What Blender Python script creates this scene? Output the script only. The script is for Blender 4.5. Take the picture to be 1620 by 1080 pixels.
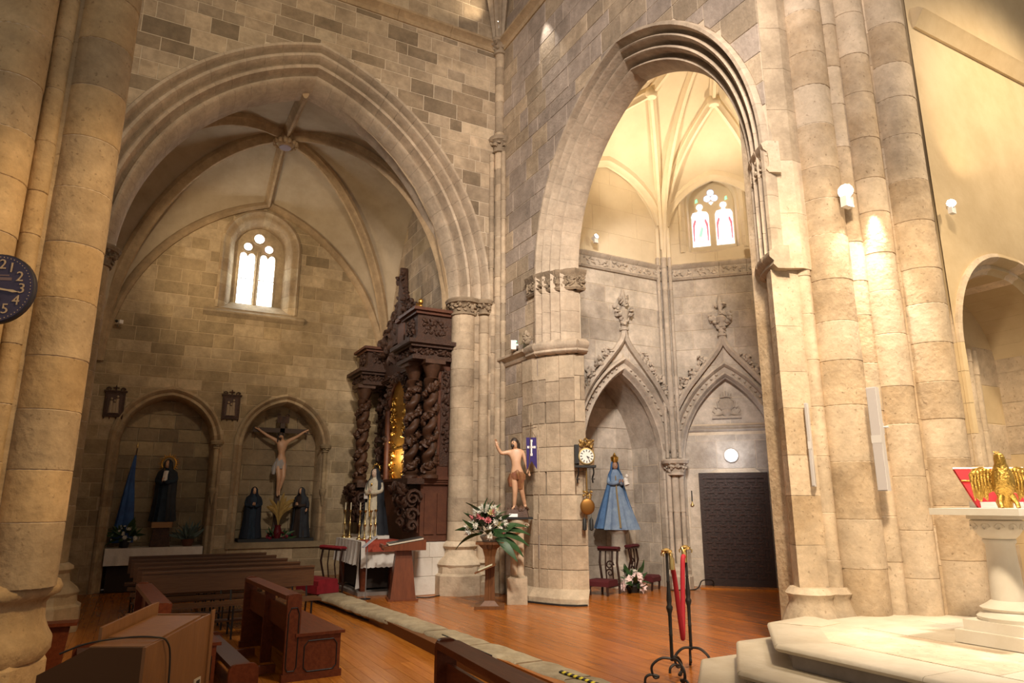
import bpy, bmesh, math, random
from mathutils import Vector, Matrix
R = math.radians
PI = math.pi
for o in list(bpy.data.objects):
    bpy.data.objects.remove(o)
SC = bpy.context.scene
COL = SC.collection
# ------------------------------------------------------------------ camera
cam_d = bpy.data.cameras.new('camera')
cam = bpy.data.objects.new('camera', cam_d)
COL.objects.link(cam)
cam_d.sensor_width = 36.0
cam_d.lens = 24.0
cam_d.clip_end = 200
cam.location = (0, 0, 1.6)
cam.rotation_euler = (R(90 + 13.3), 0, R(-28.2))
SC.camera = cam
# ------------------------------------------------------------------ world and light
w = bpy.data.worlds.new('world')
SC.world = w
w.use_nodes = True
bg = w.node_tree.nodes['Background']
bg.inputs[0].default_value = (1.0, 0.86, 0.70, 1)
bg.inputs[1].default_value = 0.34
SC.view_settings.view_transform = 'Standard'
SC.view_settings.look = 'None'
SC.view_settings.gamma = 1.0
SC.view_settings.use_curve_mapping = False
SC.view_settings.exposure = 0.30


def spot(name, loc, target, power, color, angle, blend=0.6, size=0.08):
    d = bpy.data.lights.new(name, 'SPOT')
    d.energy = power
    d.color = color
    d.spot_size = R(angle)
    d.spot_blend = blend
    d.shadow_soft_size = size
    o = bpy.data.objects.new(name, d)
    COL.objects.link(o)
    o.location = loc
    o.rotation_euler = (Vector(target) - Vector(loc)).to_track_quat('-Z', 'Y').to_euler()
    return o


def point(name, loc, power, color, size=0.1):
    d = bpy.data.lights.new(name, 'POINT')
    d.energy = power
    d.color = color
    d.shadow_soft_size = size
    o = bpy.data.objects.new(name, d)
    COL.objects.link(o)
    o.location = loc
    return o


WARM = (1.0, 0.80, 0.55)
AMBER = (1.0, 0.66, 0.32)
SOFT = (1.0, 0.89, 0.76)
COOL = (0.86, 0.90, 1.0)
# nave lamps hung high over the crossing, outside the frame
spot('nave_lamp_pillar', (2.6, 0.6, 7.6), (7.2, 4.6, 1.9), 3300, WARM, 52, 0.8, 0.35)
spot('nave_lamp_left_pillar', (3.2, 2.2, 6.8), (-0.8, 6.5, 2.0), 1150, AMBER, 46, 0.8, 0.3)
spot('nave_lamp_crossing', (2.0, 1.0, 9.5), (6.4, 10.6, 3.6), 3500, SOFT, 50, 0.9, 0.4)
spot('nave_lamp_floor', (3.5, 4.0, 10.0), (4.8, 8.8, 0.0), 2800, SOFT, 46, 0.9, 0.4)
spot('nave_lamp_arch', (1.5, 2.0, 9.5), (2.6, 12.2, 9.0), 1300, WARM, 60, 1.0, 0.4)
spot('nave_fill_spot', (-2.0, -2.0, 10.5), (6.4, 8.0, 8.2), 6500, (1.0, 0.87, 0.78), 50, 0.9, 0.8)  # fill spot added in mid-air to brighten the east wall and pillar
spot('jamb_fill_spot', (4.4, 5.5, 9.0), (5.55, 12.1, 1.1), 700, (1.0, 0.95, 0.9), 15, 0.9, 0.1)  # narrow spot added to make the white patch on the jamb base
spot('chancel_lamp', (9.5, 0.8, 9.0), (10.0, 4.2, 5.0), 1250, WARM, 90, 0.9, 0.3)
spot('chancel_lamp_altar', (6.8, 1.8, 7.5), (6.2, 3.0, 0.5), 2600, SOFT, 34, 0.9, 0.2)
# ------------------------------------------------------------------ mesh helpers
def link(name, me, mat=None, parent=None, loc=None):
    o = bpy.data.objects.new(name, me)
    COL.objects.link(o)
    if mat is not None and me is not None and not me.materials:
        me.materials.append(mat)
    if parent is not None:
        o.parent = parent
    if loc is not None:
        o.location = loc
    return o


def thing(name, label, cat, loc=(0, 0, 0), rotz=0.0, group=None):
    o = bpy.data.objects.new(name, None)
    o.empty_display_size = 0.1
    COL.objects.link(o)
    o.location = loc
    o.rotation_euler = (0, 0, rotz)
    o['label'] = label
    o['category'] = cat
    if group:
        o['group'] = group
    return o


def tag(o, label, cat, group=None):
    o['label'] = label
    o['category'] = cat
    if group:
        o['group'] = group
    return o


def struct(o, label=None):
    o['kind'] = 'structure'
    if label:
        o['label'] = label
    return o


def copy_tree(o, parent=None):
    c = o.copy()
    COL.objects.link(c)
    c.parent = parent
    for ch in list(o.children):
        copy_tree(ch, c)
    return c


class MB:
    def __init__(s):
        s.v = []
        s.f = []

    def add(s, vs, fs):
        n = len(s.v)
        s.v += [tuple(p) for p in vs]
        s.f += [tuple(i + n for i in q) for q in fs]
        return s

    def box(s, x0, x1, y0, y1, z0, z1):
        vs = [(x0, y0, z0), (x1, y0, z0), (x1, y1, z0), (x0, y1, z0), (x0, y0, z1), (x1, y0, z1), (x1, y1, z1), (x0, y1, z1)]
        return s.add(vs, [(0, 3, 2, 1), (4, 5, 6, 7), (0, 1, 5, 4), (1, 2, 6, 5), (2, 3, 7, 6), (3, 0, 4, 7)])

    def obox(s, c, dx, dy, dz, M=None):
        vs = []
        for z in (-1, 1):
            for x, y in ((-1, -1), (1, -1), (1, 1), (-1, 1)):
                p = Vector((x * dx / 2, y * dy / 2, z * dz / 2))
                if M is not None:
                    p = M @ p
                vs.append(p + Vector(c))
        return s.add(vs, [(0, 3, 2, 1), (4, 5, 6, 7), (0, 1, 5, 4), (1, 2, 6, 5), (2, 3, 7, 6), (3, 0, 4, 7)])

    def prism(s, poly, z0, z1, top=None):
        n = len(poly)
        top = top or poly
        vs = [(p[0], p[1], z0) for p in poly] + [(p[0], p[1], z1) for p in top]
        fs = [tuple(range(n - 1, -1, -1)), tuple(range(n, 2 * n))]
        fs += [(i, (i + 1) % n, n + (i + 1) % n, n + i) for i in range(n)]
        return s.add(vs, fs)

    def extr(s, poly, vec):
        """3d polygon extruded along vec"""
        n = len(poly)
        vec = Vector(vec)
        vs = [Vector(p) for p in poly] + [Vector(p) + vec for p in poly]
        fs = [tuple(range(n - 1, -1, -1)), tuple(range(n, 2 * n))]
        fs += [(i, (i + 1) % n, n + (i + 1) % n, n + i) for i in range(n)]
        return s.add(vs, fs)

    def rings(s, rings, cap=True, closed=True):
        n = len(rings[0])
        vs = [p for r in rings for p in r]
        fs = []
        m = n if closed else n - 1
        for k in range(len(rings) - 1):
            for i in range(m):
                a = k * n + i
                b = k * n + (i + 1) % n
                fs.append((a, b, b + n, a + n))
        if cap:
            fs.append(tuple(range(n - 1, -1, -1)))
            k = (len(rings) - 1) * n
            fs.append(tuple(range(k, k + n)))
        return s.add(vs, fs)

    def lathe(s, prof, cx=0, cy=0, n=16, a0=0.0):
        rs = [[(cx + r * math.cos(a0 + 2 * PI * i / n), cy + r * math.sin(a0 + 2 * PI * i / n), z) for i in range(n)] for r, z in prof]
        return s.rings(rs)

    def tube(s, path, r, n=6, cap=True):
        path = [Vector(p) for p in path]
        rs = []
        prev = None
        for i, p in enumerate(path):
            t = (path[min(i + 1, len(path) - 1)] - path[max(i - 1, 0)])
            if t.length < 1e-9:
                t = Vector((0, 0, 1))
            t.normalize()
            if prev is None:
                ref = Vector((0, 0, 1)) if abs(t.z) < 0.9 else Vector((1, 0, 0))
                u = t.cross(ref).normalized()
            else:
                u = (prev - t * prev.dot(t))
                u = u.normalized() if u.length > 1e-6 else t.orthogonal().normalized()
            prev = u
            v = t.cross(u)
            rr = r[i] if isinstance(r, (list, tuple)) else r
            rs.append([p + (u * math.cos(2 * PI * k / n) + v * math.sin(2 * PI * k / n)) * rr for k in range(n)])
        return s.rings(rs, cap)

    def ball(s, c, rx, ry=None, rz=None, n=8, m=6, M=None):
        ry = rx if ry is None else ry
        rz = rx if rz is None else rz
        vs = []
        def P(x, y, z):
            p = Vector((x * rx, y * ry, z * rz))
            if M is not None:
                p = M @ p
            return p + Vector(c)
        vs.append(P(0, 0, -1))
        for j in range(1, m):
            a = -PI / 2 + PI * j / m
            for i in range(n):
                b = 2 * PI * i / n
                vs.append(P(math.cos(a) * math.cos(b), math.cos(a) * math.sin(b), math.sin(a)))
        vs.append(P(0, 0, 1))
        fs = []
        for i in range(n):
            fs.append((0, 1 + (i + 1) % n, 1 + i))
        for j in range(m - 2):
            for i in range(n):
                a = 1 + j * n + i
                b = 1 + j * n + (i + 1) % n
                fs.append((a, b, b + n, a + n))
        L = len(vs) - 1
        k = 1 + (m - 2) * n
        for i in range(n):
            fs.append((k + i, k + (i + 1) % n, L))
        return s.add(vs, fs)

    def sweep(s, path, prof, up=(0, 0, 1), cap=True, closed=True):
        """profile (side, normal) carried along a 3d path; normal ~ up"""
        path = [Vector(p) for p in path]
        up = Vector(up)
        rs = []
        for i, p in enumerate(path):
            t = (path[min(i + 1, len(path) - 1)] - path[max(i - 1, 0)]).normalized()
            sd = t.cross(up)
            sd = sd.normalized() if sd.length > 1e-5 else t.orthogonal().normalized()
            nn = sd.cross(t)
            rs.append([p + sd * a + nn * b for a, b in prof])
        return s.rings(rs, cap and closed, closed)

    def build(s, name, mat, parent=None, smooth=False, loc=None, fix=True, ang=48):
        me = bpy.data.meshes.new(name)
        me.from_pydata(s.v, [], s.f)
        if fix:
            bm = bmesh.new()
            bm.from_mesh(me)
            bmesh.ops.recalc_face_normals(bm, faces=bm.faces)
            bm.to_mesh(me)
            bm.free()
        if smooth:
            me.shade_smooth()
            try:
                me.set_sharp_from_angle(angle=R(ang))
            except Exception:
                pass
        me.materials.append(mat)
        return link(name, me, None, parent, loc)


def rotz(a):
    return Matrix.Rotation(a, 3, 'Z')


def catmull(pts, n=6):
    pts = [Vector(p) for p in pts]
    out = []
    for i in range(len(pts) - 1):
        p0 = pts[max(i - 1, 0)]
        p1 = pts[i]
        p2 = pts[i + 1]
        p3 = pts[min(i + 2, len(pts) - 1)]
        for k in range(n):
            t = k / n
            out.append(0.5 * ((2 * p1) + (p2 - p0) * t + (2 * p0 - 5 * p1 + 4 * p2 - p3) * t * t + (3 * p1 - p0 - 3 * p2 + p3) * t ** 3))
    out.append(pts[-1])
    return out


# ------------------------------------------------------------------ materials
MATS = {}


def mat(name, col, rough=0.7, metal=0.0, col2=None, scale=6.0, rnd=0.0, bump=0.0, stretch=None, spec=None, bscale=None, pits=0.0):
    if name in MATS:
        return MATS[name]
    m = bpy.data.materials.new(name)
    m.use_nodes = True
    nt = m.node_tree
    N = nt.nodes
    b = N['Principled BSDF']
    b.inputs['Roughness'].default_value = rough
    b.inputs['Metallic'].default_value = metal
    if spec is not None:
        b.inputs['Specular IOR Level'].default_value = spec
    col = (*col, 1)
    out = None
    geo = N.new('ShaderNodeNewGeometry')
    vec = geo.outputs['Position']
    if stretch:
        mp = N.new('ShaderNodeMapping')
        mp.inputs['Scale'].default_value = stretch
        nt.links.new(vec, mp.inputs['Vector'])
        vec = mp.outputs['Vector']
    if col2 is not None:
        nz = N.new('ShaderNodeTexNoise')
        nz.inputs['Scale'].default_value = scale
        nz.inputs['Detail'].default_value = 7
        nz.inputs['Roughness'].default_value = 0.65
        nt.links.new(vec, nz.inputs['Vector'])
        rp = N.new('ShaderNodeValToRGB')
        rp.color_ramp.elements[0].position = 0.32
        rp.color_ramp.elements[1].position = 0.68
        rp.color_ramp.elements[0].color = (*col2, 1)
        rp.color_ramp.elements[1].color = col
        nt.links.new(nz.outputs['Fac'], rp.inputs['Fac'])
        out = rp.outputs['Color']
    if rnd > 0:
        oi = N.new('ShaderNodeObjectInfo')
        mr = N.new('ShaderNodeMapRange')
        mr.inputs['To Min'].default_value = 1 - rnd
        mr.inputs['To Max'].default_value = 1 + rnd * 0.6
        nt.links.new(oi.outputs['Random'], mr.inputs['Value'])
        hs = N.new('ShaderNodeHueSaturation')
        nt.links.new(mr.outputs['Result'], hs.inputs['Value'])
        if out:
            nt.links.new(out, hs.inputs['Color'])
        else:
            hs.inputs['Color'].default_value = col
        out = hs.outputs['Color']
    if rnd > 0 and bump >= 0.4:
        # broad weathering and fine mottling of dressed stone
        for sc_, lo, hi in ((0.55, 0.74, 1.22), (7.0, 0.86, 1.14)):
            sn = N.new('ShaderNodeTexNoise')
            sn.inputs['Scale'].default_value = sc_
            sn.inputs['Detail'].default_value = 8
            sn.inputs['Roughness'].default_value = 0.7
            nt.links.new(vec, sn.inputs['Vector'])
            sm = N.new('ShaderNodeMapRange')
            sm.inputs['From Min'].default_value = 0.34
            sm.inputs['From Max'].default_value = 0.66
            sm.inputs['To Min'].default_value = lo
            sm.inputs['To Max'].default_value = hi
            nt.links.new(sn.outputs['Fac'], sm.inputs['Value'])
            h2 = N.new('ShaderNodeHueSaturation')
            nt.links.new(sm.outputs['Result'], h2.inputs['Value'])
            nt.links.new(out, h2.inputs['Color'])
            out = h2.outputs['Color']
    if pits > 0:
        vz = N.new('ShaderNodeTexNoise')
        vz.inputs['Scale'].default_value = 26
        vz.inputs['Detail'].default_value = 3
        nt.links.new(vec, vz.inputs['Vector'])
        mr2 = N.new('ShaderNodeMapRange')
        mr2.inputs['From Min'].default_value = 0.64
        mr2.inputs['From Max'].default_value = 0.72
        mr2.inputs['To Min'].default_value = 0
        mr2.inputs['To Max'].default_value = pits
        nt.links.new(vz.outputs['Fac'], mr2.inputs['Value'])
        mx = N.new('ShaderNodeMix')
        mx.data_type = 'RGBA'
        nt.links.new(mr2.outputs['Result'], mx.inputs['Factor'])
        if out:
            nt.links.new(out, mx.inputs['A'])
        else:
            mx.inputs['A'].default_value = col
        mx.inputs['B'].default_value = (col[0] * 0.35, col[1] * 0.3, col[2] * 0.25, 1)
        out = mx.outputs['Result']
    if out:
        nt.links.new(out, b.inputs['Base Color'])
    else:
        b.inputs['Base Color'].default_value = col
    if bump > 0:
        nb = N.new('ShaderNodeTexNoise')
        nb.inputs['Scale'].default_value = bscale or scale * 4
        nb.inputs['Detail'].default_value = 6
        nt.links.new(vec, nb.inputs['Vector'])
        bp = N.new('ShaderNodeBump')
        bp.inputs['Strength'].default_value = bump
        bp.inputs['Distance'].default_value = 0.02
        nt.links.new(nb.outputs['Fac'], bp.inputs['Height'])
        nt.links.new(bp.outputs['Normal'], b.inputs['Normal'])
    MATS[name] = m
    return m


def emit(name, col, strength):
    if name in MATS:
        return MATS[name]
    m = bpy.data.materials.new(name)
    m.use_nodes = True
    b = m.node_tree.nodes['Principled BSDF']
    b.inputs['Base Color'].default_value = (*col, 1)
    b.inputs['Emission Color'].default_value = (*col, 1)
    b.inputs['Emission Strength'].default_value = strength
    MATS[name] = m
    return m


# ashlar of the transept (grey tan), of the pillars (honey), mortar, plaster
ST = [mat('stone_tan', (0.50, 0.39, 0.27), 0.9, col2=(0.375, 0.285, 0.19), scale=2.2, rnd=0.16, bump=0.5, bscale=22),
      mat('stone_grey', (0.41, 0.32, 0.225), 0.9, col2=(0.30, 0.23, 0.155), scale=2.5, rnd=0.20, bump=0.5, bscale=22),
      mat('stone_dark', (0.31, 0.235, 0.155), 0.92, col2=(0.21, 0.155, 0.10), scale=3.0, rnd=0.25, bump=0.6, bscale=24),
      mat('stone_pale', (0.55, 0.44, 0.31), 0.9, col2=(0.44, 0.34, 0.23), scale=2.0, rnd=0.12, bump=0.4, bscale=22)]
STB = [mat('stone_ochre', (0.45, 0.34, 0.20), 0.9, col2=(0.34, 0.25, 0.14), scale=2.2, rnd=0.16, bump=0.5, bscale=22),
       mat('stone_umber', (0.40, 0.30, 0.175), 0.9, col2=(0.31, 0.228, 0.13), scale=2.5, rnd=0.2, bump=0.5, bscale=22),
       mat('stone_sand', (0.52, 0.40, 0.25), 0.9, col2=(0.43, 0.325, 0.2), scale=2.2, rnd=0.14, bump=0.4, bscale=22)]
PIL = [mat('pillar_stone', (0.62, 0.50, 0.37), 0.88, col2=(0.49, 0.38, 0.26), scale=1.6, rnd=0.10, bump=0.55, bscale=16, pits=0.55),
       mat('pillar_stone_worn', (0.57, 0.445, 0.31), 0.9, col2=(0.41, 0.295, 0.18), scale=2.0, rnd=0.12, bump=0.7, bscale=16, pits=0.7)]
GRY = [mat('stone_chapel', (0.47, 0.41, 0.345), 0.9, col2=(0.37, 0.315, 0.255), scale=2.2, rnd=0.14, bump=0.4, bscale=22),
       mat('stone_chapel_pale', (0.54, 0.475, 0.40), 0.9, col2=(0.44, 0.38, 0.31), scale=2.2, rnd=0.1, bump=0.4, bscale=22)]
MORT = mat('mortar', (0.66, 0.55, 0.41), 0.95, col2=(0.50, 0.41, 0.3), scale=5, bump=0.3)
MORTB = mat('mortar_ochre', (0.58, 0.45, 0.29), 0.95, col2=(0.48, 0.36, 0.22), scale=5, bump=0.3)
PLAST = mat('vault_plaster', (0.50, 0.41, 0.29), 0.93, col2=(0.38, 0.30, 0.2), scale=1.3, bump=0.3, bscale=9)
PLASTW = mat('chapel_vault_plaster', (0.68, 0.58, 0.42), 0.93, col2=(0.58, 0.48, 0.33), scale=1.0, bump=0.25, bscale=9)
PLASTC = mat('chancel_plaster', (0.60, 0.47, 0.29), 0.92, col2=(0.46, 0.34, 0.19), scale=0.9, bump=0.3, bscale=8)
MOULD = mat('moulding_stone', (0.52, 0.42, 0.31), 0.88, col2=(0.40, 0.31, 0.22), scale=1.6, rnd=0.06, bump=0.4, bscale=20)
MOULDG = mat('moulding_grey', (0.50, 0.43, 0.355), 0.88, col2=(0.39, 0.33, 0.265), scale=2.4, rnd=0.12, bump=0.4, bscale=20)
MOULDB = mat('moulding_ochre', (0.46, 0.335, 0.20), 0.88, col2=(0.34, 0.24, 0.14), scale=1.6, rnd=0.06, bump=0.4, bscale=20)
WOODF = mat('floor_pine', (0.46, 0.15, 0.02), 0.24, col2=(0.32, 0.09, 0.01), scale=3.0, rnd=0.18, bump=0.06, stretch=(9, 0.7, 1), bscale=5, pits=0.25)
WOODL = mat('floor_pine_worn', (0.53, 0.19, 0.025), 0.26, col2=(0.38, 0.115, 0.012), scale=3.0, rnd=0.18, bump=0.06, stretch=(9, 0.7, 1), bscale=5, pits=0.3)
PEW = mat('pew_mahogany', (0.17, 0.042, 0.014), 0.38, col2=(0.095, 0.021, 0.007), scale=4, stretch=(6, 0.8, 6), bump=0.08, spec=0.3)
BENCH = mat('bench_oak', (0.15, 0.066, 0.025), 0.42, col2=(0.095, 0.038, 0.013), scale=5, stretch=(0.8, 6, 9), bump=0.08)
ORGAN = mat('organ_oak', (0.20, 0.09, 0.03), 0.5, col2=(0.155, 0.068, 0.024), scale=4, stretch=(3, 3, 0.6), bump=0.08)
RETW = mat('retable_walnut', (0.075, 0.03, 0.014), 0.6, col2=(0.035, 0.014, 0.007), scale=14, bump=0.8, bscale=45)
RETR = mat('retable_red_wood', (0.12, 0.038, 0.015), 0.55, col2=(0.075, 0.022, 0.009), scale=7, bump=0.15)
GOLD = mat('gilding', (0.80, 0.52, 0.13), 0.32, 1.0, col2=(0.55, 0.30, 0.06), scale=14, bump=0.5, bscale=40)
BRASS = mat('brass', (0.72, 0.53, 0.22), 0.3, 1.0)
IRON = mat('wrought_iron', (0.045, 0.04, 0.038), 0.5, 0.7)
BLACK = mat('black', (0.012, 0.011, 0.01), 0.6)
WHITEC = mat('white_cloth', (0.80, 0.76, 0.70), 0.9, col2=(0.70, 0.66, 0.6), scale=9, bump=0.3)
WHITEP = mat('white_paint', (0.78, 0.76, 0.73), 0.5)
LACE = mat('lace_cloth', (0.74, 0.70, 0.66), 0.9, col2=(0.62, 0.58, 0.54), scale=60, bump=0.5)
REDV = mat('red_velvet', (0.32, 0.012, 0.022), 0.85, col2=(0.20, 0.006, 0.012), scale=8)
REDC = mat('red_cloth', (0.42, 0.075, 0.04), 0.85, col2=(0.27, 0.035, 0.018), scale=14)
SKIN = mat('painted_skin', (0.60, 0.36, 0.22), 0.45, col2=(0.50, 0.28, 0.16), scale=8)
HAIR = mat('dark_hair', (0.03, 0.017, 0.01), 0.6)
CREAM = mat('cream_dress', (0.72, 0.66, 0.52), 0.7, col2=(0.56, 0.48, 0.34), scale=14, bump=0.3)
DARKC = mat('black_mantle', (0.014, 0.016, 0.022), 0.8, col2=(0.03, 0.035, 0.045), scale=5)
BLUEC = mat('blue_dress', (0.25, 0.34, 0.45), 0.75, col2=(0.13, 0.20, 0.33), scale=7, bump=0.3)
BLUED = mat('blue_mantle', (0.10, 0.22, 0.42), 0.7, col2=(0.05, 0.12, 0.28), scale=6, bump=0.3)
FLAG = mat('flag_blue', (0.03, 0.11, 0.34), 0.7, col2=(0.015, 0.05, 0.18), scale=5)
PURPLE = mat('purple_banner', (0.03, 0.015, 0.12), 0.8)
LEAF = mat('leaf_green', (0.035, 0.09, 0.025), 0.5, col2=(0.018, 0.05, 0.014), scale=12)
PETW = mat('white_petal', (0.78, 0.75, 0.66), 0.6, rnd=0.06)
PETP = mat('pink_petal', (0.72, 0.25, 0.26), 0.6, rnd=0.1)
PETY = mat('cream_petal', (0.72, 0.66, 0.36), 0.6)
PALEW = mat('marble_white', (0.72, 0.68, 0.60), 0.45, col2=(0.64, 0.58, 0.48), scale=3)
STEP = mat('step_stone', (0.60, 0.53, 0.42), 0.6, col2=(0.46, 0.385, 0.28), scale=1.8, rnd=0.1, bump=0.35, bscale=14)
STEPR = mat('step_riser', (0.36, 0.31, 0.27), 0.75, col2=(0.24, 0.2, 0.17), scale=2.2, rnd=0.12, bump=0.3)
KERB = mat('kerb_stone', (0.48, 0.39, 0.25), 0.85, col2=(0.34, 0.26, 0.15), scale=5, rnd=0.12, bump=0.6, bscale=16)
WBLOCK = mat('limewashed_block', (0.66, 0.61, 0.53), 0.9, col2=(0.55, 0.49, 0.41), scale=3, rnd=0.06, bump=0.3)
# ------------------------------------------------------------------ masonry tools
JOINT = mat('joint_mortar', (0.66, 0.56, 0.43), 0.95)


class Fr:
    """vertical plane: u along d, v = height, w out of the wall along n"""
    def __init__(s, o, d, n):
        s.o = o
        s.d = d
        s.n = n

    def p(s, u, v, w=0.0):
        return (s.o[0] + s.d[0] * u + s.n[0] * w, s.o[1] + s.d[1] * u + s.n[1] * w, v)


class Hole:
    """pointed-arch opening: centre c, half width hw, sill z0, spring zs, rise h"""
    def __init__(s, c, hw, z0, zs, h):
        s.c, s.hw, s.z0, s.zs, s.h = c, hw, z0, zs, h
        s.R = (hw * hw + h * h) / (2 * hw)

    def half(s, v):
        if v < s.z0 or v >= s.zs + s.h:
            return 0.0
        if v <= s.zs:
            return s.hw
        q = s.R * s.R - (v - s.zs) ** 2
        return max(0.0, math.sqrt(max(q, 0)) - (s.R - s.hw))

    def pt(s, off, fr, side):
        rho = s.R + off
        tm = math.acos(max(-1, min(1, (s.R - s.hw) / rho)))
        t = fr * tm
        return (s.c + side * (s.hw - s.R) + side * rho * math.cos(t), s.zs + rho * math.sin(t))

    def grown(s, off):
        rho = s.R + off
        hh = math.sqrt(rho * rho - (s.R - s.hw) ** 2)
        return Hole(s.c, s.hw + off, s.z0, s.zs, hh)


def backing(name, fr, u0, u1, z0, z1, holes, m, thick=0.3, w=-0.004):
    """wall body with its openings, front and back skins"""
    mb = MB()
    cuts = {z0, z1}
    for h in holes:
        for z in (h.z0, h.zs, h.zs + h.h):
            if z0 < z < z1:
                cuts.add(z)
        for k in range(1, 15):
            z = h.zs + h.h * (1 - (1 - k / 15) ** 1.6)
            if z0 < z < z1:
                cuts.add(z)
    cs = sorted(cuts)
    for a, b in zip(cs[:-1], cs[1:]):
        if b - a < 1e-6:
            continue
        e = 1e-5
        segs_a = []
        for v in (a + e, b - e):
            edges = [u0]
            for h in sorted(holes, key=lambda q: q.c):
                hh = h.half(v)
                mid = h.half((a + b) / 2)
                if mid > 0:
                    edges += [max(u0, h.c - hh), min(u1, h.c + hh)]
            edges.append(u1)
            segs_a.append(edges)
        A, B = segs_a
        for i in range(0, len(A), 2):
            for ww in (w, w - thick):
                q = [fr.p(A[i], a, ww), fr.p(A[i + 1], a, ww), fr.p(B[i + 1], b, ww), fr.p(B[i], b, ww)]
                mb.add(q, [(0, 1, 2, 3)])
    return struct(mb.build(name, m, fix=False))


def stone_mesh(fr, poly, proud, ch=0.006):
    """one dressed stone: polygon (u, v) with chamfered front edge"""
    n = len(poly)
    cu = sum(p[0] for p in poly) / n
    cv = sum(p[1] for p in poly) / n
    ins = []
    for u, v in poly:
        du, dv = cu - u, cv - v
        ins.append((u + math.copysign(min(ch, abs(du)), du), v + math.copysign(min(ch, abs(dv)), dv)))
    vs = [fr.p(u, v, -0.02) for u, v in poly] + [fr.p(u, v, proud - ch * 0.7) for u, v in poly] + [fr.p(u, v, proud) for u, v in ins]
    fs = []
    for k in range(2):
        for i in range(n):
            j = (i + 1) % n
            fs.append((k * n + i, k * n + j, (k + 1) * n + j, (k + 1) * n + i))
    fs.append(tuple(range(2 * n, 3 * n)))
    me = bpy.data.meshes.new('stone')
    me.from_pydata(vs, [], fs)
    return me


def ashlar(parent, fr, u0, u1, z0, z1, holes, mats, wts, course=(0.26, 0.36), width=(0.4, 0.85), seed=1, gap=0.008, proud=(0.001, 0.007), limit=300, name='stone'):
    rg = random.Random(seed)
    z = z0
    cnt = 0
    extra = MB()
    while z < z1 - 0.05:
        h = rg.uniform(*course)
        if z + h > z1 - 0.1:
            h = z1 - z
        za, zb = z + gap, z + h - gap
        u = u0 - rg.uniform(0, width[0])
        while u < u1:
            wd = rg.uniform(*width)
            if rg.random() < 0.12:
                wd *= 0.55
            a = max(u, u0) + gap
            b = min(u + wd, u1) - gap
            u += wd
            if b - a < 0.04:
                continue
            # cut at hole centres so each piece lies on one side only
            parts = [(a, b)]
            for hl in holes:
                nn = []
                for p, q in parts:
                    if p < hl.c < q and zb > hl.z0 and za < hl.zs + hl.h:
                        nn += [(p, hl.c - gap), (hl.c + gap, q)]
                    else:
                        nn.append((p, q))
                parts = nn
            for p, q in parts:
                rows = []
                ns = 1
                for hl in holes:
                    if hl.half((za + zb) / 2) > 0 or hl.half(za) > 0 or hl.half(zb) > 0:
                        ns = 4
                for k in range(ns + 1):
                    v = za + (zb - za) * k / ns
                    l, r = p, q
                    for hl in holes:
                        hh = hl.half(v)
                        if hh > 0:
                            if (p + q) / 2 < hl.c:
                                r = min(r, hl.c - hh - gap)
                            else:
                                l = max(l, hl.c + hh + gap)
                    if r - l > 0.035:
                        rows.append((v, l, r))
                if len(rows) < 2 or rows[-1][0] - rows[0][0] < 0.04:
                    continue
                poly = [(l, v) for v, l, r in reversed(rows)] + [(r, v) for v, l, r in rows]
                m = rg.choices(mats, wts)[0]
                pr = rg.uniform(*proud)
                me = stone_mesh(fr, poly, pr)
                cnt += 1
                if cnt <= limit:
                    me.materials.append(m)
                    link(name, me, None, parent)
                else:
                    extra.add([tuple(x.co) for x in me.vertices], [tuple(f.vertices) for f in me.polygons])
                    bpy.data.meshes.remove(me)
        z += h
    if extra.v:
        o = extra.build(name + '_courses', mats[0], parent, fix=False)
        o['kind'] = 'stuff'
    return cnt


def arch_blocks(parent, fr, hole, prof, n, mats, seed=3, gap=0.0003, m=3, name='voussoir', jamb=None, smooth=True):
    """moulded voussoirs. prof: closed list of (radial offset, depth into the wall)"""
    rg = random.Random(seed)
    for side in (-1, 1):
        for k in range(n):
            f0, f1 = k / n + (gap if k else 0), (k + 1) / n - (gap if k < n - 1 else 0)
            rings = []
            for j in range(m + 1):
                f = f0 + (f1 - f0) * j / m
                rr = []
                for off, dep in prof:
                    u, v = hole.pt(off, f, side)
                    rr.append(fr.p(u, v, -dep))
                rings.append(rr)
            MB().rings(rings).build(name, rg.choice(mats), parent, smooth)
        if jamb is not None:
            z = hole.zs
            while z > jamb + 0.02:
                h = min(rg.uniform(0.3, 0.42), z - jamb)
                if z - h - jamb < 0.12:
                    h = z - jamb
                rings = []
                for v in (z - h + 0.002, z - 0.002):
                    rings.append([fr.p(hole.c + side * (hole.hw + off), v, -dep) for off, dep in prof])
                MB().rings(rings).build('jamb_stone', rg.choice(mats), parent, smooth)
                z -= h


def drums(parent, cx, cy, r, z0, z1, mats, seed=1, h=(0.34, 0.46), n=18, name='drum', ch=0.005):
    rg = random.Random(seed)
    z = z0
    MB().lathe([(r - 0.007, z0 + 0.003), (r - 0.007, z1 - 0.003)], cx, cy, n).build('joint_mortar', JOINT, parent, True)
    while z < z1 - 0.01:
        hh = rg.uniform(*h)
        if z + hh > z1 - 0.15:
            hh = z1 - z
        a, b = z, z + hh
        dr = rg.uniform(-0.004, 0.004)
        MB().lathe([(r + dr - ch, a + 0.002), (r + dr, a + ch + 0.002), (r + dr, b - ch - 0.002), (r + dr - ch, b - 0.002)], cx, cy, max(n, 16), rg.random()).build(name, rg.choice(mats), parent, True, ang=28)
        z += hh


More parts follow.
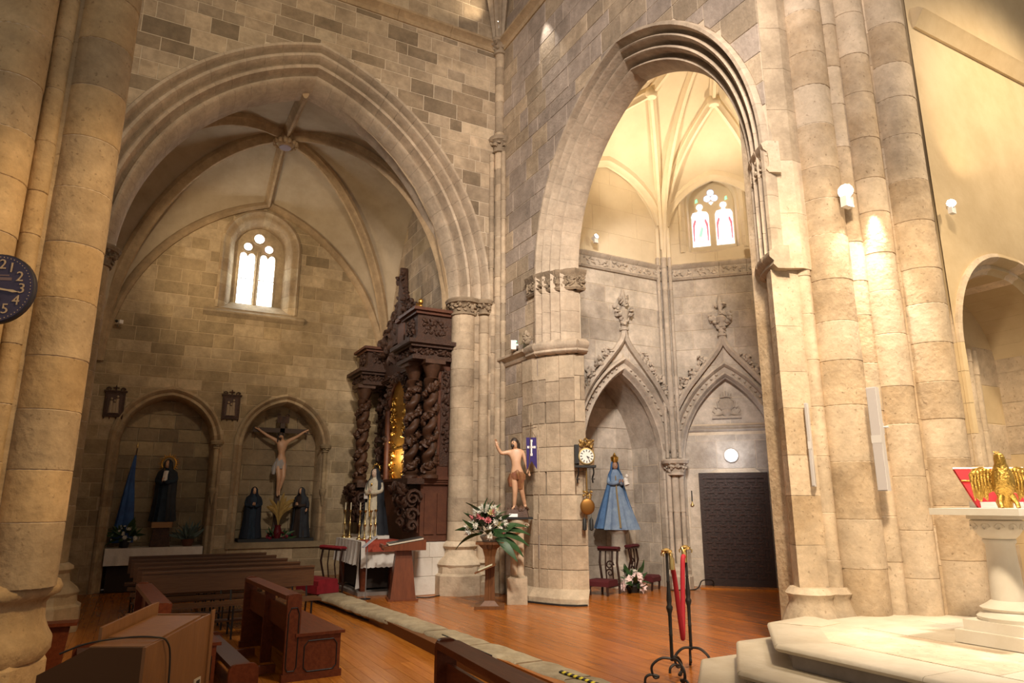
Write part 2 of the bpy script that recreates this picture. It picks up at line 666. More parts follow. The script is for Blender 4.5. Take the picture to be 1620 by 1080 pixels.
def poly_blocks(parent, poly, z0, z1, mats, seed=1, h=(0.34, 0.46), name='block', gap=0.004):
    rg = random.Random(seed)
    z = z0
    while z < z1 - 0.01:
        hh = rg.uniform(*h)
        if z + hh > z1 - 0.15:
            hh = z1 - z
        MB().prism(poly, z + gap, z + hh - gap).build(name, rg.choice(mats), parent)
        z += hh


def scroll(mb, c, r, rad, M=None, turns=1.3, n=5, side=1):
    pts = []
    for i in range(12):
        t = i / 11
        a = t * turns * 2 * PI
        q = r * (1 - 0.75 * t)
        p = Vector((side * q * math.cos(a), 0, q * math.sin(a)))
        if M is not None:
            p = M @ p
        pts.append(p + Vector(c))
    mb.tube(pts, [rad * (1 - 0.4 * i / 11) for i in range(12)], n)


def foliage(mb, F, n, seed, size=(0.03, 0.06)):
    """knobbly carving: F(rng) gives a point; each blob is a small turned lobe"""
    rg = random.Random(seed)
    for _ in range(n):
        c = F(rg)
        s = rg.uniform(*size)
        M = Matrix.Rotation(rg.uniform(0, PI), 3, Vector((rg.uniform(-1, 1), rg.uniform(-1, 1), rg.uniform(-1, 1))).normalized())
        mb.ball(c, s, s * rg.uniform(0.4, 0.7), s * rg.uniform(0.9, 1.7), 6, 4, M)


ZF = -0.05      # raised pine floor
ZL = -0.20      # nave floor
# ------------------------------------------------------------------ floors
fl = struct(MB().box(-9, 3.62, -4, 19, -0.5, ZL - 0.02).build('floor', mat('sub_floor', (0.16, 0.06, 0.015), 0.6)), 'honey pine boards of the nave floor')
rg = random.Random(5)
for i in range(34):
    x0 = -0.95 + i * 0.128
    ys = [2.5, 5.0 + rg.uniform(-0.6, 0.6), 8.0 + rg.uniform(-0.6, 0.6), 10.8 + rg.uniform(-0.5, 0.5), 13.2 + rg.uniform(-.4, .4), 16.95]
    for a, b in zip(ys[:-1], ys[1:]):
        MB().box(x0 + 0.0015, x0 + 0.1265, a + 0.002, b - 0.002, ZL - 0.03, ZL + rg.uniform(-0.001, 0.0005)).build('plank', WOODL, fl)
fr_ = struct(MB().box(3.40, 14, -4, 19, -0.5, ZF - 0.02).build('floor_raised', MATS['sub_floor']), 'raised honey pine floor of the transept')
for i in range(50):
    x0 = 3.66 + i * 0.128
    ys = [4.6, 6.2 + rg.uniform(-0.6, 0.6), 8.6 + rg.uniform(-0.6, 0.6), 10.6 + rg.uniform(-0.5, 0.5), 13.6]
    for a, b in zip(ys[:-1], ys[1:]):
        MB().box(x0 + 0.0015, x0 + 0.1265, a + 0.002, b - 0.002, ZF - 0.03, ZF + rg.uniform(-0.001, 0.0005)).build('plank', WOODF, fr_)
MB().box(10.06, 13.5, 4.6, 13.6, ZF - 0.03, ZF - 0.004).build('board_field', WOODF, fr_)
MB().box(3.66, 10.06, 13.6, 17, ZF - 0.03, ZF - 0.004).build('board_field', WOODF, fr_)
# kerb of worn blocks between the two floors
kerb = struct(MB().prism([(4.0, 3.2), (4.25, 3.2), (3.55, 14.2), (3.16, 14.2)], -0.5, ZL + 0.06).build('trim_1', BLACK), 'worn stone kerb between the two pine floors')
rg = random.Random(9)
def kerb_x(y):
    t = (y - 5.7) / 8.0
    return (3.76 + (3.10 - 3.76) * t, 4.12 + (3.55 - 4.12) * t)
y = 3.2
while y < 14.0:
    L = rg.uniform(0.75, 1.35)
    y2 = min(y + L, 14.2)
    a0, a1 = kerb_x(y)
    b0, b1 = kerb_x(y2)
    n = 6
    top = []
    rings = []
    for k in range(n + 1):
        t = k / n
        yy = y + 0.012 + (y2 - y - 0.024) * t
        l = a0 + (b0 - a0) * t + rg.uniform(-0.02, 0.02)
        r = a1 + (b1 - a1) * t
        zt = ZF + 0.02 + rg.uniform(-0.006, 0.006)
        e = 0.02 if k in (0, n) else 0.0
        rings.append([(l + 0.05, yy, ZL + 0.05), (l, yy, ZL + 0.09), (l + 0.005, yy, zt - 0.04 - e), (l + 0.05, yy, zt - e * 0.4), (r - 0.02, yy, zt - e * 0.4), (r, yy, ZF - 0.02), (r, yy, ZL)])
    MB().rings(rings).build('kerb_stone', KERB, kerb, True)
    y = y2
# dark edge line cut in the kerb, hazard tape, patch
MB().box(3.60, 3.615, 7.2, 8.6, ZF + 0.018, ZF + 0.031).build('metal_strip', BLACK, kerb)
tp = MB()
tpb = MB()
for k in range(18):
    yy = 4.6 + k * 0.09
    xx = 3.93 - (yy - 5.2) * 0.07
    q = [(xx, yy, ZF + 0.034), (xx + 0.05, yy + 0.03, ZF + 0.034), (xx + 0.05, yy + 0.075, ZF + 0.034), (xx, yy + 0.045, ZF + 0.034)]
    q2 = [(xx, yy + 0.045, ZF + 0.034), (xx + 0.05, yy + 0.075, ZF + 0.034), (xx + 0.044, yy + 0.12, ZF + 0.034), (xx - 0.006, yy + 0.09, ZF + 0.034)]
    tp.extr(q, (0, 0, -0.012))
    tpb.extr(q2, (0, 0, -0.012))
tp.build('yellow_tape', mat('tape_yellow', (0.75, 0.62, 0.03), 0.5), kerb)
tpb.build('black_tape', BLACK, kerb)

# ------------------------------------------------------------------ wall with the big chapel arch (plane y = 12.2)
F1 = Fr((0, 12.2), (1, 0), (0, -1))
H1 = Hole(2.25, 3.05, ZL - 0.3, 5.65, 4.05)
H1o = H1.grown(0.72)
wall1 = backing('wall_north', F1, -7, 6.25, -0.3, 16, [H1o], MORT, 0.9)
wall1['label'] = 'ashlar wall pierced by the large pointed chapel arch'
ashlar(wall1, F1, -3.0, 6.25, 5.7, 11.55, [H1o], ST, [4, 4, 3, 2], course=(0.24, 0.36), width=(0.35, 0.8), seed=11)
ashlar(wall1, F1, 0.6, 6.25, 11.9, 14.4, [], ST, [5, 3, 1, 4], course=(0.28, 0.4), width=(0.4, 0.9), seed=12, name='upper_stone')
prof1 = [(0.72, 0.12), (0.72, -0.03), (0.69, -0.085), (0.64, -0.085), (0.605, -0.02), (0.60, 0.08), (0.575, 0.12), (0.545, 0.09), (0.53, 0.0), (0.50, -0.035), (0.45, -0.035), (0.415, 0.02), (0.405, 0.15), (0.375, 0.21),
         (0.34, 0.17), (0.325, 0.07), (0.29, 0.04), (0.245, 0.06), (0.225, 0.15), (0.215, 0.28), (0.185, 0.33), (0.155, 0.28), (0.14, 0.20), (0.10, 0.18), (0.06, 0.21), (0.045, 0.30), (0.0, 0.36), (0.0, 0.9), (0.72, 0.9)]
arch_blocks(wall1, F1, H1, prof1, 17, [MOULD], seed=4)


def stringcourse(parent, fr, u0, u1, z, m, name='string_course', s=1.0, L=1.1, seed=2):
    rg = random.Random(seed)
    u = u0
    prof = [(-0.05, -0.14), (0.03, -0.14), (0.06, -0.09), (0.05, -0.05), (0.10, 0.0), (0.17, 0.03), (0.17, 0.08), (0.11, 0.11), (0.03, 0.15), (-0.05, 0.15)]
    while u < u1 - 0.01:
        e = min(u + rg.uniform(0.8, 1.3) * L, u1)
        if u1 - e < 0.25:
            e = u1
        MB().rings([[fr.p(t, z + b * s, a * s) for a, b in prof] for t in (u + 0.003, e - 0.003)]).build(name, m, parent, True)
        u = e


stringcourse(wall1, F1, 0.5, 6.1, 11.7, MOULDB, seed=3)

# respond shafts of the big arch
def capital(parent, cx, cy, r0, r1, z0, z1, m, seed, n=16):
    mb = MB()
    mb.lathe([(r0, z0 - 0.03), (r0 + 0.03, z0 - 0.02), (r0 + 0.03, z0 + 0.02), (r0, z0 + 0.03), (r0 + 0.3 * (r1 - r0), z0 + 0.5 * (z1 - z0)), (r1 - 0.01, z1 - 0.1), (r1 + 0.03, z1 - 0.09), (r1 + 0.05, z1 - 0.03), (r1 + 0.03, z1), (r0, z1)], cx, cy, n)
    cap = mb.build('capital', m, parent, True)
    f = MB()
    def P(rg):
        a = rg.uniform(0, 2 * PI)
        t = rg.uniform(0.15, 0.8)
        r = r0 + (r1 - r0) * t * 0.9 + 0.01
        return (cx + r * math.cos(a), cy + r * math.sin(a), z0 + (z1 - z0) * (0.1 + 0.8 * t))
    foliage(f, P, int(60 * r1 / 0.3), seed, (0.025, 0.05))
    f.build('capital_foliage', m, cap, True)
    return cap


def shaft_base(parent, cx, cy, r, z0, m, H=0.95, oct_r=None, a0=PI / 8):
    R_ = oct_r or r + 0.22
    mb = MB()
    mb.lathe([(R_, z0), (R_, z0 + 0.36 * H), (R_ - 0.06, z0 + 0.40 * H), (R_ - 0.07, z0 + 0.52 * H)], cx, cy, 8, a0)
    mb.build('plinth', m, parent)
    mb = MB()
    k = R_ - 0.1
    mb.lathe([(k, z0 + 0.5 * H), (k + 0.03, z0 + 0.56 * H), (k - 0.01, z0 + 0.63 * H), (r + 0.05, z0 + 0.72 * H), (r + 0.03, z0 + 0.84 * H), (r + 0.08, z0 + 0.90 * H), (r + 0.07, z0 + 0.95 * H), (r, z0 + H)], cx, cy, 18)
    mb.build('base_moulding', m, parent, True)


for sx, nm in ((1, 'r'), (-1, 'l')):
    cx = 2.25 + sx * 3.29
    zb = ZF if sx > 0 else ZL
    mset = ST if sx > 0 else STB
    drums(wall1, cx, 12.44, 0.25, zb + 0.95, 5.33, [ST[0], ST[3]] if sx > 0 else STB[:2], seed=20 + sx)
    drums(wall1, cx + sx * 0.36, 12.22, 0.10, zb + 0.5, 5.33, [ST[0], ST[3]] if sx > 0 else STB[:2], seed=24 + sx, n=12)
    drums(wall1, cx + sx * 0.52, 12.14, 0.055, zb + 0.5, 5.6, [ST[0], ST[1]] if sx > 0 else STB[:2], seed=25 + sx, n=10)
    capital(wall1, cx, 12.44, 0.25, 0.34, 5.35, 5.66, MATS['stone_dark'], 5)
    capital(wall1, cx + sx * 0.36, 12.22, 0.10, 0.16, 5.38, 5.66, MATS['stone_dark'], 6, 12)
    shaft_base(wall1, cx, 12.44, 0.26, zb, ST[3] if sx > 0 else STB[2], 0.95, 0.52)
    shaft_base(wall1, cx + sx * 0.38, 12.22, 0.11, zb, ST[3] if sx > 0 else STB[2], 0.62, 0.26)
    x0, x1 = sorted((2.25 + sx * 3.12, 2.25 + sx * 4.0))
    poly_blocks(wall1, [(x0, 12.26), (x1, 12.26), (x1, 13.0), (x0, 13.0)], zb, 5.66, [ST[0], ST[1]] if sx > 0 else STB[:2], seed=31, name='jamb_block')
# corner shafts rising to the string course
for dx, dy, r, sd in ((-0.06, -0.08, 0.105, 1), (-0.22, -0.03, 0.055, 2), (-0.05, -0.25, 0.055, 3)):
    drums(wall1, 6.25 + dx, 12.2 + dy, r, ZF, 11.55 if sd == 1 else 9.0, [ST[0], ST[1]], seed=60 + sd, n=14)
capital(wall1, 6.19, 12.12, 0.13, 0.20, 9.05, 9.38, ST[1], 16, 14)
capital(wall1, 6.19, 12.12, 0.12, 0.22, 11.5, 11.82, ST[1], 17, 14)
# springing of the crossing vault above the corner
for k, (tx, ty) in enumerate(((3.2, 12.0), (4.4, 11.0), (5.2, 9.6), (6.1, 8.6))):
    path = []
    for i in range(9):
        t = i / 8
        path.append((6.18 + (tx - 6.18) * t, 12.1 + (ty - 12.1) * t, 11.8 + 4.6 * math.sqrt(1 - (1 - t) ** 2)))
    MB().sweep(path, [(-0.10, 0), (-0.06, -0.12), (0, -0.17), (0.06, -0.12), (0.10, 0)]).build('vault_rib', MOULD, wall1, True)

# ------------------------------------------------------------------ wall with the second arch (plane x = 6.25)
F2 = Fr((6.25, 0), (0, 1), (-1, 0))
H2 = Hole(7.87, 2.2, ZF - 0.3, 5.75, 2.75)
H2o = H2.grown(0.57)
wall2 = backing('wall_east', F2, 5.1, 12.2, -0.3, 16, [H2o], MORT, 0.6)
wall2['label'] = 'ashlar wall pierced by the lit pointed arch of the polygonal chapel'
GR2 = [ST[1], mat('stone_mauve', (0.40, 0.325, 0.265), 0.9, col2=(0.31, 0.25, 0.20), scale=2.2, rnd=0.16, bump=0.5, bscale=22), ST[0]]
ashlar(wall2, F2, 5.1, 12.2, ZF, 11.55, [H2o], GR2, [4, 5, 2], course=(0.30, 0.46), width=(0.45, 0.95), seed=21, proud=(0.002, 0.009), gap=0.006)
ashlar(wall2, F2, 9.0, 12.2, 11.9, 14, [], GR2, [4, 4, 2], course=(0.30, 0.46), width=(0.45, 0.95), seed=22, name='upper_stone')
prof2 = [(0.57, 0.14), (0.57, -0.03), (0.54, -0.085), (0.495, -0.085), (0.47, -0.01), (0.465, 0.09), (0.44, 0.12), (0.415, 0.08), (0.40, 0.01), (0.37, -0.02), (0.335, 0.01), (0.325, 0.15), (0.30, 0.20), (0.27, 0.16), (0.255, 0.09), (0.22, 0.07), (0.19, 0.10),
         (0.18, 0.26), (0.155, 0.31), (0.125, 0.27), (0.11, 0.21), (0.075, 0.19), (0.045, 0.24), (0.035, 0.36), (0.0, 0.42), (0.0, 0.56), (0.57, 0.56)]
arch_blocks(wall2, F2, H2, prof2, 15, [MOULD], seed=7, jamb=4.42)
stringcourse(wall2, F2, 7.0, 12.1, 11.7, MOULDB, seed=4)
# capital band and string band that follow the splay of the jambs
def splay_band(parent, side, zs, mats, name, leaf=0):
    pts = [(6.25, 3.05), (6.25, 2.77), (6.33, 2.60), (6.45, 2.42), (6.58, 2.28), (6.70, 2.17), (6.86, 2.17)]
    if side < 0:
        pts = pts[1:]
    for i in range(len(pts) - 1):
        a = Vector((pts[i][0], 7.87 + side * pts[i][1]))
        b = Vector((pts[i + 1][0], 7.87 + side * pts[i + 1][1]))
        d = (b - a)
        L = d.length
        d.normalize()
        nrm = Vector((-d.y, d.x))
        c0 = Vector((6.75, 7.87 + side * 3.2))
        if nrm.dot(a - c0) < 0:
            nrm = -nrm
        f = Fr((a.x, a.y), (d.x, d.y), (nrm.x, nrm.y))
        o = MB().rings([[f.p(t, zz, ww) for ww, zz in zs] for t in (-0.03, L + 0.03)]).build(name, mats, parent, True)
        if leaf:
            fb = MB()
            foliage(fb, lambda rg: f.p(rg.uniform(0, L), leaf + rg.uniform(-0.09, 0.09), 0.05 + rg.uniform(0, 0.03)), int(14 + 60 * L), 40 + i, (0.022, 0.042))
            fb.build('foliage_carving', mats, o, True)


for sd in (1, -1):
    splay_band(wall2, sd, [(-0.1, 5.42), (0.05, 5.42), (0.08, 5.46), (0.05, 5.5), (0.04, 5.55), (0.05, 5.68), (0.10, 5.72), (0.12, 5.79), (0.05, 5.83), (-0.1, 5.83)], MATS['stone_dark'] if sd > 0 else PIL[0], 'capital_band', 5.59)
    splay_band(wall2, sd, [(-0.1, 4.22), (0.05, 4.22), (0.10, 4.27), (0.09, 4.31), (0.14, 4.36), (0.14, 4.42), (0.04, 4.50), (-0.1, 4.50)], MOULD, 'string_band')
stringcourse(wall2, F2, 11.0, 12.12, 4.36, MOULD, s=0.8, seed=8)
# octagonal lower pier under each jamb
for sd, zb in ((1, ZF), (-1, ZF)):
    q = lambda x, h: (x, 7.87 + sd * h)
    facets = [q(6.20, 3.3), q(6.20, 2.90), q(6.31, 2.62), q(6.46, 2.40), q(6.66, 2.2), q(6.86, 2.16)]
    if sd < 0:
        facets = [q(6.50, 2.80), q(6.20, 2.66), q(6.31, 2.50), q(6.46, 2.36), q(6.66, 2.2), q(6.86, 2.16)]
    rgp = random.Random(70 + sd)
    # core
    core = [q(6.26, 3.3), q(6.26, 2.92), q(6.37, 2.66), q(6.51, 2.45), q(6.70, 2.26), q(6.86, 2.22), q(6.86, 3.3)]
    if sd < 0:
        core = [q(6.52, 2.78), q(6.27, 2.66), q(6.37, 2.55), q(6.51, 2.42), q(6.70, 2.26), q(6.86, 2.22), q(6.86, 2.8)]
    MB().prism(core, zb, 4.3).build('pier_core', MORT, wall2)
    core2 = [q(6.45, 2.78), q(6.62, 2.6), q(6.78, 2.3), q(6.84, 2.22), q(6.84, 2.9)]
    MB().prism(core2, 4.3, 5.8).build('pier_core', MORT, wall2)
    if sd < 0:
        poly_blocks(wall2, [q(6.52, 2.78), q(6.20, 2.66), q(6.31, 2.50), q(6.46, 2.36), q(6.66, 2.2), q(6.86, 2.16), q(6.86, 2.8)], zb + 0.17, 4.24, PIL, seed=92, h=(0.4, 0.6), name='pier_block', gap=0.002)
        poly_blocks(wall2, [q(6.27, 2.74), q(6.5, 2.87), q(6.8, 2.87), q(6.8, 2.62)], 4.24, 15.9, [GR2[2], PIL[0]], seed=93, h=(0.5, 0.7), name='pier_block', gap=0.002)
    for i in range(len(facets) - 1 if sd > 0 else 0):
        a, b = Vector(facets[i]), Vector(facets[i + 1])
        d = b - a
        L = d.length
        d.normalize()
        nrm = Vector((-d.y, d.x))
        if nrm.dot(a - Vector((6.80, 7.87 + sd * (3.2 if sd > 0 else 2.75)))) < 0:
            nrm = -nrm
        f = Fr((a.x - nrm.x * 0.03, a.y - nrm.y * 0.03), (d.x, d.y), (nrm.x, nrm.y))
        ashlar(wall2, f, 0.0, L, zb + 0.17, 4.22, [], [ST[0], ST[3], ST[1]] if sd > 0 else PIL, [3, 2, 1] if sd > 0 else [1, 1], course=(0.36, 0.44), width=(0.9, 1.2), seed=90, proud=(0.02, 0.032), gap=0.004, name='pier_stone')
    big = [(p[0] - 0.10 * (1 if p[0] < 7 else 0), p[1] - sd * 0.10 * (1 if i > 2 else 0)) for i, p in enumerate(facets)]
    out = big + [q(6.86, 3.3 if sd > 0 else 2.8)]
    inn = facets + [q(6.86, 3.3 if sd > 0 else 2.8)]
    MB().prism(out, zb, zb + 0.10).prism(out, zb + 0.10, zb + 0.24, top=inn).build('pier_base', ST[3] if sd > 0 else PIL[0], wall2)
    o2 = [(p[0] - 0.04, p[1] - sd * 0.03) for p in out]
    MB().prism(o2, zb - 0.01, zb + 0.025).build('pier_skirting', BLACK, wall2)

# ------------------------------------------------------------------ ceiling far above the frame
struct(MB().box(-9, 15, -6, 19, 16.0, 16.3).build('ceiling', PLAST), 'plain vault field high above')

# ------------------------------------------------------------------ vault tools
def arc_g(t, k=1.35):
    """pointed cross-section, 1 at the ridge, 0 at the ribs"""
    t = abs(t)
    Rr = k
    c = Rr - 1
    h = math.sqrt(Rr * Rr - c * c)
    return math.sqrt(max(0.0, Rr * Rr - (t + c) ** 2)) / h


def rib_z(s, zs, zk, p=2.0):
    return zs + (zk - zs) * math.sqrt(max(0.0, 1 - (1 - s) ** p))


def vault_sector(name, parent, A, B, K, zsA, zsB, zk, zapex, m, n=14, ms=12):
    """web between springers A, B (2d) and keystone K (2d)"""
    rows = []
    for j in range(ms + 1):
        s = j / ms
        row = []
        for i in range(n + 1):
            t = -1 + 2 * i / n
            wx = A[0] + (B[0] - A[0]) * i / n
            wy = A[1] + (B[1] - A[1]) * i / n
            x = wx + (K[0] - wx) * s
            y = wy + (K[1] - wy) * s
            zr = rib_z(s, zsA + (zsB - zsA) * i / n, zk)
            zm = zapex + (zk - zapex) * math.sin(s * PI / 2)
            zm = max(zm, zr)
            row.append((x, y, zr + (zm - zr) * arc_g(t)))
        rows.append(row)
    mb = MB()
    mb.rings(rows, cap=False, closed=False)
    return mb.build(name, m, parent, True)


def rib_path(A, K, zs, zk, n=16, s0=0.0):
    return [(A[0] + (K[0] - A[0]) * s, A[1] + (K[1] - A[1]) * s, rib_z(s, zs, zk)) for s in [s0 + (1 - s0) * (i / n) ** 1.5 for i in range(n + 1)]]


RIBP = [(-0.11, 0.06), (-0.11, -0.04), (-0.07, -0.07), (-0.06, -0.13), (-0.025, -0.19), (0.025, -0.19), (0.06, -0.13), (0.07, -0.07), (0.11, -0.04), (0.11, 0.06)]

# ------------------------------------------------------------------ left chapel
FB = Fr((0, 17.0), (1, 0), (0, -1))
n1 = Hole(0.47, 0.93, ZL - 0.3, 2.9, 1.03)
n2 = Hole(2.95, 0.90, 0.72, 2.9, 1.05)
win1 = Hole(2.08, 0.80, 6.12, 7.75, 0.86)
n1o, n2o = n1.grown(0.2), n2.grown(0.2)
win1o = win1.grown(0.14)
wallb = backing('wall_chapel_back', FB, -1.4, 5.6, -0.3, 9.9, [n1o, n2o, win1o], MORTB, 0.05)
wallb['label'] = 'back wall of the left chapel with two niches and a traceried window'
ashlar(wallb, FB, -1.2, 5.45, ZL, 9.2, [n1o, n2o, win1o], STB, [4, 3, 4], course=(0.24, 0.33), width=(0.4, 0.8), seed=31, limit=300, proud=(0.002, 0.009))
pn = [(0.20, 0.06), (0.20, -0.05), (0.15, -0.08), (0.11, -0.03), (0.09, 0.03), (0.06, 0.02), (0.03, 0.0), (0.0, 0.06), (0.0, 0.75), (0.20, 0.75)]
arch_blocks(wallb, FB, n1, pn, 8, [MOULDB, STB[2]], seed=8, jamb=ZL)
arch_blocks(wallb, FB, n2, pn, 8, [MOULDB, STB[2]], seed=9, jamb=0.72)
FN = Fr((0, 17.72), (1, 0), (0, -1))
nb = struct(MB().box(-0.8, 4.2, 17.75, 17.9, ZL, 4.4).build('wall_niche_back', MORTB), 'dark ashlar back of the two niches')
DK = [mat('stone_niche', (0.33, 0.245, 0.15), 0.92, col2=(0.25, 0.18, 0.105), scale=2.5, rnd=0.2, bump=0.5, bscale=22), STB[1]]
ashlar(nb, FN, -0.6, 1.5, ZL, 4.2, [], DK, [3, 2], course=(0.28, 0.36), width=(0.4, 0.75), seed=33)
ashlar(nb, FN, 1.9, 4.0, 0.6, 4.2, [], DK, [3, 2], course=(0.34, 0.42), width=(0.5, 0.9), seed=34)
MB().box(1.85, 4.05, 16.93, 17.75, 0.60, 0.73).build('niche_sill', STB[1], wallb)
# small engaged columns at niche jambs
for ux in (1.48, 3.93):
    drums(wallb, ux, 16.96, 0.05, 1.9, 2.85, STB[:2], seed=5, n=10)
    capital(wallb, ux, 16.96, 0.05, 0.10, 2.82, 2.98, STB[1], 9, 10)
    MB().lathe([(0.01, 1.55), (0.05, 1.75), (0.08, 1.85), (0.08, 1.92), (0.05, 1.95)], ux, 16.96, 10).build('corbel', STB[1], wallb, True)
MB().rings([[FB.p(t, 5.98 + b, a) for a, b in [(-0.05, -0.08), (0.02, -0.08), (0.1, 0.0), (0.1, 0.04), (0.0, 0.12), (-0.05, 0.12)]] for t in (0.9, 3.2)]).build('window_sill', STB[2], wallb)
pw = [(0.14, 0.0), (0.14, -0.03), (0.09, -0.05), (0.05, 0.0), (0.0, 0.03), (-0.06, 0.05), (-0.20, 0.34), (-0.20, 0.42), (0.14, 0.42)]
arch_blocks(wallb, FB, win1, pw, 7, [STB[2], MOULDB], seed=10, jamb=6.12)
MB().extr([FB.p(1.1, 6.1, 0.0), FB.p(3.05, 6.1, 0.0), FB.p(3.05, 6.1, -0.42), FB.p(1.1, 6.1, -0.42)], (0, 0, 0.02)).build('sill_slab', STB[2], wallb)
MB().add([FB.p(1.2, 6.12, 0.01), FB.p(2.96, 6.12, 0.01), FB.p(2.8, 6.38, -0.36), FB.p(1.36, 6.38, -0.36)], [(0, 1, 2, 3)]).build('sill_slope', STB[2], wallb)


def stained(name, style, strength):
    m = bpy.data.materials.new(name)
    m.use_nodes = True
    nt = m.node_tree
    N = nt.nodes
    b = N['Principled BSDF']
    b.inputs['Roughness'].default_value = 0.2
    g = N.new('ShaderNodeNewGeometry')
    v = N.new('ShaderNodeTexVoronoi')
    v.inputs['Scale'].default_value = style[0]
    nt.links.new(g.outputs['Position'], v.inputs['Vector'])
    sep = N.new('ShaderNodeSeparateColor')
    nt.links.new(v.outputs['Color'], sep.inputs['Color'])
    rp = N.new('ShaderNodeValToRGB')
    rp.color_ramp.interpolation = 'CONSTANT'
    els = rp.color_ramp.elements
    els[0].color = (*style[1][0][1], 1)
    els[0].position = 0
    els[1].position = style[1][1][0]
    els[1].color = (*style[1][1][1], 1)
    for p, c in style[1][2:]:
        e = els.new(p)
        e.color = (*c, 1)
    nt.links.new(sep.outputs['Red'], rp.inputs['Fac'])
    d = N.new('ShaderNodeTexVoronoi')
    d.feature = 'DISTANCE_TO_EDGE'
    d.inputs['Scale'].default_value = style[0]
    nt.links.new(g.outputs['Position'], d.inputs['Vector'])
    mr = N.new('ShaderNodeMapRange')
    mr.inputs['From Min'].default_value = 0.01
    mr.inputs['From Max'].default_value = 0.035
    nt.links.new(d.outputs['Distance'], mr.inputs['Value'])
    mx = N.new('ShaderNodeMix')
    mx.data_type = 'RGBA'
    mx.inputs['A'].default_value = (0.25, 0.27, 0.27, 1)
    nt.links.new(mr.outputs['Result'], mx.inputs['Factor'])
    nt.links.new(rp.outputs['Color'], mx.inputs['B'])
    nt.links.new(mx.outputs['Result'], b.inputs['Emission Color'])
    b.inputs['Base Color'].default_value = (0.3, 0.3, 0.3, 1)
    b.inputs['Emission Strength'].default_value = strength
    return m


GL1 = stained('clear_leaded_glass', (13, [(0, (0.95, 1.0, 1.0)), (0.9, (0.55, 0.8, 0.55)), (0.94, (0.95, 0.45, 0.3)), (0.965, (0.4, 0.55, 0.9))]), 12.0)
GL2 = stained('pale_stained_glass', (10, [(0, (0.92, 0.96, 1.0)), (0.72, (0.62, 0.75, 0.95)), (0.86, (0.95, 0.9, 0.6)), (0.94, (0.6, 0.45, 0.7))]), 5.0)


def poly_disc(mb, f, cu, cv, ru, rv, w, t, n=20, lobes=0):
    pts = []
    for i in range(n):
        a = 2 * PI * i / n
        k = 1 + (0.10 * math.cos(lobes * a) if lobes else 0)
        pts.append(f.p(cu + ru * k * math.cos(a), cv + rv * k * math.sin(a), w))
    mb.extr(pts, (-f.n[0] * t, -f.n[1] * t, 0))


def lancet_poly(cu, hw, z0, z1, cusp=True):
    """light with a two-lobed cusped head"""
    pts = [(cu - hw, z0), (cu + hw, z0), (cu + hw, z1 - 0.16)]
    for i in range(1, 8):
        a = PI * i / 8
        pts.append((cu + hw / 2 + hw / 2 * math.cos(a), z1 - 0.12 + 0.12 * math.sin(a)))
    pts.append((cu, z1 - 0.1))
    for i in range(1, 8):
        a = PI * i / 8
        pts.append((cu - hw / 2 + hw / 2 * math.cos(a), z1 - 0.12 + 0.12 * math.sin(a)))
    pts.append((cu - hw, z1 - 0.16))
    return pts


FW = Fr((0, 17.40), (1, 0), (0, -1))
wn1 = struct(MB().box(1.2, 2.96, 17.41, 17.55, 6.1, 8.7).build('window_1', STB[2]), 'two-light window with three roundels and clear leaded glass')
for cu in (1.80, 2.28):
    pl = lancet_poly(cu, 0.195, 6.36, 7.72)
    cut = 7.03
    low = [(cu - 0.195, 6.36), (cu + 0.195, 6.36), (cu + 0.195, cut - 0.012), (cu - 0.195, cut - 0.012)]
    up = [(u, max(v, cut + 0.012)) for u, v in pl]
    for q in (low, up):
        MB().extr([FW.p(u, v, 0.012) for u, v in q], (0, 0.02, 0)).build('pane', GL1, wn1)
    MB().tube([FW.p(u, v, 0.02) for u, v in pl + pl[:1]], 0.022, 6).build('light_rim', STB[2], wn1, True)
    MB().tube([FW.p(cu - 0.2, cut, 0.02), FW.p(cu + 0.2, cut, 0.02)], 0.012, 6).build('glazing_bar', IRON, wn1)
MB().tube([FW.p(2.04, 6.3, 0.03), FW.p(2.04, 7.75, 0.03)], 0.045, 8).build('mullion', STB[2], wn1, True)
for cu, cv, r in ((1.79, 7.87, 0.11), (2.29, 7.87, 0.11), (2.04, 8.12, 0.13)):
    mb = MB()
    poly_disc(mb, FW, cu, cv, r, r, 0.012, 0.02, 24, 3)
    mb.build('pane', GL2, wn1)
    MB().tube([FW.p(cu + r * 1.06 * math.cos(a * PI / 10), cv + r * 1.06 * math.sin(a * PI / 10), 0.02) for a in range(21)], 0.02, 6).build('light_rim', STB[2], wn1, True)

wcl = backing('wall_chapel_left', Fr((-1.15, 0), (0, 1), (1, 0)), 12.9, 17, -0.3, 9.9, [], MORTB, 0.1)
ashlar(wcl, Fr((-1.15, 0), (0, 1), (1, 0)), 12.95, 17, ZL, 6.6, [], STB, [3, 3, 2], course=(0.3, 0.36), width=(0.5, 0.9), seed=36)
wcr = backing('wall_chapel_right', Fr((5.42, 0), (0, 1), (-1, 0)), 12.9, 17, -0.3, 9.9, [], MORT, 0.1)
ashlar(wcr, Fr((5.42, 0), (0, 1), (-1, 0)), 12.95, 17, 1.0, 9.0, [], [ST[0], ST[1], STB[2]], [3, 3, 2], course=(0.3, 0.4), width=(0.5, 0.9), seed=37)
K1 = (2.13, 14.95)
ZK1 = 9.85
cor = [(-1.15, 12.75), (5.42, 12.75), (5.42, 17.0), (-1.15, 17.0)]
zsp = [5.2, 5.2, 4.6, 4.6]
vlt = struct(vault_sector('ceiling_chapel', None, cor[2], cor[3], K1, zsp[2], zsp[3], ZK1, 8.95, PLAST), 'plastered rib vault of the left chapel')
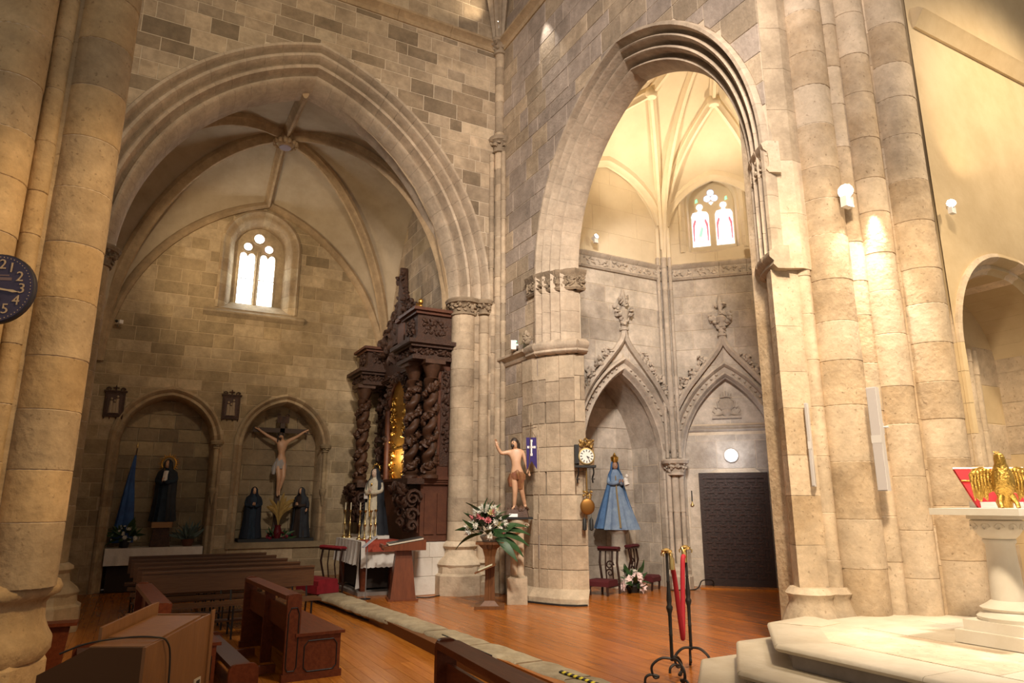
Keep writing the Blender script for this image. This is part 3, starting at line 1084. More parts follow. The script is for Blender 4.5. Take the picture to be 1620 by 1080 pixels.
for i in (0, 1, 3):
    j = (i + 1) % 4
    vault_sector('vault_web', vlt, cor[i], cor[j], K1, zsp[i], zsp[j], ZK1, 9.75 if i == 0 else 9.2, PLAST)
for c, z in zip(cor, zsp):
    MB().sweep(rib_path(c, K1, z, ZK1, 18), RIBP).build('vault_rib', MOULDB, vlt, True)
for yy, za in ((17.0, 8.97), (12.8, 9.75)):
    MB().sweep([(K1[0], yy + (K1[1] - yy) * s, za + (ZK1 - za) * math.sin(s * PI / 2)) for s in [i / 10 for i in range(11)]], RIBP).build('ridge_rib', MOULDB, vlt, True)
wr = Hole(2.13, 3.28, 4.6, 4.6, 4.42)
for sd in (-1, 1):
    path = [FB.p(*wr.pt(-0.10, f / 18, sd), 0.02) for f in range(19)]
    MB().sweep(path, [(-0.1, -0.09), (0.1, -0.09), (0.1, 0.05), (0.03, 0.1), (-0.05, 0.06), (-0.1, 0.0)], up=(0, -1, 0)).build('wall_rib', MOULDB, vlt, True)
mb = MB().lathe([(0.0, 9.50), (0.14, 9.52), (0.20, 9.58), (0.23, 9.66), (0.20, 9.8), (0.1, 9.9)], K1[0], K1[1], 20)
kb = mb.build('keystone', MOULDB, vlt, True)
mb = MB()
for i in range(14):
    a = 2 * PI * i / 14
    mb.ball((K1[0] + 0.24 * math.cos(a), K1[1] + 0.24 * math.sin(a), 9.6), 0.05, 0.05, 0.07, 6, 4)
mb.build('keystone_leaves', MOULDB, kb, True)
MB().lathe([(0.0, 9.485), (0.13, 9.49), (0.13, 9.53), (0.0, 9.53)], K1[0], K1[1], 18).build('keystone_shield', mat('faded_mauve', (0.30, 0.24, 0.27), 0.8), kb)
# ------------------------------------------------------------------ polygonal chapel behind the second arch
V2 = [(6.82, 11.17), (9.83, 11.17), (11.49, 9.51), (11.49, 6.9), (9.83, 5.35), (6.82, 5.35)]
S7 = math.sqrt(0.5)
FS = Fr((0, 11.17), (1, 0), (0, -1))
FD = Fr(V2[1], (S7, -S7), (-S7, -S7))
nS = Hole(8.62, 1.0, ZF - 0.3, 2.45, 1.78)
dA = Hole(1.15, 0.92, ZF - 0.3, 2.45, 1.72)
wn2h = Hole(1.12, 0.62, 7.02, 8.22, 0.75)
nSo, dAo, w2o = nS.grown(0.28), dA.grown(0.28), wn2h.grown(0.10)
ws = backing('wall_chapel_side', FS, 6.82, 9.83, -0.3, 10.2, [nSo], MORT, 0.05)
ws['label'] = 'side wall of the polygonal chapel with the statue niche'
ashlar(ws, FS, 6.82, 9.83, ZF, 6.4, [nSo], GRY, [2, 2], course=(0.36, 0.46), width=(0.5, 0.9), seed=41, proud=(0.001, 0.006), gap=0.004)
ashlar(ws, FS, 6.82, 9.83, 6.7, 9.8, [], [PLASTW], [1], course=(0.5, 0.6), width=(0.8, 1.2), seed=42, proud=(0.001, 0.004), gap=0.002, name='upper_stone')
wd = backing('wall_chapel_door', FD, 0, 2.35, -0.3, 10.2, [dAo, w2o], MORT, 0.05)
wd['label'] = 'canted chapel wall with the door arch and stained glass window'
ashlar(wd, FD, 0, 2.35, ZF, 6.4, [dAo], GRY, [2, 2], course=(0.36, 0.46), width=(0.5, 0.9), seed=43, proud=(0.001, 0.006), gap=0.004)
ashlar(wd, FD, 0, 2.35, 6.7, 9.8, [w2o], [PLASTW], [1], course=(0.5, 0.6), width=(0.8, 1.2), seed=44, proud=(0.001, 0.004), gap=0.002, name='upper_stone')
for i in (2, 3, 4):
    a, b = Vector(V2[i]), Vector(V2[i + 1])
    d = (b - a)
    L = d.length
    d.normalize()
    f = Fr((a.x, a.y), (d.x, d.y), (d.y, -d.x))
    wk = backing('wall_chapel_apse' if i == 2 else 'wall_chapel_far', f, 0, L, -0.3, 10.2, [], PLASTW, 0.05)
pB = [(0.28, 0.05), (0.28, -0.05), (0.24, -0.08), (0.21, -0.03), (0.19, 0.02), (0.12, 0.02), (0.10, -0.02), (0.07, -0.03), (0.04, 0.01), (0.03, 0.07), (0.0, 0.09), (0.0, 0.24), (0.28, 0.24)]
arch_blocks(ws, FS, nS, pB, 9, [MOULDG], seed=12, jamb=ZF)
arch_blocks(wd, FD, dA, pB, 9, [MOULDG], seed=13, jamb=ZF)
# pearl ornament in the hollow of each arch
for par, f, h in ((ws, FS, nS), (wd, FD, dA)):
    mb = MB()
    for sd in (-1, 1):
        for k in range(15):
            u, v = h.pt(0.155, 0.05 + 0.92 * k / 15, sd)
            mb.ball(f.p(u, v, 0.0), 0.028, 0.028, 0.028, 6, 4)
    mb.build('bead_ornament', MOULDG, par, True)
# ogee hoods with crockets and finials
for par, f, h, sdv in ((ws, FS, nS, 1), (wd, FD, dA, 2)):
    az = h.zs + h.h
    for sd in (-1, 1):
        P = [h.pt(0.36, 0.12, sd), h.pt(0.36, 0.36, sd), h.pt(0.37, 0.58, sd), h.pt(0.40, 0.76, sd), (h.c + sd * 0.10, az + 0.62), (h.c, az + 0.92)]
        path = catmull([f.p(u, v, 0.05) for u, v in P], 6)
        MB().sweep(path, [(-0.045, -0.06), (0.045, -0.06), (0.06, 0.04), (0.0, 0.09), (-0.06, 0.04)], up=(f.n[0], f.n[1], 0)).build('ogee_hood', MOULDG, par, True)
        u, v = h.pt(0.36, 0.12, sd)
        MB().lathe([(0.02, v - 0.16), (0.07, v - 0.12), (0.10, v - 0.04), (0.11, v + 0.04), (0.04, v + 0.10)], f.p(u, 0, 0.05)[0], f.p(u, 0, 0.05)[1], 10).build('label_stop', MOULDG, par, True)
        for k in range(7):
            fr0 = 0.24 + 0.098 * k
            u, v = h.pt(0.50 + (0.05 if k == 6 else 0), fr0, sd)
            mb = MB()
            foliage(mb, lambda rg: f.p(u + rg.uniform(-0.10, 0.10), v + rg.uniform(-0.10, 0.10), 0.04 + rg.uniform(0, 0.06)), 26, k * 7 + sdv, (0.024, 0.055))
            mb.build('crocket', MOULDG, par, True)
    z0 = az + 0.86
    cx, cy, _ = f.p(h.c, 0, 0.06)
    fin = MB().lathe([(0.03, z0 - 0.08), (0.05, z0), (0.10, z0 + 0.02), (0.10, z0 + 0.06), (0.06, z0 + 0.09), (0.09, z0 + 0.3), (0.12, z0 + 0.42), (0.05, z0 + 0.5), (0.04, z0 + 0.6), (0.07, z0 + 0.72), (0.02, z0 + 0.92)], cx, cy, 10).build('finial', MOULDG, par, True)
    mb = MB()
    def PF(rg):
        t = rg.random()
        if t < 0.62:
            sdx = rg.choice((-1, 1))
            q = rg.random()
            return f.p(h.c + sdx * (0.05 + 0.17 * q), z0 + 0.28 + 0.20 * q + rg.uniform(-0.08, 0.08), 0.07 + rg.uniform(-0.03, 0.05))
        if t < 0.82:
            return f.p(h.c + rg.uniform(-0.11, 0.11), z0 + 0.66 + rg.uniform(-0.05, 0.10), 0.08)
        return f.p(h.c + rg.uniform(-0.07, 0.07), z0 + rg.uniform(0.1, 0.6), 0.11)
    foliage(mb, PF, 60, 5 + sdv, (0.028, 0.055))
    mb.build('finial_leaves', MOULDG, fin, True)
# frieze band
def frieze(par, f, u0, u1):
    for a in range(4):
        l0 = u0 + (u1 - u0) * a / 4 + 0.004
        l1 = u0 + (u1 - u0) * (a + 1) / 4 - 0.004
        o = MB().rings([[f.p(t, z, w) for w, z in [(-0.05, 6.38), (0.05, 6.38), (0.08, 6.42), (0.03, 6.45), (0.03, 6.63), (0.07, 6.66), (0.10, 6.71), (0.03, 6.76), (-0.05, 6.76)]] for t in (l0, l1)]).build('frieze_block', MOULDG, par, True)
        mb = MB()
        foliage(mb, lambda rg: f.p(rg.uniform(l0 + 0.05, l1 - 0.05), 6.54 + rg.uniform(-0.06, 0.06), 0.035), 22, 3 + a, (0.02, 0.04))
        mb.build('frieze_carving', MOULDG, o, True)
frieze(ws, FS, 6.86, 9.78)
frieze(wd, FD, 0.05, 2.33)
# corner shaft cluster between the two arches
for dx, dy, r in ((-0.05, -0.06, 0.065), (-0.17, 0.0, 0.04), (0.04, -0.15, 0.04)):
    drums(ws, 9.80 + dx, 11.12 + dy, r, 2.5, 6.9, [MOULDG], seed=4, n=10, h=(0.5, 0.7))
    drums(ws, 9.80 + dx, 11.12 + dy, r + 0.01, 0.35, 2.2, [MOULDG], seed=4, n=10, h=(0.5, 0.7))
for cx, cy in ((9.76, 11.05), (11.42, 9.50)):
    capital(ws, cx, cy, 0.15, 0.24, 2.18, 2.48, MOULDG, 7, 14)
    MB().lathe([(0.24, ZF), (0.24, 0.18), (0.2, 0.22), (0.2, 0.3), (0.15, 0.36), (0.15, 0.42)], cx, cy, 8).build('shaft_base', MOULDG, ws)
drums(ws, 11.42, 9.50, 0.10, 0.36, 2.2, [MOULDG], seed=6, n=10)
drums(ws, 11.42, 9.50, 0.08, 2.5, 6.9, [MOULDG], seed=7, n=10)
# inside of the statue niche
nw = struct(MB().box(7.5, 9.75, 12.3, 12.45, ZF, 4.4).build('wall_niche_side', MORT), 'grey ashlar lining of the statue niche')
ashlar(nw, Fr((0, 12.29), (1, 0), (0, -1)), 7.6, 9.66, ZF, 4.3, [], GRY, [2, 1], course=(0.36, 0.46), width=(0.5, 0.8), seed=45, gap=0.004)
for xx, sn in ((7.62, 1), (9.62, -1)):
    f = Fr((xx, 0), (0, 1), (sn, 0))
    MB().box(min(xx, xx - 0.1 * sn), max(xx, xx - 0.1 * sn), 11.4, 12.3, ZF, 4.3).build('niche_cheek', MORT, nw)
    ashlar(nw, f, 11.42, 12.28, ZF, 4.2, [], GRY, [2, 1], course=(0.36, 0.46), width=(0.45, 0.8), seed=46, gap=0.004)
mb = MB()
rows = []
for yv in (11.38, 12.30):
    rows.append([(nS.pt(0.02, f / 10, -1)[0], yv, nS.pt(0.02, f / 10, -1)[1]) for f in range(11)] + [(nS.pt(0.02, f / 10, 1)[0], yv, nS.pt(0.02, f / 10, 1)[1]) for f in range(9, -1, -1)])
mb.rings(rows, cap=False, closed=False).build('niche_soffit', GRY[0], nw, True)
# tympanum wall round the door, set back in the arch
FT = Fr((V2[1][0] + S7 * 0.24, V2[1][1] + S7 * 0.24), (S7, -S7), (-S7, -S7))
wt = struct(MB().extr([FT.p(0.0, ZF), FT.p(2.35, ZF), FT.p(2.35, 4.6), FT.p(0.0, 4.6)], (S7 * 0.2, S7 * 0.2, 0)).build('wall_tympanum', MORT), 'pale grey wall filling the door arch')
dh = Hole(1.15, 0.67, ZF - 0.1, 2.24, 0.0001)
ashlar(wt, FT, 0.2, 2.1, ZF, 3.0, [dh], GRY[1:] + GRY[:1], [3, 1], course=(0.5, 0.62), width=(0.6, 1.0), seed=47, gap=0.003, proud=(0.001, 0.006))
MB().rings([[FT.p(t, z, w_) for w_, z in [(0, 3.06), (0.03, 3.07), (0.05, 3.11), (0.02, 3.13), (0.04, 3.17), (0, 3.2)]] for t in (0.2, 2.1)]).build('tympanum_string', MOULDG, wt, True)
ashlar(wt, FT, 0.2, 2.1, 3.22, 4.3, [], [GRY[1]], [1], course=(0.5, 0.6), width=(0.9, 1.2), seed=48, gap=0.002, proud=(0.001, 0.003), name='tympanum_stone')
# carved coat of arms relief above the door
mb = MB()
c = 1.13
def rp(u, v, w=0.02):
    return FT.p(c + u, v, w)
mb.obox(rp(0, 3.36, 0.03), 0.60, 0.05, 0.05, rotz(-PI / 4))
mb.ball(rp(0, 3.62, 0.02), 0.16, 0.05, 0.15, 10, 6, rotz(-PI / 4))
mb.ball(rp(0, 3.46, 0.02), 0.10, 0.05, 0.10, 8, 6, rotz(-PI / 4))
for sd in (-1, 1):
    mb.tube([rp(sd * 0.10, 3.42), rp(sd * 0.2, 3.42), rp(sd * 0.27, 3.5), rp(sd * 0.24, 3.58), rp(sd * 0.19, 3.55)], 0.022, 6)
    mb.tube([rp(sd * 0.28, 3.40), rp(sd * 0.12, 3.43), rp(sd * 0.05, 3.52)], 0.028, 6)
    mb.tube([rp(sd * 0.15, 3.56), rp(sd * 0.18, 3.68), rp(sd * 0.12, 3.74)], 0.02, 6)
mb.tube([rp(-0.12, 3.78), rp(0, 3.80), rp(0.12, 3.78)], 0.02, 6)
for k in range(-2, 3):
    mb.tube([rp(k * 0.045, 3.79), rp(k * 0.055, 3.86 + 0.03 * (2 - abs(k)))], 0.014, 5)
mb.build('coat_of_arms', MOULDG, wt, True)
# second window
wn2 = struct(MB().extr([FD.p(0.4, 7.0, -0.33), FD.p(1.85, 7.0, -0.33), FD.p(1.85, 9.05, -0.33), FD.p(0.4, 9.05, -0.33)], (S7 * 0.1, S7 * 0.1, 0)).build('window_2', PLASTW), 'two-light stained glass window with red and green figures')
arch_blocks(wd, FD, wn2h, [(0.10, 0.0), (0.10, -0.03), (0.05, -0.05), (0.0, 0.0), (-0.03, 0.1), (-0.08, 0.12), (-0.12, 0.33), (0.10, 0.33)], 7, [PLASTW], seed=14, jamb=7.02)
RG = [stained('glass_white', (16, [(0, (0.95, 0.97, 1.0)), (0.85, (0.8, 0.85, 0.7)), (0.95, (0.6, 0.7, 0.9))]), 1.9),
      emit('glass_red', (0.85, 0.12, 0.15), 1.2), emit('glass_green', (0.25, 0.75, 0.4), 1.2), emit('glass_blue', (0.45, 0.6, 0.95), 1.3), emit('glass_robe', (0.85, 0.72, 0.52), 1.2)]
def gp(pts, w, m, par, name):
    MB().extr([FD.p(u, v + 0.27, w) for u, v in pts], (S7 * 0.012, S7 * 0.012, 0)).build(name, m, par)
for k, cu in enumerate((0.86, 1.38)):
    hw = 0.19
    body = [(cu - hw, 6.98), (cu + hw, 6.98), (cu + hw, 7.72), (cu + hw * 0.8, 7.80), (cu + 0.05, 7.82), (cu + 0.03, 7.86)] + [(cu + 0.075 * math.cos(a), 7.93 + 0.075 * math.sin(a)) for a in [(-0.3 + i * 0.52) for i in range(8)]] + [(cu - 0.03, 7.86), (cu - 0.05, 7.82), (cu - hw * 0.8, 7.80), (cu - hw, 7.72)]
    gp(body, -0.318, RG[0], wn2, 'pane')
    for sd in (-1, 1):
        gp([(cu + sd * 0.14, 7.10), (cu + sd * 0.165, 7.10), (cu + sd * 0.17, 7.5), (cu + sd * 0.12, 7.64), (cu + sd * 0.09, 7.60), (cu + sd * 0.13, 7.45)], -0.312, RG[1], wn2, 'red_pane')
    fig = [(cu - 0.09, 7.06), (cu + 0.08, 7.06), (cu + 0.06, 7.28), (cu + 0.07, 7.4), (cu + 0.035, 7.48), (cu + 0.035, 7.55), (cu - 0.03, 7.55), (cu - 0.035, 7.47), (cu - 0.08, 7.38)]
    gp(fig, -0.311, RG[4], wn2, 'figure_pane')
    gp([(cu - 0.05, 7.22), (cu + 0.01, 7.2), (cu + 0.06, 7.40), (cu + 0.02, 7.45)], -0.308, RG[2] if k == 0 else RG[3], wn2, 'robe_pane')
    for sd in (-1, 1):
        gp([(cu + sd * 0.10, 7.0), (cu + sd * 0.17, 7.0), (cu + sd * 0.17, 7.09), (cu + sd * 0.12, 7.08)], -0.311, RG[3], wn2, 'blue_pane')
for cu, cv in ((1.04, 8.12), (1.20, 8.12), (1.12, 8.26)):
    gp([(cu + 0.075 * math.cos(i * PI / 8), cv + 0.075 * math.sin(i * PI / 8)) for i in range(16)], -0.318, RG[3], wn2, 'roundel_pane')
    gp([(cu + 0.03 * math.cos(i * PI / 4), cv + 0.03 * math.sin(i * PI / 4)) for i in range(8)], -0.312, RG[4], wn2, 'roundel_centre')
gp([(1.07, 8.02), (1.12, 7.96), (1.17, 8.02), (1.12, 8.04)], -0.318, RG[0], wn2, 'pane')
for cu in (0.80, 1.45):
    gp([(cu - 0.03, 8.04), (cu + 0.03, 8.06), (cu + 0.02, 8.14), (cu - 0.02, 8.12)], -0.318, RG[2], wn2, 'green_pane')
# vault of the polygonal chapel
K2 = (8.6, 7.87)
ZK2 = 10.45
v2 = struct(vault_sector('ceiling_apse', None, V2[1], V2[2], K2, 6.8, 6.8, ZK2, 8.75, PLASTW), 'pale star vault of the polygonal chapel')
RIB2 = [(-0.085, 0.08), (-0.085, -0.03), (-0.05, -0.06), (-0.03, -0.14), (0.03, -0.14), (0.05, -0.06), (0.085, -0.03), (0.085, 0.08)]
for i in (0, 2, 3, 4, 5):
    a, b = V2[i], V2[(i + 1) % 6]
    vault_sector('vault_web', v2, a, b, K2, 6.8, 6.8, ZK2, 9.5 if i == 5 else 8.9, PLASTW)
RIBM = mat('rib_cream', (0.74, 0.64, 0.47), 0.9, col2=(0.64, 0.54, 0.38), scale=2, bump=0.2)
def web_z(A, B, K, zs, zk, zap, p):
    """height of a web cell above plan point p"""
    d = (A[0] - K[0]) * (B[1] - K[1]) - (B[0] - K[0]) * (A[1] - K[1])
    wa = ((p[0] - K[0]) * (B[1] - K[1]) - (B[0] - K[0]) * (p[1] - K[1])) / d
    wb = ((A[0] - K[0]) * (p[1] - K[1]) - (p[0] - K[0]) * (A[1] - K[1])) / d
    sK = 1 - wa - wb
    i = wb / max(1e-6, wa + wb)
    zr = rib_z(sK, zs, zk)
    zm = max(zr, zap + (zk - zap) * math.sin(sK * PI / 2))
    return zr + (zm - zr) * arc_g(-1 + 2 * i)
def lerp2(a, b, t):
    return (a[0] + (b[0] - a[0]) * t, a[1] + (b[1] - a[1]) * t)
for a in V2:
    MB().sweep(rib_path(a, K2, 6.8, ZK2, 22), RIB2).build('vault_rib', RIBM, v2, True)
for i in range(5):
    a, b = V2[i], V2[i + 1]
    zap = 8.75 if i == 1 else 8.9
    mid = lerp2(a, b, 0.5)
    bs = lerp2(mid, K2, 0.45)
    wz = lambda p: web_z(a, b, K2, 6.8, ZK2, zap, p)
    for c_ in (a, b):
        MB().sweep([(lambda q: (q[0], q[1], wz(q) - 0.02))(lerp2(c_, bs, min(1.0, max(0.004, (k / 20) ** 1.6)))) for k in range(21)], RIB2).build('tierceron_rib', RIBM, v2, True)
    MB().sweep([(lambda q: (q[0], q[1], wz(q) - 0.02))(lerp2(bs, K2, 0.999 * k / 8)) for k in range(9)], RIB2).build('lierne_rib', RIBM, v2, True)
    zb = wz(bs)
    MB().lathe([(0.0, zb - 0.2), (0.10, zb - 0.19), (0.14, zb - 0.13), (0.13, zb - 0.02), (0.08, zb + 0.05)], bs[0], bs[1], 12).build('boss', RIBM, v2, True)
    # wall rib
    MB().sweep([(lambda q: (q[0], q[1], wz(q) - 0.02))(lerp2(lerp2(a, b, 0.006 + 0.988 * k / 24), K2, 0.02)) for k in range(25)], RIB2).build('wall_rib', RIBM, v2, True)
MB().lathe([(0.0, ZK2 - 0.25), (0.16, ZK2 - 0.23), (0.2, ZK2 - 0.12), (0.1, ZK2 + 0.05)], K2[0], K2[1], 14).build('boss', RIBM, v2, True)
for (cx, cy) in (V2[1], V2[2]):
    for dx, dy in ((-0.05, -0.08), (-0.14, -0.02), (0.02, -0.16)):
        MB().lathe([(0.05, 6.7), (0.05, 7.6)], cx + dx * 1.1, cy + dy * 1.1, 8).build('wall_shaft', RIBM, v2, True)

# ------------------------------------------------------------------ right-hand compound pillar
rpil = thing('clustered_pillar', 'honey stone clustered pillar rising beside the white marble lectern', 'pillar', (7.0, 4.8, 0.0))
inv = Vector((-7.0, -4.8, 0))
def rdrum(cx, cy, r, sd, n=20, z0=0.40, mats=PIL, h=(0.40, 0.62)):
    drums(rpil, cx - 7.0, cy - 4.8, r, z0, 16.0, mats, seed=sd, n=n, h=h)
rdrum(6.90, 4.98, 0.255, 101)
rdrum(7.40, 4.68, 0.20, 102)
rdrum(7.77, 4.45, 0.25, 103)
rdrum(6.60, 5.10, 0.09, 104, 14)
rdrum(7.16, 4.84, 0.15, 105, 14)
rdrum(7.62, 4.60, 0.14, 106, 14)
MB().prism([(6.45 - 7, 5.2 - 4.8), (6.9 - 7, 5.05 - 4.8), (7.4 - 7, 4.75 - 4.8), (7.85 - 7, 4.45 - 4.8), (8.1 - 7, 4.5 - 4.8), (8.1 - 7, 5.6 - 4.8), (6.5 - 7, 5.75 - 4.8)], -0.3, 16).build('core', PIL[1], rpil)
for cx, cy, r in ((6.60, 5.10, 0.13), (6.36, 5.22, 0.2)):
    MB().lathe([(r + 0.12, 0.3), (r + 0.10, 0.42), (r + 0.02, 0.58), (r + 0.02, 0.64), (r + 0.05, 0.68), (r, 0.74)], cx - 7, cy - 4.8, 12).build('base_moulding', PIL[0], rpil, True)

# ------------------------------------------------------------------ chancel wall to the right
FC = Fr((0, 4.2), (1, 0), (0, -1))
hc = Hole(9.25, 1.12, 0.0, 3.35, 1.02)
hco = hc.grown(0.22)
wc = backing('wall_chancel', FC, 7.9, 15, 0, 16, [hco], PLASTC, 0.05)
wc['label'] = 'golden plastered chancel wall with a low arched recess'
arch_blocks(wc, FC, hc, [(0.22, 0.03), (0.22, -0.03), (0.17, -0.05), (0.13, 0.0), (0.11, 0.08), (0.06, 0.07), (0.04, 0.12), (0.0, 0.14), (0.0, 0.9), (0.22, 0.9)], 9, [PIL[0], PLASTC], seed=15, jamb=0.48)
MB().rings([[FC.p(t, 7.58 + b, a) for a, b in [(-0.05, -0.14), (0.03, -0.14), (0.12, 0.0), (0.16, 0.04), (0.10, 0.1), (-0.05, 0.16)]] for t in (8.0, 13.0)]).build('string_course', PLASTC, wc, True)
wcr_ = struct(MB().box(7.9, 10.6, 5.05, 5.2, 0.3, 4.6).build('wall_recess', PLASTC), 'back of the arched chancel recess')
ashlar(wcr_, Fr((0, 5.05), (1, 0), (0, -1)), 8.0, 10.5, 0.48, 4.5, [], [PLASTC, PIL[0]], [2, 1], course=(0.45, 0.6), width=(0.8, 1.2), seed=52, gap=0.003, proud=(0.001, 0.004))
drums(wcr_, 9.55, 5.02, 0.09, 0.5, 3.6, [PIL[0]], seed=7, n=12, h=(0.6, 0.9))
drums(wcr_, 9.75, 5.02, 0.06, 0.5, 3.6, [PIL[0]], seed=8, n=12, h=(0.6, 0.9))

# ------------------------------------------------------------------ stepped altar platform
def stepped(name, poly, z0, z1, label, slabs, seed):
    rgs = random.Random(seed)
    c = (sum(p[0] for p in poly) / len(poly), sum(p[1] for p in poly) / len(poly))
    ins = lambda k: [(p[0] + k * (1 if p[0] < 6 else 0) , p[1] - k * (1 if p[1] > 4 else 0)) for p in poly]
    body = struct(MB().prism(ins(0.07), z0, z1 - 0.055).build(name, STEPR), label)
    return body
tops = []
polys = [([(4.02, -3), (4.02, 4.42), (5.02, 5.42), (6.5, 5.42), (6.5, -3)], -0.05, 0.13),
         ([(4.38, -3), (4.38, 4.32), (5.28, 5.20), (6.5, 5.20), (6.5, -3)], 0.13, 0.305),
         ([(4.74, -3), (4.74, 4.25), (5.52, 5.02), (6.2, 5.12), (6.35, 4.9), (14, 4.9), (14, -3)], 0.305, 0.48)]
for i, (pl, z0, z1) in enumerate(polys):
    b = stepped('floor_step' if i < 2 else 'floor_platform', pl, z0, z1, ['lowest pale stone step of the altar platform', 'middle pale stone step of the altar platform', 'top of the pale stone altar platform'][i], 4, i)
    rgs = random.Random(80 + i)
    # nosing slabs along the visible edges
    edges = [(pl[1], pl[0]), (pl[2], pl[1]), (pl[3], pl[2])]
    nos = [(0.0, -0.058), (0.018, -0.050), (0.032, -0.028), (0.022, -0.008), (0.0, 0.0), (-0.42, 0.0), (-0.42, -0.058)]
    for e, (a, q) in enumerate(edges):
        a, q = Vector(a), Vector(q)
        d = q - a
        L = d.length
        d.normalize()
        n_ = Vector((-d.y, d.x))
        if n_.dot(a - Vector((8, 1.5))) < 0:
            n_ = -n_
        k = max(1, round(L / 1.3))
        for t in range(k):
            t0, t1 = L * t / k + 0.002, L * (t + 1) / k - 0.002
            # mitred ends keep neighbours from overlapping
            rings = []
            for tt, endk in ((t0, 1 if t == 0 else 0), (t1, -1 if t == k - 1 else 0)):
                rr = []
                for ww, zz in nos:
                    sh = -ww * 0.41 * endk if ww < 0 else 0
                    p = a + d * (tt + sh) + n_ * ww
                    rr.append((p.x, p.y, z1 + zz))
                rings.append(rr)
            MB().rings(rings).build('nosing_slab', STEP, b, True)
    if i == 2:
        for xi in range(5):
            for yi in range(6):
                x0 = 5.2 + xi * 0.85
                y0 = 4.42 - yi * 0.8
                x1, y1 = x0 + 0.845, y0 - 0.795
                q = [(x0, y1), (x1, y1), (x1, y0), (x0, y0)]
                MB().prism(q, z1 - 0.058, z1 - 0.002 + rgs.uniform(-0.002, 0)).build('paving_slab', rgs.choice([STEP, PIL[0], STEP]), b)
        MB().prism([(4.95, -3), (4.95, 4.2), (5.55, 4.75), (6.2, 4.88), (14, 4.85), (14, -3)], z1 - 0.056, z1 - 0.006).build('paving_slab', STEP, b)

# ------------------------------------------------------------------ left-hand pillar in the foreground
lpil = thing('clustered_pillar', 'ochre stone clustered pillar in the foreground carrying the blue clock', 'pillar', (-1.05, 6.8, ZL))
LP = [mat('pillar_amber', (0.55, 0.405, 0.235), 0.88, col2=(0.40, 0.275, 0.14), scale=1.8, rnd=0.1, bump=0.6, bscale=16, pits=0.5),
      mat('pillar_amber_grey', (0.49, 0.375, 0.24), 0.9, col2=(0.35, 0.255, 0.15), scale=2.0, rnd=0.12, bump=0.7, bscale=16, pits=0.6)]
for cx, cy, r, sd, n in ((-0.70, 6.52, 0.235, 111, 22), (-0.985, 6.36, 0.075, 112, 12), (-1.25, 6.25, 0.21, 113, 20), (-1.62, 6.4, 0.2, 114, 20), (-0.85, 7.05, 0.2, 115, 18)):
    drums(lpil, cx + 1.05, cy - 6.8, r, 1.18, 16.2, LP, seed=sd, n=n, h=(0.36, 0.5))
MB().lathe([(0.47, 1.0), (0.47, 16.2)], 0, 0, 12).build('core', LP[1], lpil)
lb = MB().lathe([(0.57, 0.0), (0.57, 0.62), (0.55, 0.66)], 0.0, 0.0, 8, PI / 8 + 0.35)
lb.build('plinth', LP[0], lpil)
MB().lathe([(0.55, 0.64), (0.585, 0.70), (0.585, 0.78), (0.55, 0.84), (0.52, 0.92), (0.51, 1.04), (0.535, 1.08), (0.595, 1.11), (0.61, 1.16), (0.59, 1.20), (0.55, 1.22), (0.53, 1.26), (0.50, 1.30)], 0, 0, 28).build('base_moulding', LP[0], lpil, True)
# ------------------------------------------------------------------ long benches in the left chapel
def make_bench(L):
    t = thing('bench', '', 'bench')
    MB().box(0, L, -0.02, 0.02, 0.60, 0.86).build('backrest', BENCH, t)
    MB().box(0, L, -0.045, 0.03, 0.86, 0.885).build('back_rail', BENCH, t)
    MB().box(-0.02, L + 0.03, -0.44, -0.10, 0.435, 0.465).build('seat', BENCH, t)
    MB().box(0.05, L - 0.05, -0.02, 0.16, 0.17, 0.195).build('kneeler', BENCH, t)
    for x in (0.10, L / 2, L - 0.10):
        mb = MB()
        mb.tube([(x, -0.42, 0.43), (x, -0.40, 0.0)], 0.014, 6)
        mb.tube([(x, -0.06, 0.43), (x, 0.0, 0.62), (x, 0.01, 0.80)], 0.014, 6)
        mb.tube([(x, -0.06, 0.43), (x, 0.05, 0.0)], 0.014, 6)
        mb.tube([(x, -0.42, 0.425), (x, -0.06, 0.425)], 0.012, 6)
        mb.tube([(x, -0.40, 0.12), (x, 0.14, 0.15)], 0.012, 6)
        mb.build('leg_frame', IRON, t)
    return t
bench0 = None
for i in range(5):
    L = 2.30
    o = make_bench(L) if i == 0 else copy_tree(bench0)
    if i == 0:
        bench0 = o
    o.location = (0.18 - 0.045 * i, 10.95 + 0.82 * i, ZL)
    o['label'] = ['nearest of the five long oak benches, broad backrest in full view', 'second long oak bench from the front of the five in the chapel', 'middle one of the five long oak benches in the chapel', 'fourth long oak bench from the front, second from the niches', 'farthest long oak bench, closest to the white-clothed niche altar'][i]
    o['category'] = 'bench'
    o['group'] = 'long benches in the left chapel'


# ------------------------------------------------------------------ mahogany pews (run along y, facing +x)
def roundtop(x0, x1, z0, z1, r):
    pts = [(x0, z0), (x1, z0)]
    for i in range(5):
        a = i / 4 * PI / 2
        pts.append((x1 - r + r * math.cos(a), z1 - r + r * math.sin(a)))
    for i in range(5):
        a = PI / 2 + i / 4 * PI / 2
        pts.append((x0 + r + r * math.cos(a), z1 - r + r * math.sin(a)))
    return pts


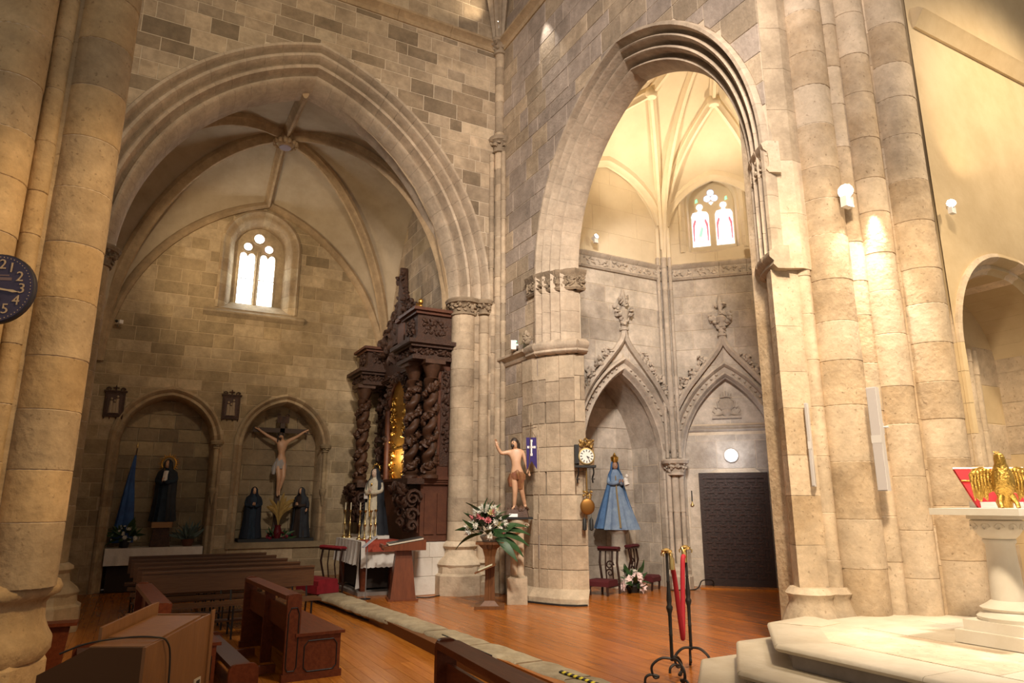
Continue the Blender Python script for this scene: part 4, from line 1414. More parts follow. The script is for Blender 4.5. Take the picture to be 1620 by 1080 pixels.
def make_pew(L, kneel=True):
    t = thing('pew', '', 'pew')
    for y in (0.0, L - 0.05):
        e = MB().extr([(x, y, z) for x, z in roundtop(-0.075, 0.075, 0, 0.86, 0.05)], (0, 0.05, 0)).build('end_panel', PEW, t)
        yy = y - 0.004 if y == 0 else y + 0.054
        o8 = [(-0.035, 0.10), (0.035, 0.10), (0.055, 0.14), (0.055, 0.66), (0.03, 0.72), (-0.03, 0.72), (-0.055, 0.66), (-0.055, 0.14)]
        MB().tube([(x, yy, z) for x, z in o8 + o8[:1]], 0.006, 4).build('panel_moulding', BLACK, e)
        s = MB().box(0.075, 0.52, y, y + 0.05, 0.0, 0.43).build('seat_end', PEW, t)
        o8 = [(0.17, 0.08), (0.44, 0.08), (0.48, 0.12), (0.48, 0.33), (0.44, 0.38), (0.17, 0.38), (0.13, 0.33), (0.13, 0.12)]
        MB().tube([(x, yy, z) for x, z in o8 + o8[:1]], 0.006, 4).build('panel_moulding', BLACK, s)
        MB().box(-0.09, 0.54, y - 0.015, y + 0.065, 0.0, 0.07).build('plinth_rail', PEW, t)
    MB().box(-0.085, 0.085, 0.05, L - 0.05, 0.80, 0.845).build('top_rail', PEW, t)
    MB().box(0.0, 0.03, 0.05, L - 0.05, 0.46, 0.70).build('backrest', PEW, t)
    MB().box(-0.06, 0.06, L / 2 - 0.02, L / 2 + 0.02, 0.0, 0.80).build('middle_upright', PEW, t)
    MB().box(0.03, 0.56, -0.02, L + 0.02, 0.43, 0.46).build('seat', PEW, t)
    MB().box(0.30, 0.33, 0.05, L - 0.05, 0.0, 0.43).build('seat_support', PEW, t)
    if kneel:
        k = MB().box(-0.62, -0.42, -0.25, L - 0.45, 0.20, 0.245).build('kneeler', mat('kneeler_leather', (0.10, 0.05, 0.035), 0.4), t)
        for y in (-0.27, L - 0.47):
            MB().extr([(x, y, z) for x, z in roundtop(-0.66, -0.38, 0.0, 0.28, 0.07)], (0, 0.05, 0)).build('kneeler_end', PEW, t)
        for y in (0.4, L - 0.75):
            MB().box(-0.5, -0.05, y, y + 0.06, 0.02, 0.10).build('kneeler_brace', PEW, t)
    return t
pewA = make_pew(2.15)
pewA.location = (1.60, 7.85, ZL)
pewA.rotation_euler = (0, 0, R(4))
tag(pewA, 'mahogany pew with octagonal panel moulding, in the middle below the long benches', 'pew', 'mahogany nave pews')
pewB = copy_tree(pewA)
pewB.location = (0.34, 7.75, ZL)
tag(pewB, 'mahogany pew half hidden behind the organ console', 'pew', 'mahogany nave pews')
pewC = copy_tree(pewA)
pewC.location = (1.95, 2.72, ZL)
pewC.rotation_euler = (0, 0, R(-3))
tag(pewC, 'glossy red-brown pew cut off by the bottom edge beside the kerb', 'pew', 'mahogany nave pews')
pd = thing('kneeling_desk', 'dark wooden kneeling desk behind the foreground pillar', 'desk', (-0.80, 8.45, ZL))
MB().extr([(-0.45, 0, 0.0), (0.30, 0, 0.0), (0.36, 0, 0.62), (-0.45, 0, 0.62)], (0, 0.04, 0)).build('front_board', PEW, pd)
MB().box(-0.48, 0.42, -0.06, 0.16, 0.62, 0.65).build('ledge', PEW, pd)
MB().box(-0.46, 0.33, -0.10, 0.05, 0.08, 0.11).build('foot_rail', PEW, pd)
for x in (-0.42, 0.28):
    MB().box(x - 0.02, x + 0.02, 0.03, 0.40, 0.0, 0.62).build('side_board', PEW, pd)

# ------------------------------------------------------------------ organ console
og = thing('organ_console', 'oak organ console with sloping lid and a black cable over it', 'organ', (0.15, 4.98, ZL), R(-28.2))
# local: x across the picture (0 = right face), y away from the viewer
MB().extr([(-0.02, 0, 0), (-0.02, 0.95, 0), (-0.02, 0.95, 1.0), (-0.02, 0.78, 1.0), (-0.02, 0.22, 0.955), (-0.02, 0.0, 0.945)], (0.02, 0, 0)).build('side_panel', ORGAN, og)
MB().extr([(0.0, 0, 0), (0, 0.95, 0), (0, 0.95, 1.03), (0, 0.9, 1.03), (0, 0.9, 0.03), (0, 0, 0.03)], (0.012, 0, 0)).build('side_trim', ORGAN, og)
MB().extr([(-0.64, 0, 0), (-0.02, 0, 0), (-0.02, 0, 0.945), (-0.34, 0, 0.945), (-0.50, 0, 0.86), (-0.64, 0, 0.79)], (0, 0.025, 0)).build('front_panel', mat('organ_dark', (0.07, 0.034, 0.014), 0.6, spec=0.2), og)
MB().extr([(-0.36, 0.025, 0.93), (-0.02, 0.025, 0.93), (-0.02, 0.22, 0.94), (-0.36, 0.22, 0.94)], (0, 0, 0.018)).build('shelf', ORGAN, og)
MB().extr([(-0.36, 0.22, 0.945), (-0.02, 0.22, 0.945), (-0.02, 0.78, 0.99), (-0.36, 0.78, 0.99)], (0, 0, 0.022)).build('lid', ORGAN, og)
MB().extr([(-0.38, 0.18, 0.94), (-0.38, 0.88, 1.0), (-0.38, 0.88, 1.09), (-0.38, 0.18, 1.03)], (-0.02, 0, 0)).build('music_rail', ORGAN, og)
MB().extr([(-0.64, 0.025, 0.77), (-0.40, 0.025, 0.89), (-0.40, 0.90, 0.89), (-0.64, 0.90, 0.77)], (0, 0, 0.02)).build('key_cover', MATS['organ_dark'], og)
MB().box(-0.64, -0.02, 0.92, 0.95, 0.0, 1.0).build('back_panel', ORGAN, og)
MB().box(-0.02, 0.006, 0.72, 0.82, 0.52, 0.60).build('socket_plate', mat('beige_plate', (0.45, 0.40, 0.33), 0.6), og)
MB().box(-0.02, 0.009, 0.75, 0.80, 0.53, 0.585).build('socket', BLACK, og)
MB().tube(catmull([(0.025, 0.30, 0.4), (0.025, 0.28, 0.8), (0.02, 0.22, 0.94), (-0.04, 0.17, 0.975), (-0.20, 0.16, 0.975), (-0.40, 0.08, 0.955), (-0.55, 0.05, 0.90)], 6), 0.006, 6).build('cable', BLACK, og, True)

# ------------------------------------------------------------------ red velvet kneelers before the side altar
KW = mat('kneeler_wood', (0.03, 0.012, 0.008), 0.4)
def make_prie(red, w=0.62):
    t = thing('prayer_kneeler', '', 'kneeler')
    MB().box(-w / 2, w / 2, 0.0, 0.12, 0.76, 0.80).build('arm_board', KW, t)
    mb = MB()
    mb.rings([[(x, -0.02 + 0.08 + 0.08 * math.cos(a), 0.81 + 0.035 * math.sin(a)) for a in [i * PI / 5 for i in range(10)]] for x in (-w / 2, w / 2)])
    mb.build('arm_cushion', red, t, True)
    for x in (-w / 2 + 0.03, w / 2 - 0.03):
        MB().tube([(x, 0.06, 0.78), (x, 0.02, 0.55), (x, 0.10, 0.25), (x, 0.10, 0.0)], 0.022, 6).build('leg', KW, t, True)
        MB().tube([(x, -0.42, 0.20), (x, -0.40, 0.0)], 0.022, 6).build('leg', KW, t, True)
        MB().box(x - 0.018, x + 0.018, -0.42, 0.10, 0.14, 0.18).build('side_rail', KW, t)
    for k in range(2):
        x = -w / 6 + k * w / 3
        MB().tube([(x, 0.06, 0.76), (x, 0.04, 0.5), (x, 0.09, 0.16)], 0.014, 6).build('splat', KW, t, True)
    MB().rings([[(-w / 2 + 0.02, y, z) for y, z in prf] if False else [(xx, y, z) for y, z in [(-0.44, 0.16), (-0.44, 0.24), (-0.40, 0.27), (-0.06, 0.27), (-0.02, 0.24), (-0.02, 0.16)]] for xx in (-w / 2, w / 2)]).build('kneeling_cushion', red, t, True)
    return t
prf = None
kn = make_prie(REDV, 0.75)
kn.location = (3.42, 13.85, ZF)
kn.rotation_euler = (0, 0, R(-72))
tag(kn, 'red velvet topped kneeler standing before the white-clothed side altar', 'kneeler', 'velvet kneelers')
MB().box(-0.375, 0.375, -0.46, -0.0, 0.02, 0.16).build('velvet_skirt', REDV, kn)
k2 = make_prie(mat('dark_red_velvet', (0.075, 0.005, 0.008), 0.85), 0.42)
k2.location = (8.92, 11.42, ZF)
k2.rotation_euler = (0, 0, R(28))
tag(k2, 'dark kneeler with carved lyre splat right of the blue-robed statue', 'kneeler', 'velvet kneelers')
mb = MB()
scroll(mb, (0.0, 0.07, 0.50), 0.09, 0.016, None, 1.2, 5, 1)
scroll(mb, (0.0, 0.07, 0.36), 0.08, 0.016, None, 1.2, 5, -1)
mb.build('lyre_splat', KW, k2, True)
k3 = copy_tree(k2)
k3.location = (8.0, 11.08, ZF)
k3.rotation_euler = (0, 0, R(-62))
tag(k3, 'dark kneeler turned sideways left of the blue-robed statue, by the pier', 'kneeler', 'velvet kneelers')

# ------------------------------------------------------------------ side altar table
at = thing('altar_table', 'side altar table under a long white cloth', 'altar', (4.14, 13.78, ZF))
MB().box(-0.34, 0.34, -0.80, 0.85, 0.88, 0.94).build('top', PEW, at)
for x in (-0.28, 0.28):
    for y in (-0.72, 0.76):
        MB().box(x - 0.05, x + 0.05, y - 0.05, y + 0.05, 0.06, 0.88).build('leg', PEW, at)
MB().box(-0.42, 0.42, -0.92, 0.95, 0.0, 0.06).build('stone_footing', STEPR, at)
MB().box(-0.25, 0.30, -0.6, 0.8, 0.10, 0.7).build('painted_shade_block', mat('dark_board', (0.03, 0.018, 0.012), 0.8), at)  # near-black block, shade beneath the table put in as colour


def cloth(name, x0, x1, y0, y1, z, drops, m, parent=None, fold=0.02, seed=1, hem=0.0):
    """cloth lying on a top with waved sides; drops = (xmin, ymin, xmax, ymax) hang lengths"""
    rgc = random.Random(seed)
    mb = MB()
    mb.box(x0, x1, y0, y1, z, z + 0.012)
    def side(a, b, n_, drop):
        if drop <= 0:
            return
        a, b, n_ = Vector(a), Vector(b), Vector(n_)
        L = (b - a).length
        N = max(8, int(L / 0.035))
        ph = rgc.uniform(0, 6)
        rows = []
        for j in range(5):
            s = j / 4
            row = []
            for i in range(N + 1):
                u = i / N
                wv = fold * s * (math.sin(u * L * 26 + ph) + 0.5 * math.sin(u * L * 47 + 2 * ph)) + 0.006
                p = a + (b - a) * u + n_ * (wv + 0.012 + 0.03 * s)
                row.append((p.x, p.y, z + 0.012 - drop * s - hem * s * (0.5 + 0.5 * math.sin(u * L * 60))))
            rows.append(row)
        mb.rings(rows, cap=False, closed=False)
    side((x0, y0, 0), (x0, y1, 0), (-1, 0, 0), drops[0])
    side((x0, y0, 0), (x1, y0, 0), (0, -1, 0), drops[1])
    side((x1, y0, 0), (x1, y1, 0), (1, 0, 0), drops[2])
    side((x0, y1, 0), (x1, y1, 0), (0, 1, 0), drops[3])
    return mb.build(name, m, parent, True)
c1 = cloth('tablecloth', 3.76, 4.52, 12.94, 14.68, ZF + 0.942, (0.42, 0.46, 0, 0.3), WHITEC, None, 0.02, 3, 0.02)
tag(c1, 'white cloth draped over the side altar table', 'tablecloth')
# pointed corner of the lace drape at the near corner
mb = MB()
rows = []
for j in range(8):
    s = j / 7
    z = ZF + 0.95 - 0.82 * s
    wv = 0.16 * (1 - s ** 1.6) + 0.05
    rows.append([(3.745 - 0.03 - 0.03 * math.sin(i * 1.9) * s + 0.05 * (i / 6 - 0.5), 12.90 + (i / 6 - 0.5) * wv * 1.6, z) for i in range(7)])
mb.rings(rows, cap=False, closed=False).build('corner_drape', LACE, c1, True)
c2 = cloth('altar_runner', 3.83, 4.50, 12.88, 13.36, ZF + 0.957, (0, 0.20, 0, 0), REDC, None, 0.008, 5)
tag(c2, 'rust red runner over the near end of the side altar', 'runner')
c3 = tag(MB().box(4.0, 4.46, 13.42, 14.0, ZF + 0.955, ZF + 1.03).build('statue_board', WHITEC), 'white covered board under the mourning Virgin statue', 'board')

# candlesticks
def make_candlestick():
    t = thing('candlestick', '', 'candlestick')
    MB().lathe([(0.055, 0), (0.055, 0.015), (0.03, 0.04), (0.015, 0.07), (0.012, 0.15)], 0, 0, 12).build('base', BRASS, t, True)
    MB().lathe([(0.010, 0.14), (0.010, 0.24), (0.026, 0.26), (0.030, 0.28), (0.026, 0.30), (0.010, 0.32), (0.010, 0.50), (0.018, 0.52), (0.034, 0.54), (0.036, 0.555), (0.012, 0.56)], 0, 0, 10).build('stem', BRASS, t, True)
    MB().lathe([(0.012, 0.555), (0.012, 0.70), (0.004, 0.705)], 0, 0, 8).build('candle', mat('wax', (0.78, 0.70, 0.50), 0.5), t, True)
    return t
cs0 = make_candlestick()
CSL = ['far-left brass candlestick of the side altar, at the left table corner', 'second brass candlestick from the left end of the side altar', 'brass candlestick just left of the statue hem', 'brass candlestick before the left side of the cream dress', 'brass candlestick before the right side of the cream dress', 'nearest brass candlestick, beside the red runner']
for i, (x, y) in enumerate(((3.87, 14.56), (3.97, 14.52), (3.90, 13.58), (3.99, 13.52), (4.06, 13.36), (4.13, 13.29))):
    o = cs0 if i == 0 else copy_tree(cs0)
    o.location = (x, y, ZF + 0.955 + (0.014 if i > 4 else 0))
    tag(o, CSL[i], 'candlestick', 'brass candlesticks on the side altar')

# small metal sign stand
ss = thing('sign_stand', 'thin metal stand with a tilted plate before the altar cloth', 'stand', (3.74, 12.45, ZF))
MB().lathe([(0.10, 0), (0.10, 0.012), (0.012, 0.02)], 0, 0, 14).build('base', IRON, ss, True)
STEEL = mat('steel', (0.45, 0.45, 0.46), 0.35, 0.8)
MB().tube([(0, 0, 0.01), (0, 0, 0.92)], 0.010, 8).build('pole', STEEL, ss)
MB().obox((0.03, -0.02, 0.97), 0.30, 0.16, 0.012, Matrix.Rotation(R(-38), 3, 'Y')).build('plate', mat('grey_plate', (0.50, 0.50, 0.54), 0.5), ss)

# ------------------------------------------------------------------ wooden reading desk
ld = thing('lectern', 'red-brown wooden lectern with an open book rest', 'lectern', (4.29, 12.10, ZF), R(-12))
LW = mat('lectern_cherry', (0.20, 0.055, 0.018), 0.4, col2=(0.13, 0.034, 0.011), scale=5, stretch=(5, 5, 0.7))
MB().prism([(-0.26, -0.22), (0.26, -0.22), (0.26, 0.22), (-0.26, 0.22)], 0, 0.03).build('base', LW, ld)
MB().prism([(-0.22, -0.18), (0.22, -0.18), (0.22, 0.18), (-0.22, 0.18)], 0.03, 0.86, top=[(-0.13, -0.11), (0.13, -0.11), (0.13, 0.11), (-0.13, 0.11)]).build('column', LW, ld)
MB().add([(-0.37, -0.24, 0.84), (0.37, -0.24, 0.84), (0.37, 0.24, 0.84), (-0.37, 0.24, 0.84), (-0.37, -0.24, 0.90), (0.37, -0.24, 1.02), (0.37, 0.24, 1.02), (-0.37, 0.24, 0.90)], [(0, 3, 2, 1), (4, 5, 6, 7), (0, 1, 5, 4), (1, 2, 6, 5), (2, 3, 7, 6), (3, 0, 4, 7)]).build('desk_box', LW, ld)
MB().box(-0.40, -0.36, -0.24, 0.24, 0.88, 0.94).build('book_stop', LW, ld)
bkr = thing('book', 'large dark-covered book lying on the wooden lectern', 'book', (4.31, 12.10, ZF + 0.965), R(-12))
M_ = Matrix.Rotation(R(-9.3), 3, 'Y')
MB().obox((0, 0, 0.022), 0.62, 0.40, 0.028, M_).build('pages', mat('page_edges', (0.70, 0.64, 0.50), 0.8), bkr)
MB().obox((0.004, 0, 0.041), 0.60, 0.41, 0.010, M_).build('cover', mat('book_cover', (0.06, 0.055, 0.05), 0.45), bkr)

# ------------------------------------------------------------------ limewashed plinth and retable
pb = thing('altar_plinth', 'limewashed block plinth carrying the carved altarpiece', 'plinth', (5.0, 14.7, ZF))
MB().box(-0.36, 0.38, -2.22, 2.25, 0.0, 0.93).build('core', WBLOCK, pb)
fw = Fr((-0.36, 0), (0, 1), (-1, 0))
ashlar(pb, fw, -2.22, 2.25, 0.0, 0.93, [], [WBLOCK], [1], course=(0.30, 0.33), width=(0.5, 0.8), seed=61, gap=0.003, proud=(0.012, 0.016))
fw = Fr((0, -2.22), (1, 0), (0, -1))
ashlar(pb, fw, -0.36, 0.38, 0.0, 0.93, [], [WBLOCK], [1], course=(0.30, 0.33), width=(0.4, 0.6), seed=62, gap=0.003, proud=(0.012, 0.016))

point('altarpiece_niche_fill', (4.80, 14.7, 2.6), 14, WARM, 0.05)  # unseen point light added to brighten the gilded niche
rt = thing('altarpiece', 'tall dark carved walnut altarpiece with twisted columns and gilded niche', 'altarpiece', (5.0, 14.7, ZF + 0.94))
ZB = ZF + 0.94
def rx(x): return x - 5.0
def ry(y): return y - 14.7
def rz_(z): return z - ZB
def rbox(name, x0, x1, y0, y1, z0, z1, m=RETW, par=None):
    return MB().box(rx(x0), rx(x1), ry(y0), ry(y1), rz_(z0), rz_(z1)).build(name, m, par or rt)
rbox('predella', 4.78, 5.36, 12.62, 16.85, ZB, 2.0, RETR)
for y0, y1 in ((12.70, 13.30), (16.15, 16.78)):
    rbox('predella_panel', 4.755, 4.78, y0, y1, 1.05, 1.85, RETR)
rbox('predella_panel', 4.86, 5.06, 12.595, 12.62, 1.02, 1.78, RETR)
rbox('predella_panel', 5.12, 5.32, 12.595, 12.62, 1.02, 1.78, RETR)
def cornice(z, h, out, x0=4.72, x1=5.38, y0=12.56, y1=16.92, m=RETW, name='cornice'):
    mb = MB()
    for k, (a, b, o) in enumerate(((0, 0.3, 0.0), (0.3, 0.6, 0.45), (0.6, 1.0, 1.0))):
        mb.box(rx(x0 - out * o), rx(x1), ry(y0 - out * o), ry(y1 + out * o), rz_(z + h * a), rz_(z + h * b))
    return mb.build(name, m, rt)
cornice(1.95, 0.14, 0.06, m=RETR, name='predella_cornice')
rbox('back_panel', 5.18, 5.38, 12.66, 16.85, 2.05, 4.75)
# end pilaster facing the nave
pil = rbox('pilaster', 5.08, 5.38, 12.60, 12.85, 2.09, 4.35, RETR)
MB().box(rx(5.14), rx(5.32), ry(12.585), ry(12.61), rz_(2.3), rz_(4.2)).build('pilaster_panel', RETW, pil)
mb = MB()
foliage(mb, lambda rg: (rx(5.23) + rg.uniform(-0.06, 0.06), ry(12.57), rz_(rg.uniform(2.6, 4.2))), 60, 4, (0.02, 0.045))
mb.build('pilaster_carving', RETW, pil, True)
# gilded niche
gn = rbox('niche_back', 5.04, 5.18, 14.05, 15.35, 2.1, 3.75, mat('gilded_panel', (0.50, 0.27, 0.05), 0.45, 0.6, col2=(0.30, 0.15, 0.03), scale=10, bump=0.4))
mb = MB()
prev = []
for i in range(13):
    a = PI * i / 12
    prev.append((rx(5.03), ry(14.7) + 0.66 * math.cos(a), rz_(3.75) + 0.62 * math.sin(a)))
MB().extr(prev, (0.06, 0, 0)).build('niche_head', MATS['gilded_panel'], rt)
mb = MB()
path = [(rx(4.98), ry(14.02), rz_(2.1)), (rx(4.98), ry(14.02), rz_(3.0))] + [(rx(4.98), ry(14.7) - 0.70 * math.cos(PI * i / 14), rz_(3.75) + 0.66 * math.sin(PI * i / 14)) for i in range(15)] + [(rx(4.98), ry(15.38), rz_(3.0)), (rx(4.98), ry(15.38), rz_(2.1))]
mb.tube(path, 0.075, 8)
na = mb.build('niche_arch', RETR, rt, True)
mb = MB()
foliage(mb, lambda rg: (lambda p: (p[0] - 0.05 + rg.uniform(-0.03, 0.02), p[1] + rg.uniform(-0.10, 0.10), p[2] + rg.uniform(-0.10, 0.10)))(path[rg.randrange(len(path))]), 150, 6, (0.03, 0.06))
mb.build('niche_arch_carving', RETW, na, True)
mb = MB()
foliage(mb, lambda rg: (rx(5.02) + rg.uniform(-0.02, 0.02), ry(14.7) + rg.choice((-1, 1)) * rg.uniform(0.25, 0.60), rz_(rg.uniform(2.15, 4.0))), 130, 8, (0.025, 0.055))
mb.build('gilt_scrollwork', GOLD, gn, True)
mb = MB()
for z in (2.75, 3.45):
    mb.box(rx(4.99), rx(5.05), ry(14.1), ry(15.3), rz_(z), rz_(z + 0.04))
mb.build('gilt_rails', GOLD, gn)


def twisted_column(x, y, z0, z1, r, seed, m=RETW, leaves=130):
    cx, cy = rx(x), ry(y)
    rings = []
    N = 44
    for i in range(N + 1):
        t = i / N
        z = rz_(z0) + (z1 - z0) * t
        a = t * 2 * PI * 3.6
        ox, oy = 0.055 * math.cos(a), 0.055 * math.sin(a)
        rr = r * (1.0 + 0.12 * math.sin(a * 2))
        rings.append([(cx + ox + rr * math.cos(k * PI / 6), cy + oy + rr * math.sin(k * PI / 6), z) for k in range(12)])
    col = MB().rings(rings).build('twisted_column', m, rt, True)
    mb = MB()
    def P(rg):
        t = rg.random()
        a = t * 2 * PI * 3.6 + rg.uniform(-0.6, 0.6) + PI
        return (cx + (r + 0.03) * math.cos(a), cy + (r + 0.03) * math.sin(a), rz_(z0) + (z1 - z0) * t)
    foliage(mb, P, leaves, seed, (0.03, 0.065))
    mb.build('vine_carving', m, col, True)['kind'] = 'stuff'
    MB().lathe([(r + 0.08, rz_(z0) - 0.14), (r + 0.08, rz_(z0) - 0.08), (r + 0.03, rz_(z0) - 0.06), (r + 0.05, rz_(z0) - 0.02), (r, rz_(z0) + 0.02)], cx, cy, 14).build('column_base', m, col, True)
    cp = MB().lathe([(r, rz_(z1) - 0.02), (r + 0.04, rz_(z1)), (r, rz_(z1) + 0.03), (r + 0.10, rz_(z1) + 0.28), (r + 0.02, rz_(z1) + 0.3)], cx, cy, 12).build('column_capital', m, col, True)
    MB().box(cx - r - 0.11, cx + r + 0.11, cy - r - 0.11, cy + r + 0.11, rz_(z1) + 0.28, rz_(z1) + 0.36).build('abacus', m, col)
CW = mat('retable_column_wood', (0.095, 0.04, 0.018), 0.55, col2=(0.045, 0.018, 0.008), scale=8, bump=0.3, bscale=40)
for x, y, s in ((4.70, 12.98, 1), (4.92, 12.57, 2), (4.58, 16.1, 3), (4.72, 16.58, 4)):
    twisted_column(x, y, 2.2, 4.0, 0.10, s, CW, 240)
    # projecting pedestal with a carved bracket below each pair
for yc, s in ((12.95, 1), (16.35, 2)):
    rbox('column_pedestal', 4.46, 4.80, yc - 0.46, yc + 0.40, 1.95, 2.06)
    mb = MB()
    def PB(rg, yc=yc):
        t = rg.random()
        return (rx(4.72 - 0.30 * t) + rg.uniform(-0.06, 0.06), ry(yc) + rg.uniform(-0.36, 0.34) * (0.45 + 0.55 * t), rz_(1.15 + 0.78 * t) + rg.uniform(-0.05, 0.05))
    foliage(mb, PB, 190, 20 + s, (0.045, 0.095))
    M2 = rotz(0.5)
    for (dy, dz, r_) in ((-0.2, -0.1, 0.16), (0.12, -0.18, 0.15), (0.0, -0.42, 0.13), (-0.05, -0.62, 0.10)):
        scroll(mb, (rx(4.50), ry(yc) + dy, rz_(1.85) + dz), r_, 0.04, rotz(PI / 2 + 0.4), 1.2, 5, 1)
        scroll(mb, (rx(4.62), ry(yc) - 0.34 + dy * 0.2, rz_(1.80) + dz), r_, 0.04, rotz(0.0), 1.2, 5, 1)
    mb.build('carved_bracket', RETW, rt, True)
# acanthus swags between columns, figures of carving on the flank bays
mb = MB()
foliage(mb, lambda rg: (rx(5.12) + rg.uniform(-0.08, 0.04), ry(rg.choice((13.0, 13.75, 15.65, 16.4))) + rg.uniform(-0.14, 0.14), rz_(rg.uniform(2.1, 4.4))), 260, 31, (0.04, 0.08))
mb.build('flank_carving', RETW, rt, True)
cornice(4.34, 0.12, 0.05, 4.95)
for yc in (12.95, 16.35):
    mb = MB()
    for k, (a, b, o) in enumerate(((4.36, 4.44, 0.0), (4.44, 4.60, -0.04), (4.60, 4.66, 0.05), (4.66, 4.74, 0.12))):
        mb.box(rx(4.46 - o), rx(5.38), ry(yc - 0.52 - o), ry(yc + 0.44 + o), rz_(a), rz_(b))
    mb.build('entablature_block', RETW, rt)
    mb = MB()
    foliage(mb, lambda rg: (rx(4.49) + rg.uniform(-0.03, 0.03), ry(yc) + rg.uniform(-0.45, 0.4), rz_(4.52) + rg.uniform(-0.05, 0.05)), 50, 35, (0.025, 0.05))
    foliage(mb, lambda rg: (rx(rg.uniform(4.5, 5.3)), ry(yc - 0.50), rz_(4.52) + rg.uniform(-0.05, 0.05)), 50, 36, (0.025, 0.05))
    mb.build('frieze_carving', RETW, rt, True)
    z1 = 5.42 if yc < 14 else 5.30
    mb = MB()
    mb.box(rx(4.58), rx(5.36), ry(yc - 0.42), ry(yc + 0.34), rz_(4.74), rz_(z1 - 0.12))
    mb.box(rx(4.54), rx(5.38), ry(yc - 0.46), ry(yc + 0.38), rz_(4.74), rz_(4.82))
    mb.build('attic_block', RETW, rt)
    mb = MB()
    mb.box(rx(4.52), rx(5.38), ry(yc - 0.48), ry(yc + 0.40), rz_(z1 - 0.12), rz_(z1 - 0.06))
    mb.box(rx(4.46), rx(5.38), ry(yc - 0.54), ry(yc + 0.46), rz_(z1 - 0.06), rz_(z1))
    mb.build('attic_cornice', RETR, rt)
    mb = MB()
    foliage(mb, lambda rg: (rx(4.565), ry(yc) + rg.uniform(-0.28, 0.2), rz_(5.05) + rg.uniform(-0.15, 0.15)), 40, 38, (0.025, 0.05))
    foliage(mb, lambda rg: (rx(4.95) + rg.uniform(-0.25, 0.25), ry(yc - 0.43), rz_(5.05) + rg.uniform(-0.15, 0.15)), 40, 39, (0.025, 0.05))
    mb.build('attic_carving', RETW, rt, True)
# central attic and crest
mb = MB()
mb.box(rx(4.98), rx(5.36), ry(13.5), ry(15.9), rz_(4.46), rz_(5.2))
mb.box(rx(4.92), rx(5.38), ry(13.9), ry(15.5), rz_(5.2), rz_(5.75))
mb.build('central_attic', RETW, rt)
mb = MB()
mb.box(rx(4.80), rx(5.38), ry(14.0), ry(14.4), rz_(4.7), rz_(5.55))
mb.box(rx(4.74), rx(5.38), ry(13.94), ry(14.46), rz_(5.55), rz_(5.64))
mb.build('attic_pier', RETR, rt)
mb = MB()
def PC(rg):
    y = rg.uniform(13.3, 16.5)
    h = 5.3 + 1.0 * max(0, 1 - abs(y - 14.75) / 1.7) ** 1.1
    return (rx(5.05) + rg.uniform(-0.12, 0.12), ry(y), rz_(rg.uniform(4.8, h)))
foliage(mb, PC, 300, 41, (0.05, 0.11))
for k in range(9):
    y = 13.6 + k * 0.29
    h = 5.4 + 0.9 * max(0, 1 - abs(y - 14.75) / 1.6)
    scroll(mb, (rx(5.0), ry(y), rz_(h)), 0.13, 0.045, rotz(PI / 2), 1.2, 5, 1 if y > 14.7 else -1)
mb.build('crest_carving', RETW, rt, True)
rings = []
for z, w_ in ((5.7, 0.30), (6.0, 0.27), (6.3, 0.23), (6.6, 0.20), (6.8, 0.13), (6.92, 0.12), (7.0, 0.05)):
    rings.append([(rx(5.0) + 0.10 * math.cos(a), ry(14.72) + w_ * math.sin(a), rz_(z)) for a in [k * PI / 5 for k in range(10)]])
pk = MB().rings(rings).build('crest_finial', RETW, rt, True)
mb = MB()
foliage(mb, lambda rg: (lambda t: (rx(4.98) + rg.uniform(-0.10, 0.05), ry(14.72) + rg.choice((-1, 1)) * (0.30 - 0.20 * t), rz_(5.7 + 1.25 * t)))(rg.random()), 60, 43, (0.03, 0.06))
mb.build('finial_leaves', RETW, pk, True)
mb = MB()
mb.tube([(rx(4.70), ry(12.78), rz_(5.42)), (rx(4.72), ry(12.78), rz_(5.55))], [0.07, 0.05], 8)
mb.ball((rx(4.72), ry(12.78), rz_(5.63)), 0.055, 0.055, 0.07, 8, 6)
mb.tube([(rx(4.72), ry(12.78), rz_(5.55)), (rx(4.66), ry(12.70), rz_(5.60))], 0.025, 6)
mb.tube([(rx(4.72), ry(12.80), rz_(5.55)), (rx(4.68), ry(12.90), rz_(5.60))], 0.025, 6)
mb.build('gilt_cherub', GOLD, rt, True)
# ------------------------------------------------------------------ figure tools (local x = across the picture, y = away, z = up)
VIEW = R(-28.2)
DG = None


def skin(name, joints, edges, m, parent, sub=2):
    """joints: list of ((x, y, z), radius or (rx, ry)); one continuous surface"""
    me = bpy.data.meshes.new(name)
    me.from_pydata([j[0] for j in joints], edges, [])
    o = bpy.data.objects.new(name, me)
    COL.objects.link(o)
    md = o.modifiers.new('skin', 'SKIN')
    md.use_smooth_shade = True
    sv = me.skin_vertices[0].data
    for i, j in enumerate(joints):
        r = j[1]
        sv[i].radius = r if isinstance(r, tuple) else (r, r)
        sv[i].use_root = (i == 0)
    s = o.modifiers.new('sub', 'SUBSURF')
    s.levels = sub
    s.render_levels = sub
    bpy.context.view_layer.update()
    dg = bpy.context.evaluated_depsgraph_get()
    nm = bpy.data.meshes.new_from_object(o.evaluated_get(dg))
    bpy.data.objects.remove(o)
    bpy.data.meshes.remove(me)
    nm.name = name
    nm.materials.clear()
    nm.materials.append(m)
    nm.shade_smooth()
    return link(name, nm, None, parent)


